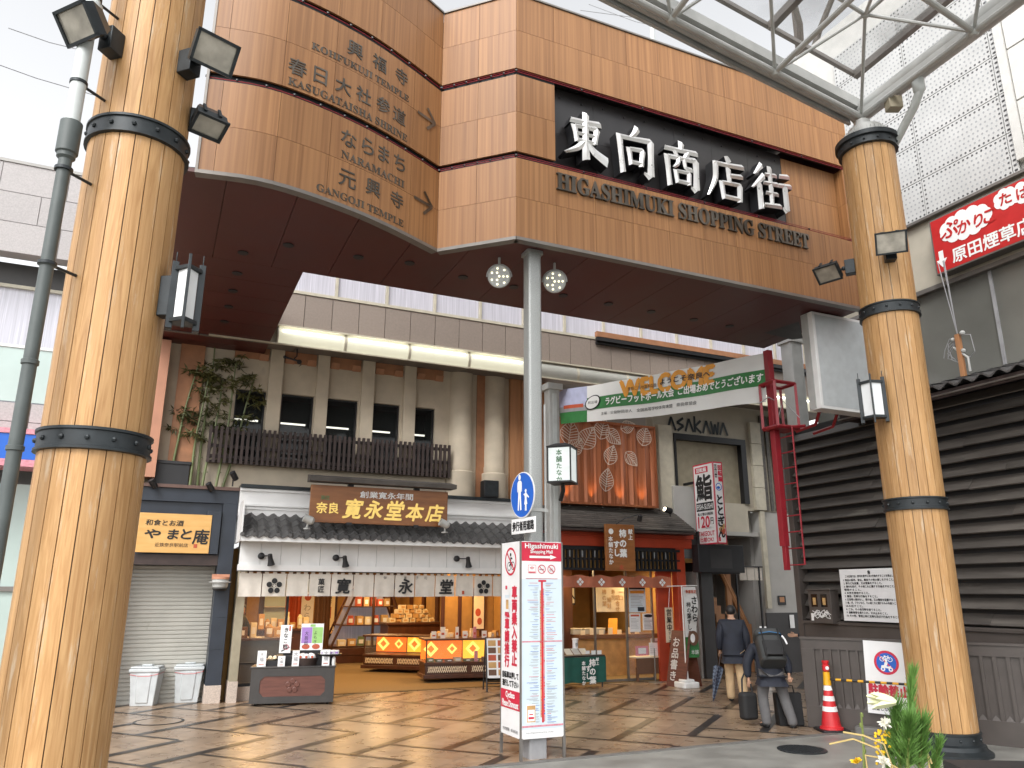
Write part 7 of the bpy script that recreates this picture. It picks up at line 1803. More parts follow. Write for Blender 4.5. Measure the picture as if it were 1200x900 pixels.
# cones and bar
def cone(p, label, first=[None]):
    if first[0]: return dup(first[0], p, .5, label)
    t = thing('traffic_cone', label, 'traffic cone', p, 0, 'red cones by the hoarding'); first[0] = t
    mb = MB(); mb.rbox(-.20,.20,-.20,.20,0,.035,.04); mb.build('base', M['black'], t, bevel=.006)
    mb = MB(); mb.lathe([(.165,.03),(.160,.06),(.135,.07),(.045,.64),(.04,.66)], 24); mb.build('body', M['cone_red'], t)
    for z0, z1 in ((.27,.335),(.41,.475),(.55,.615)):
        mb = MB(); q = lambda z: .135-(z-.07)*.09/.57+.003; mb.lathe([(q(z0),z0),(q(z1),z1)], 24); mb.build('reflective_band', M['reflect'], t)
    mb = MB(); mb.lathe([(.058,.62),(.055,.64),(.045,.80),(.035,.80)], 18); mb.build('amber_sleeve', M['yellow'], t)
    mb = MB(); mb.lathe([(.03,.80),(.05,.82),(.05,.89),(.035,.90),(.05,.93),(.05,.955),(.0,.956)], 16); mb.build('lamp_head', M['cone_red'], t); mb = MB(); X = Matrix.Rotation(math.pi/2, 3, 'X'); mb.lathe([(.026,.045),(.026,.055),(.001,.058)], 12, o=(0,0,.855), M=X); mb.build('lamp', M['sign_white'], t)
    return t
k1 = G(975, 857); k2 = G(1080, 868)
cone(k1, 'red and white traffic cone with amber sleeve beside the manhole cover')
cone(k2, 'red traffic cone mostly hidden behind the pine sprig and timber column')
t = thing('barrier_bar', 'black and yellow striped bar between the two traffic cones', 'barrier bar', k1); mb = MB(); v = k2-k1; v.z = 0; n = 14
for i in range(n): a = Vector((0,0,.70))+v*(.04+.92*i/n); b = Vector((0,0,.70))+v*(.04+.92*(i+1)/n); mb.tube([a, b], .017, 8, i % 2)
mb.build('bar', [M['black'], M['yellow']], t)

# =================================================================== building with perforated screen behind it
XL = B(962, 560, 1.0)[0]; pf = thing('perforated_screen_building', 'grey building with white perforated screen panels above a red tobacco shop sign', 'building', WB(0, 1.0), TW)
def q1(px, py, off=1.0): return B(px, py, off)
zg0, zg1 = q1(1085, 440)[1]-1.5, q1(1085, 343)[1]; zs0 = q1(1067, 263)[1]; xr = q1(1166, 48)[0]
mb = MB(); mb.box(XL, 9, .05, .2, zg1, zs0); mb.build('beige_band', M['wall_beige'], pf); mb = MB(); mb.box(XL, 9, -.04, .1, zg1-.02, zg1+.06); mb.box(XL, 9, -.06, .1, zs0-.06, zs0-.01); mb.build('sill_line', M['alu'], pf)
mb = MB(); mb.box(XL, 9, .08, .12, 3, zg1-.02); mb.box(XL, XL+.1, .13, 4, 3, 14); mb.build('shop_glass', M['smoke_glass'], pf)
mb = MB()
for x in (3.9, 6.1): mb = MB(); mb.box(x, x+.05, .05, .08, 3, zg1-.02); mb.build('glazing_joint', M['grey_print'], pf)
pw, ph_ = 1.62, .76; xc = q1(1081, 220)[0]
mb = MB(); hl = MB(); hd = MB(); x = xc-pw; ci = 0
while x < xr-.1:
    x1 = min(x+pw, xr); z = zs0
    while z < 13:
        mb.box(x+.008, x1-.008, 0, .03, z+.008, z+ph_-.008)
        nx_, nz_ = max(3, int((x1-x)/.085)), 8
        if x > XL-.5:
            for i in range(nx_):
                for j_ in range(nz_):
                    edge_ = i < 1 or j_ in (0, nz_-1) or i == nx_-1
                    hx = x+.05+i*((x1-x-.09)/(nx_-1))+(.02 if j_ % 2 else 0)*(0 < i < nx_-1); hz_ = z+.055+j_*((ph_-.11)/(nz_-1))
                    (hd if edge_ else hl).disc(hx, hz_, .021 if edge_ else .019, -.003, n=7)
        z += ph_
    x += pw
mb.build('perforated_sheet', M['perf'], pf, smooth=False); tag(hd.build('edge_perforation', M['hole'], pf, smooth=False), kind='stuff'); M['hole2'] = mat('lit_perforation', (.34,.35,.36), .7); tag(hl.build('perforation', M['hole2'], pf, smooth=False), kind='stuff')  # inner holes coloured paler, as if light came through from behind
mb = MB(); mb.box(XL, 9, .10, .2, zs0, 14); mb.box(xr+.0, xr+.14, -.03, .1, zs0+.2, 14); mb.build('wall', M['offwhite_tile'], pf)
mb = MB(); z = zs0+.25
while z < 13:
    k = xr+.15
    while k < 9: mb.box(k+.01, k+1.5, .0, .09, z+.01, z+.98); k += 1.51
    z += 1.0
mb.build('cladding_tile', M['offwhite_tile'], pf, smooth=False)
x0, za1 = q1(1088, 260, .8); _, zb1_ = q1(1096, 324, .8)
t = thing('tobacco_shop_sign', 'large red sign with white cloud bubbles and characters below the perforated screen', 'signboard', WB(x0, .80, 0), TW); Ls = 3.3
mb = MB(); mb.box(0, Ls, 0, .22, zb1_, za1); mb.build('box', M['alu'], t, bevel=.006); mb = MB(); mb.rect(.03, Ls-.03, zb1_+.03, za1-.03, -.003); fc = mb.build('red_face', M['sign_red'], t)
def sgn(px, py): a, z = q1(px, py, .8); return a-x0, z
mb = MB()
def cloud(cx, cz, w, h, n):
    for k in range(n): g = 2*math.pi*k/n; mb.disc(cx+w*.36*math.cos(g), cz+h*.30*math.sin(g), h*.26, -.006-.0003*k, 0, n=16)
    mb.disc(cx, cz, w*.40, -.0058, 0, rz=h*.36)
ca = sgn(1131, 262); cb = sgn(1166, 253); cloud(*ca, 1.0, .50, 11); c1_ = sgn(1178.5, 232.5); c2_ = sgn(1199, 225); cloud(*c1_, .34, .34, 7); cloud(*c2_, .34, .34, 7); cloud(c2_[0]+.33, c2_[1]-.01, .34, .34, 7)
for ch, px, py in (('ぷ',1113,269),('か',1130,265),('り',1147,258),('こ',1160,253)): c = sgn(px, py); mb.text(ch, c[0], c[1], .22 if ch != 'ぷ' else .28, y=-.012, mi=1, bold=.008, shear=.15)
mb.text('た', *c1_, .20, y=-.012, mi=1, bold=.006); mb.text('ば', *c2_, .20, y=-.012, mi=1, bold=.006); mb.text('こ', c2_[0]+.33, c2_[1]-.01, .17, y=-.012, mi=1, bold=.006)
c = sgn(1123, 294); d_ = sgn(1185, 276); mb.text('原田煙草店一筋', (c[0]-.12)+.98, (c[1]+d_[1])/2, .27, y=-.008, w=1.95, mi=0, bold=.007)
c = sgn(1104, 304); mb.rect(c[0]-.045, c[0]+.045, c[1]-.02, c[1]+.16, -.008, 0); mb.poly([(c[0]-.10,c[1]),(c[0]+.10,c[1]),(c[0],c[1]-.15)], -.0082, 0)
mb.build('sign_print', [M['white_ink'], M['sign_red']], fc, smooth=False)
# cable bracket on the tiled eave
x0, z0 = B(1129, 437, .5); x1, z1 = B(1122, 392, .5)
t = thing('cable_bracket', 'rusty steel cable bracket with insulators and wires above the tiled eave', 'bracket', WB(x0, .5, z0), TW); hz_ = z1-z0
mb = MB(); mb.box(-.035,.035,-.035,.035,-.1,hz_); mb.build('post', M['orange_wood'], t); mb = MB(); mb.ball((-.09,0,hz_*.9),.04,8); mb.ball((.09,0,hz_),.045,8); mb.ball((.06,0,hz_*.55),.04,8); mb.tube([(-.1,0,hz_*.7),(.12,0,hz_*.35),(.12,0,0)], .02, 6); mb.build('insulator', M['steel_white'], t)
mb = MB()
for k in range(5): g = .4*k; mb.tube([(0,0,hz_*.9),(-.15-.08*math.sin(g),.0,hz_*(.95-.12*k)),(-.26+.05*k,0,hz_*(.7-.1*k)),(-.30+.07*k,0,hz_*(.5-.05*k))], .007, 5)
mb.tube([(0,0,hz_),(.22,0,hz_*.9),(.25,0,hz_*.45),(.1,0,hz_*.3)], .007, 5)
for dx in (-.62,-.34,-.28): mb.tube([(0,0,hz_),(dx*.35,.1,hz_+1.4)], .008, 5)
mb.build('wires', M['grey_print'], t)

# =================================================================== red platform, grey box sign
c = D(901, 430, 13.5); cb = math.hypot(c.x, c.y)
zt_, zb_ = zof(901, 411, 13.5), zof(922, 640, 13.5)
t = thing('red_access_platform', 'red steel ladder pole with a small railed platform beside the louvered building', 'platform', (c.x, c.y, 0), TW)
mb = MB(); mb.box(-.055,.055,-.055,.055,zb_,zt_); mb.box(-.035,.045,-.03,.04,zb_-.38,zb_); mb.build('pole', M['red_steel'], t, bevel=.004)
z0, z1 = zof(897, 501, 13.3), zof(894, 449, 13.3)
mb = MB(); P_ = [(-.09,-.16),(.26,-.16),(.26,.30),(-.09,.30)]
for z in (z0, z1):
    for a, b in zip(P_, P_[1:]+P_[:1]): mb.tube([(*a,z),(*b,z)], .032, 4)
for a in P_: mb.tube([(*a,z0),(*a,z1)], .032, 4)
mb.tube([(-.09,.07,z0),(-.09,.07,z1)], .025, 4); mb.tube([(.26,.1,z0),(.5,.2,z0-.02)], .025, 4)
mb.box(-.09,.26,-.16,.30,z0-.02,z0+.01); mb.build('platform_frame', M['red_steel'], t)
mb = MB(); z = zb_-.3
while z < z0: mb.tube([(.0,.06,z),(.34,.06,z)], .011, 6); z += .26
mb.tube([(.34,.06,zb_-.3),(.34,.06,z0)], .014, 6); mb.build('rung', M['red_steel'], t)
mb = MB(); mb.tube([(-.1,-.2,z0+.45),(.1,-.16,z0+.52),(.26,-.16,z0+.42)], .008, 5); mb.tube([(.26,-.16,z0+.1),(.36,-.1,z0+.4),(.5,.1,z0+.1)], .008, 5); mb.build('cable', M['grey_print'], t)
t = thing('arcade_end_post', 'grey steel post with a tied cap between the red pole and the grey box sign', 'post', D(936, 500, 16.9).to_2d().to_3d(), TW); 
zq = zof(928, 402, 16.9); mb = MB(); mb.rbox(-.16,.16,-.16,.16,0,zq,.03); mb.build('shaft', M['steel_white'], t); mb = MB(); mb.rbox(-.21,.21,-.21,.21,zq-.03,zq+.09,.04); mb.build('cap', M['steel_white'], t)
ofs = -.55
x0, z0 = F(963, 478, 6.55); x1 = F(1046, 478, 6.55)[0]; z1 = ZB-.02
t = thing('grey_box_sign', 'blank grey faced box sign with white edges hung between the gate and the right column', 'box sign', W(x0, 6.55, 0), TH)
zmx = 6.9
mb = MB(); mb.box(0, x1-x0, 0, .26, z0, z1); mb.build('box', M['white_paint'], t, bevel=.01); mb = MB(); mb.rect(.05, x1-x0-.05, z0+.05, z1-.05, -.004); mb.build('face', M['plastic_grey'], t)
mb = MB(); mb.box(-.012,-.002,.10,.24,z0+.02,z1-.02); mb.build('side_panel', M['steel_white'], t)
mb = MB(); 
for x in (.2, .6): mb.tube([(x,.25,z0),(x+.10,.45,z0-.16),(x+.10,.9,z0-.20)], .03, 4)
mb.build('support', M['red_steel'], t)

# =================================================================== stone clad building far left
fo = -.0; Lb_ = thing('stone_clad_building', 'pale pink stone clad building with a glazed balcony beyond the left column', 'building', W(-2.35, 0, 0), TH)
zz = lambda py, px=40: F(px, py, 0)[1]
z_top, z_w1, z_h, z_b1, z_b0, z_a1, z_a0, z_l1 = zz(198,50), zz(300), zz(326), zz(410), zz(474), zz(512), zz(552), zz(566)
xl = -8.0
mb = MB(); z = z_top; rw = (z_top-z_w1)/3; r_ = 0
while z > z_w1+.05:
    k = xl-.4*(r_ % 2)
    while k < -.02: mb.box(k+.006, min(k+1.1, 0)-.006, -.03, 0, z-rw+.006, z-.006); k += 1.1
    z -= rw; r_ += 1
z = z_b0
while z > z_a1+.02: 
    k = xl
    while k < 0: mb.box(k+.006, min(k+1.1,0)-.006, -.04, 0, max(z-.34,z_a1)+.006, z-.006); k += 1.1
    z -= .34
xe_ = F(78,400)[0]+2.35
k = 0
z = z_w1
while z > .1: mb.box(xe_+.25, 0, -.03, 0, max(z-.55,.0)+.006, z-.006); z -= .55
mb.build('stone_cladding', M['stone_pink'], Lb_, smooth=False)
mb = MB(); mb.box(xl, 0, .001, .3, z_w1, z_top); mb.box(xl, 0, .8, .9, 0, z_w1); mb.box(xe_+.25, 0, 0, .8, 0, z_w1); mb.box(xl,0,.0,.8,z_b0-.3,z_b0); mb.box(xl,0,.001,.8,z_a1,z_b0-.3); mb.box(xl, .02, -.05, .3, z_top, z_top+.06); mb.build('wall', M['wall_grey'], Lb_)
mb = MB(); mb.box(xl, xe_+.25, .55, .6, z_h, z_w1); mb.build('window_head', M['cabinet_dark'], Lb_)
mb = MB(); mb.rect(xl, xe_+.25, z_b0, z_h, .58); mb.build('window_glass', M['frost'], Lb_)
mb = MB()
for k in range(9): x = xl+k*.62; mb.box(x, x+.07, .50, .57, z_b0, z_h)
mb.box(xl, xe_+.25, .50, .57, z_h-.06, z_h); mb.build('window_frame', M['ivory'], Lb_)
mb = MB(); mb.box(xl, xe_+.15, -.02, .0, z_b0+.02, z_b1); mb.build('balcony_glass', M['glass_green'], Lb_); mb = MB(); mb.box(xl, xe_+.2, -.04, .02, z_b1, z_b1+.05); mb.box(xe_+.15, xe_+.2, -.03, .01, z_b0, z_b1); mb.build('balcony_rail', M['white_paint'], Lb_)
mb = MB(); mb.box(xl, xe_+.2, -.5, .1, z_a0+.12, z_a1-.05); mb.build('blue_fascia', M['blue_print'], Lb_); mb = MB(); mb.box(xl, xe_+.2, -.52, .1, z_a0, z_a0+.115); mb.box(xl,xe_+.2,-.52,.1,z_a1-.045,z_a1+.04); mb.build('pink_band', M['pink_print'], Lb_)
mb = MB(); mb.rect(xl, xe_+.2, .3, z_l1, .3); mb.build('shop_window', M['glass_green'], Lb_); mb = MB()
for k in range(6): x = xl+k*1.2; mb.box(x, x+.06, .25, .29, 0, z_l1)
mb.box(xl,xe_+.2,.25,.29,1.9,1.98); mb.build('shop_frame', M['alu'], Lb_)
# thin overhead wires
t = thing('overhead_wires', 'two thin overhead wires crossing the white sky behind the left column', 'wires', D(0, 73, 20)); mb = MB(); o_ = t.location
for a, b in (((-40,62),(112,112)),((10,33),(100,60))):
    A_ = D(*a, 20)-o_; B_ = D(*b, 22)-o_; mb.tube([A_, (A_+B_)/2-Vector((0,0,.06)), B_], .012, 5)
mb.build('wire', M['grey_print'], t)
t = thing('roof_aerial', 'pale pole with wires and a bare shrub behind the gate top', 'aerial', D(764, 40, 24)); o_ = t.location
mb = MB(); mb.tube([Vector((0,0,-3)), D(764,30,24)-o_], .09, 10); mb.tube([D(764,30,24)-o_, D(764,8,24)-o_], .05, 8); mb.build('pole', M['pipe_light'], t)
mb = MB()
for a, b in (((690,5),(800,38)),((700,-5),(820,22)),((680,12),(800,20)),((720,-10),(830,45))): mb.tube([D(*a,24)-o_, (D(*a,24)+D(*b,24))/2-o_-Vector((0,0,.15)), D(*b,24)-o_], .012, 5)
mb.build('wires', M['grey_print'], t)
t = thing('bare_tree', 'bare winter tree seen faintly through the blotchy glass canopy', 'tree', D(1040, 300, 26).to_2d().to_3d()); o_ = t.location
mb = MB(); rn = random.Random(12)
def limb(p, d, r, n):
    q = p+d; mb.tube([p, (p+q)/2+Vector((rn.uniform(-.2,.2),rn.uniform(-.2,.2),0)), q], [r, r*.8, r*.65], 7)
    if n:
        for k in range(3): limb(q, (d.normalized()+Vector((rn.uniform(-.8,.8),rn.uniform(-.8,.8),rn.uniform(-.1,.5)))).normalized()*d.length*.72, r*.6, n-1)
mb.tube([Vector((0,0,0)), Vector((0,0,14))], [.5,.34], 10); 
for k in range(6): limb(Vector((0,0,9+k)), Vector((rn.uniform(-3,3),rn.uniform(-2,2),3.5)), .20, 1)
mb.build('trunk', M['bird'], t)

# =================================================================== people
def skin(name, joints, edges, m, parent, sub=1):
    ks = list(joints); me = bpy.data.meshes.new('s'); me.from_pydata([joints[k][0] for k in ks], [(ks.index(a), ks.index(b)) for a, b in edges], []); me.update()
    o = bpy.data.objects.new('s', me); COL.objects.link(o); sk = o.modifiers.new('s', 'SKIN'); sk.use_smooth_shade = True
    for i, k in enumerate(ks):
        r = joints[k][1]; r = r if isinstance(r, tuple) else (r, r); me.skin_vertices[0].data[i].radius = r; me.skin_vertices[0].data[i].use_root = (i == 0)
    sb = o.modifiers.new('u', 'SUBSURF'); sb.levels = sub+1; sb.render_levels = sub+1
    dg = bpy.context.evaluated_depsgraph_get(); m2 = bpy.data.meshes.new_from_object(o.evaluated_get(dg)); bpy.data.objects.remove(o)
    m2.materials.clear(); m2.materials.append(m); m2.polygons.foreach_set('use_smooth', [True]*len(m2.polygons)); m2.polygons.foreach_set('material_index', [0]*len(m2.polygons)); m2.name = name
    r = bpy.data.objects.new(name, m2); COL.objects.link(r); r.parent = parent; return r
def hand(J, E, wrist, pre, d, out):
    """palm, four bent fingers and a thumb from the wrist, hanging along d"""
    w = Vector(J[wrist][0]); d = Vector(d).normalized(); o = Vector(out).normalized(); s = d.cross(o).normalized()
    J[pre+'p'] = (tuple(w+d*.07), (.034,.018)); E.append((wrist, pre+'p'))
    for i, l in enumerate((.066,.076,.070,.055)):
        b = w+d*.085+s*(.026-.0175*i); J[f'{pre}a{i}'] = (tuple(b), .0095); J[f'{pre}b{i}'] = (tuple(b+d*l*.55+o*.012), .0085); J[f'{pre}c{i}'] = (tuple(b+d*l*.85+o*.034), .0075)
        E += [(pre+'p', f'{pre}a{i}'), (f'{pre}a{i}', f'{pre}b{i}'), (f'{pre}b{i}', f'{pre}c{i}')]
    J[pre+'t'] = (tuple(w+d*.055+s*.048+o*.012), .0105); J[pre+'u'] = (tuple(w+d*.092+s*.058+o*.03), .009); E += [(pre+'p', pre+'t'), (pre+'t', pre+'u')]
def person(label, loc, rz, pose, jacket, trousers, scale=1.0, group=None):
    """pose: joint positions in metres, facing +y"""
    t = thing('person', label, 'person', loc, rz, group); t.scale = (scale,)*3
    J = {'pel': (pose['pel'], (.15,.115)), 'spine': (pose['spine'], (.145,.105)), 'chest': (pose['chest'], (.165,.115)), 'neck': (pose['neck'], .055), 'skull0': (pose['head0'], (.066,.075)), 'skull1': (pose['head1'], (.078,.092)), 'skull2': (pose['head2'], (.055,.065))}
    E = [('pel','spine'),('spine','chest'),('chest','neck'),('neck','skull0'),('skull0','skull1'),('skull1','skull2')]
    for s in 'lr':
        J['sh'+s] = (pose['sh'+s], .068); J['el'+s] = (pose['el'+s], .045); J['wr'+s] = (pose['wr'+s], (.030,.024)); J['hip'+s] = (pose['hip'+s], .095); J['kn'+s] = (pose['kn'+s], .058); J['an'+s] = (pose['an'+s], .040)
        a = Vector(pose['an'+s]); fdir = Vector(pose.get('foot'+s, (0,.15,0))); J['to'+s] = (tuple(a+fdir+Vector((0,0,-.035))), (.042,.03)); J['he'+s] = (tuple(a-fdir*.3+Vector((0,0,-.04))), .036)
        E += [('chest','sh'+s),('sh'+s,'el'+s),('el'+s,'wr'+s),('pel','hip'+s),('hip'+s,'kn'+s),('kn'+s,'an'+s),('an'+s,'to'+s),('an'+s,'he'+s)]
        dd = Vector(pose['wr'+s])-Vector(pose['el'+s]); hand(J, E, 'wr'+s, 'h'+s, dd, (0,.4,0) if s == 'l' else (0,.4,.01))
    skin('body', J, E, M['skin'], t)
    K = {'pel': (tuple(Vector(pose['pel'])+Vector((0,-.005,-.03))), (.228,.192)), 'hem': (tuple(Vector(pose['pel'])+Vector((0,-.005,-.09))), (.215,.185)), 'spine': (pose['spine'], (.210,.165)), 'chest': (pose['chest'], (.215,.165)), 'col': (tuple(Vector(pose['chest'])*.35+Vector(pose['neck'])*.65), .085)}
    E2 = [('hem','pel'),('pel','spine'),('spine','chest'),('chest','col')]
    for s in 'lr': K['sh'+s] = (pose['sh'+s], .100); K['el'+s] = (pose['el'+s], .082); K['wr'+s] = (pose['wr'+s], .060); E2 += [('chest','sh'+s),('sh'+s,'el'+s),('el'+s,'wr'+s)]
    skin('jacket', K, E2, M[jacket], t)
    Q = {'pel': (tuple(Vector(pose['pel'])+Vector((0,.005,.04))), (.165,.132))}; E3 = []
    for s in 'lr': 
        a, kk = Vector(pose['an'+s]), Vector(pose['kn'+s]); Q['hip'+s] = (tuple(Vector(pose['hip'+s])+Vector((0,0,-.06))), .118); Q['kn'+s] = (pose['kn'+s], .092); Q['mid'+s] = (tuple((a+kk)/2), .090); Q['an'+s] = (tuple(a+Vector((0,0,.03))), .082); Q['cuf'+s] = (tuple(a+Vector((0,0,-.05))), .080); E3 += [('pel','hip'+s),('hip'+s,'kn'+s),('kn'+s,'mid'+s),('mid'+s,'an'+s),('an'+s,'cuf'+s)]
    skin('trousers', Q, E3, M[trousers], t)
    for s in 'lr':
        a = Vector(pose['an'+s]); fdir = Vector(pose.get('foot'+s, (0,.15,0))); S_ = {'h': (tuple(a-fdir*.35+Vector((0,0,-.035))), (.045,.045)), 'm': (tuple(a+fdir*.4+Vector((0,0,-.035))), (.052,.042)), 't': (tuple(a+fdir*1.05+Vector((0,0,-.045))), (.046,.030))}
        skin('shoe', S_, [('h','m'),('m','t')], M['black_cloth'], t)
    h1, h2 = Vector(pose['head1']), Vector(pose['head2']); f = Vector(pose.get('face', (0,1,0))).normalized(); up = (h2-Vector(pose['head0'])).normalized()
    mb = MB(); mb.ball((0,0,0), (.094,.106,.100), 18); keep = MB()
    R_ = Matrix((f.cross(up).normalized(), f, up)).transposed(); c = h1+up*.025-f*.012
    mb.v = [tuple(c+R_@Vector(v)) for v in mb.v]; fs = []
    for fa in mb.f:
        m_ = sum((Vector(mb.v[i]) for i in fa), Vector())/len(fa)-c
        if m_.dot(up) > .035 or m_.dot(f) < .012: fs.append(fa)
    mb.f = fs; mb.m = [0]*len(fs); mb.build('hair', M['hair'], t)
    fm = MB()                                                     # face: eyes, nose, mouth, ears
    fc = h1+f*.086-up*.008
    for sx in (-1, 1):
        e_ = fc+R_@Vector((sx*.032, -.006, .012)); fm.ball(e_, (.011,.008,.007), 8, 1); er = h1+R_@Vector((sx*.083, -.01, -.01)); fm.ball(er, (.012,.022,.032), 8, 0)
    fm.ball(fc+R_@Vector((0,.008,-.018)), (.012,.018,.020), 8, 0); fm.ball(fc+R_@Vector((0,-.006,-.052)), (.024,.008,.007), 8, 2); fm.build('face', [M['skin'], M['ink'], M['pink_print']], t)
    return t
walk = dict(pel=(0,0,.92), spine=(0,.02,1.10), chest=(0,.03,1.30), neck=(0,.045,1.46), head0=(0,.06,1.53), head1=(0,.07,1.60), head2=(0,.065,1.67),
            shl=(-.19,.03,1.38), ell=(-.25,.0,1.12), wrl=(-.24,.10,.90), shr=(.19,.03,1.38), elr=(.25,-.03,1.12), wrr=(.25,.05,.88),
            hipl=(-.09,0,.90), knl=(-.09,.10,.50), anl=(-.09,.06,.08), hipr=(.09,0,.90), knr=(.10,.0,.50), anr=(.10,-.24,.13), footr=(0,.12,-.07), footl=(0,.15,0))
q = G(868, 823); p1 = person('person walking away in dark jacket and beige trousers beside a checked umbrella', q+Vector((-.05,.05,0)), RAD(-8), walk, 'navy_cloth', 'beige_cloth', .98)
q = G(902, 855)
pack = dict(pel=(0,0,.88), spine=(0,.12,1.02), chest=(0,.27,1.14), neck=(.05,.39,1.23), head0=(.08,.45,1.27), head1=(.10,.50,1.31), head2=(.11,.54,1.36),
            shl=(-.21,.27,1.19), ell=(-.33,.24,.96), wrl=(-.32,.22,.72), shr=(.20,.27,1.19), elr=(.33,.20,.97), wrr=(.31,.08,.80),
            hipl=(-.10,0,.87), knl=(-.15,.06,.47), anl=(-.13,-.02,.08), hipr=(.10,0,.87), knr=(.19,.05,.47), anr=(.27,-.05,.08), face=(.1,1,-.35), footl=(-.06,.14,0), footr=(.07,.13,0))
p2 = person('person in grey trousers with a big backpack bending over a black bag', q+Vector((.13,.15,0)), RAD(-4), pack, 'navy_cloth', 'grey_cloth', .91)
o2_ = p2.location; 
t = thing('backpack', 'large dark grey backpack with top lid and straps on the bending person', 'backpack', o2_+Vector((.02,.07,1.01)), RAD(-4)); t.rotation_euler = (RAD(-38), 0, RAD(-4)); t.scale = (.93,)*3
mb = MB(); mb.rbox(-.20,.20,-.28,.02,-.26,.20,.09, n=5); mb.build('main_bag', M['pack_grey'], t, bevel=.03); mb = MB(); mb.rbox(-.215,.215,-.30,.04,.19,.31,.10, n=5); mb.build('top_lid', M['pack_grey'], t, bevel=.04)
mb = MB(); mb.rbox(-.15,.15,-.34,-.27,-.22,.04,.04); mb.build('front_pocket', M['black_cloth'], t, bevel=.02)
mb = MB()
for x in (-.13,.13): mb.tube([(x,-.31,.26),(x,-.32,.12),(x,-.35,-.1),(x,-.30,-.25)], .013, 5)
mb.build('strap', M['black_cloth'], t); mb = MB(); mb.tube([(-.17,-.30,.19),(.0,-.335,.195),(.17,-.30,.19),(.205,-.2,.2)], .010, 5); mb.build('blue_cord', M['strap_blue'], t); mb = MB(); mb.tube([(.19,-.30,.14),(.21,-.33,.05),(.23,-.31,-.02)], .014, 6); mb.build('tag', M['sign_white'], t)
t = thing('shoulder_bag', 'black shoulder bag hanging from the left hand of the bending person', 'bag', o2_+Vector((-.33,.15,.33)), RAD(20)); mb = MB(); mb.rbox(-.13,.13,-.09,.09,-.24,.14,.06, n=4); mb.build('bag', M['black_cloth'], t, bevel=.04); mb = MB(); mb.tube([(-.09,0,.12),(-.05,.04,.32),(.04,.08,.42),(.09,.05,.30),(.10,0,.12)], .014, 6); mb.build('strap', M['black_cloth'], t)
q = G(930, 852); t = thing('tote_bag', 'black rectangular bag standing on the paving at the feet of the bending person', 'bag', q+Vector((0,.14,0)), RAD(6)); mb = MB(); mb.zprism([(-.19,-.09),(.19,-.09),(.19,.09),(-.19,.09)], 0, .46, taper=[(-.22,-.06),(.19,-.06),(.19,.06),(-.22,.06)]); mb.build('bag', M['black_cloth'], t, bevel=.02); mb = MB(); mb.tube([(-.1,-.05,.44),(-.08,-.05,.56),(.06,-.05,.56),(.08,-.05,.44)], .011, 6); mb.build('handle', M['black_cloth'], t)
q = G(838, 822); t = thing('umbrella', 'closed umbrella in dark blue check leaning to the ground beside the walking person', 'umbrella', q+Vector((-.02,.05,0)), RAD(10)); X = Matrix.Rotation(RAD(14), 3, 'Y')
mb = MB(); n = 18; prof = [(.008,.0),(.02,.06),(.075,.45),(.085,.58),(.05,.62)]; vs = []
for r, z in prof:
    for k in range(n): g = 2*math.pi*k/n; rr = r*(1+.22*math.cos(6*g)); vs.append(X@Vector((rr*math.cos(g), rr*math.sin(g), z)))
mb.add(vs, [(i*n+k, i*n+(k+1) % n, (i+1)*n+(k+1) % n, (i+1)*n+k) for i in range(len(prof)-1) for k in range(n)])
def check_mat():
    m = bpy.data.materials.new('blue_check_cloth'); m.use_nodes = True; N = m.node_tree; p = N.nodes['Principled BSDF']; tc = N.nodes.new('ShaderNodeTexCoord'); mp = N.nodes.new('ShaderNodeMapping'); mp.inputs['Scale'].default_value = (22,22,22); mp.inputs['Rotation'].default_value = (.3,.4,.5)
    ck = N.nodes.new('ShaderNodeTexChecker'); ck.inputs['Scale'].default_value = 1; ck.inputs[1].default_value = (.012,.018,.04,1); ck.inputs[2].default_value = (.10,.13,.18,1); N.links.new(tc.outputs['Object'], mp.inputs[0]); N.links.new(mp.outputs[0], ck.inputs[0]); N.links.new(ck.outputs[0], p.inputs['Base Color']); return m
mb.build('canopy', check_mat(), t); mb = MB(); mb.tube([X@Vector((0,0,.6)), X@Vector((0,0,.82)), X@Vector((.05,0,.86)), X@Vector((.08,0,.80))], .012, 8); mb.tube([X@Vector((0,0,-.0)), X@Vector((0,0,.06))], .006, 6); mb.build('handle', M['dark_wood'], t)
stand3 = dict(walk); stand3.update(anl=(-.09,.0,.08), knl=(-.09,.03,.5), anr=(.10,.0,.08), knr=(.10,.03,.5), footr=(0,.15,0), wrl=(-.18,.28,1.12), ell=(-.25,.10,1.12))
q = D(946, 700, 16.7); p3 = person('person in dark coat half hidden behind the left end of the brown hoarding', (q.x, q.y, 0), RAD(80), stand3, 'navy_cloth', 'grey_cloth', 1.0)
q = SP(.55, 3.1); staff = dict(stand3); staff.update(wrl=(-.12,.34,1.02), wrr=(.12,.32,1.02), ell=(-.26,.16,1.14), elr=(.26,.16,1.14), head0=(0,.10,1.52), head1=(0,.13,1.58), head2=(0,.14,1.65), face=(0,1,-.4))
person('shop assistant in black at the register counter behind the side window', SP(.32, 2.95), TH+RAD(-130), staff, 'black_cloth', 'black_cloth', .97)

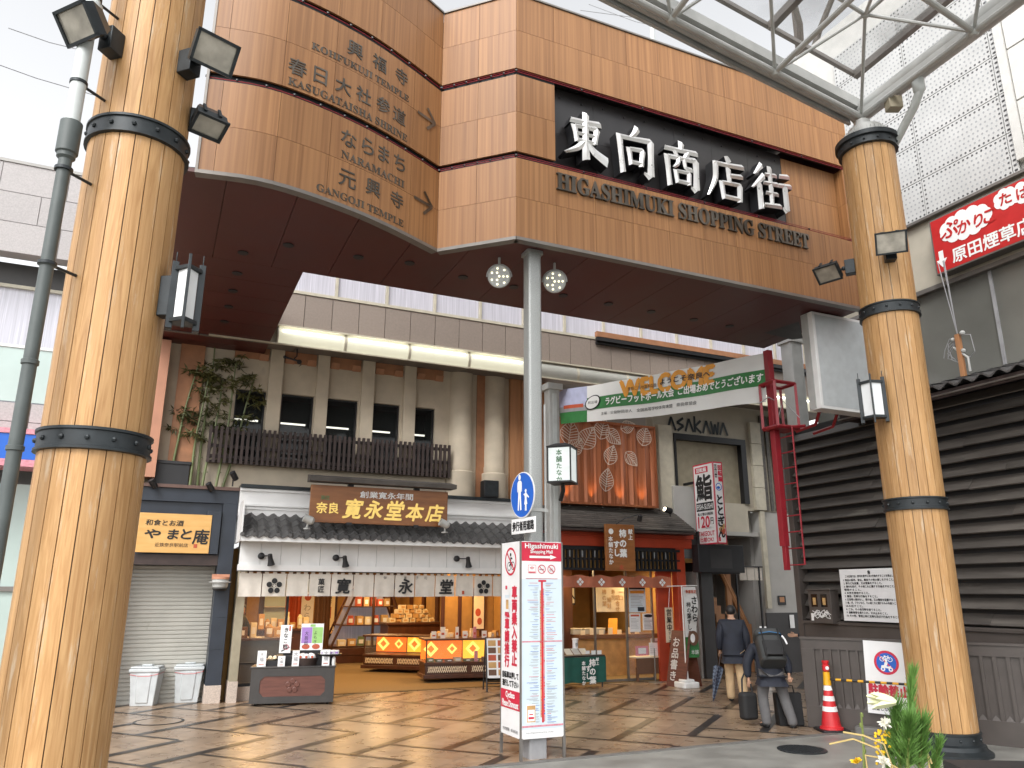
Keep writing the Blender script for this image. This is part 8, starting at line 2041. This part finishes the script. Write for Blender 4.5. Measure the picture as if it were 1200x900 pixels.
# =================================================================== new year pine arrangement in the foreground
DK = 4.1
def KP(px, py, d=DK): return D(px, py, d)
kb_ = KP(1075, 905); kd = thing('pine_arrangement', 'green pine sprigs with white flowers in a dark planter in the right foreground', 'plant', (kb_.x, kb_.y, 0), RAD(-25))
zr_ = zof(1150, 893, 4.55); K_ = lambda px, py, d=DK: (Matrix.Rotation(RAD(25), 3, 'Z')@(KP(px, py, d)-Vector((kb_.x, kb_.y, 0))))
pa, pb = K_(1108, 893, 4.5), K_(1330, 893, 4.9); mb = MB(); n_ = Vector((pb.y-pa.y, pa.x-pb.x, 0)).normalized()
for off_, z0_, z1_ in ((0, 0, zr_-.07), (-.03, zr_-.07, zr_)): q_ = [pa-n_*off_*-1, pb+n_*off_, pb+n_*(.8-off_), pa+n_*(.8-off_)]; mb.zprism([(v.x, v.y) for v in reversed(q_)], z0_, z1_)
mb.build('planter', M['clay'], kd)
rn = random.Random(9); nd = MB(); tw = MB()
def sprig(a, b, n, ln0, spread, w=.0030):
    a, b = Vector(a), Vector(b); ax = (b-a).normalized(); tw.tube([a, (a+b)/2, b], [.009,.007,.004], 6)
    for i in range(n):
        f = rn.random()**.8; p = a+(b-a)*f; side = ax.cross(Vector((rn.uniform(-1,1), rn.uniform(-1,1), rn.uniform(-1,1)))).normalized()
        d = (ax*(.75+.3*f)+side*rn.uniform(.15, spread)).normalized(); l = ln0*rn.uniform(.65,1.1); s_ = d.cross(Vector((rn.uniform(-1,1),rn.uniform(-1,1),rn.uniform(-1,1)))).normalized()*w
        mid = p+d*l*.55+Vector((0,0,-.004)); nd.add([p-s_*.6, p+s_*.6, mid+s_, p+d*l, mid-s_], [(0,1,2,3,4)])
sprig(K_(1062,905), K_(1069,792), 520, .085, .45, .0026)
sprig(K_(1055,905,4.05), K_(1050,830,4.0), 380, .10, .8, .0026); sprig(K_(1078,905,4.0), K_(1080,850,3.95), 330, .10, .8, .0026); sprig(K_(1064,900,3.95), K_(1066,848,3.9), 330, .10, .85, .0026)
sprig(K_(1092,912,4.1), K_(1100,872,4.08), 240, .065, .7, .0026); sprig(K_(1040,905,4.1), K_(1046,860,4.1), 240, .085, .8, .0026)
nd.build('pine_needles', M['needle'], kd, smooth=False); tw.build('pine_stem', M['twig'], kd)
mb = MB(); mb.tube([K_(1013,910), K_(1012,870), K_(1009,835)], [.007,.006,.004], 6)
for px, py in ((1011,868),(1013,880),(1009,850),(1010,838)): mb.ball(K_(px, py), (.008,.008,.013), 6)
mb.build('budding_twig', M['twig'], kd); mb = MB()
for pts in (((1048,905),(1036,872),(1012,862),(988,858)),((1048,905),(1030,878),(1000,866),(972,872)),((1060,905),(1030,888),(1014,885),(1017,905)),((1090,905),(1086,880),(1081,870),(1092,895))): mb.tube([K_(*p, DK-.1) for p in pts], .0042, 5)
mb.build('curved_twig', M['branch'], kd)
lf = MB(); base = K_(1053, 823, 3.95)
def petal(mb, a, b, w, droop=0.0):
    a, b = Vector(a), Vector(b); d = b-a; s_ = d.cross(FWD).normalized()*w; n = 6; vs = []
    for k in range(n+1): f = k/n; c = a+d*f+Vector((0,0,-droop*f*f)); ww = math.sin(math.pi*min(.98, f*.85+.12))**.7; vs += [c-s_*ww+FWD*.012*ww, c, c+s_*ww+FWD*.012*ww]
    for k in range(n): mb.add(vs[3*k:3*k+6], [(0,1,4,3),(1,2,5,4)])
for px, py, w in ((1015,814,.017),(1016,822,.020),(1022,828,.018),(1020,811,.016),(1026,817,.02),(1026,826,.017)): petal(lf, K_(1050,824,3.95), K_(px, py, 3.9+.02*(px % 3)), w, .006)
lf.build('lily_flower', M['lilypetal'], kd)
mb = MB()
for cx, cy, r_ in ((1037,849,.034),(1036,894,.034)):
    c = K_(cx, cy, 3.98)
    for k in range(46): d = Vector((rn.uniform(-1,1), rn.uniform(-1,.3), rn.uniform(-.5,1))).normalized(); petal(mb, c, c+d*r_*rn.uniform(.7,1), .0042)
mb.build('chrysanthemum', M['petal'], kd); mb = MB()
for k in range(34): p = K_(rn.uniform(1024,1044), rn.uniform(855,896), 4.02); mb.ball(p, .007, 6)
c = K_(1004, 895, 3.95)
for k in range(14): d = Vector((rn.uniform(-1,1), rn.uniform(-1,.3), rn.uniform(0,1))).normalized(); petal(mb, c, c+d*.03, .006)
mb.build('yellow_flower', M['yellow_petal'], kd)
mb = MB(); c = K_(1036, 892, 3.96)
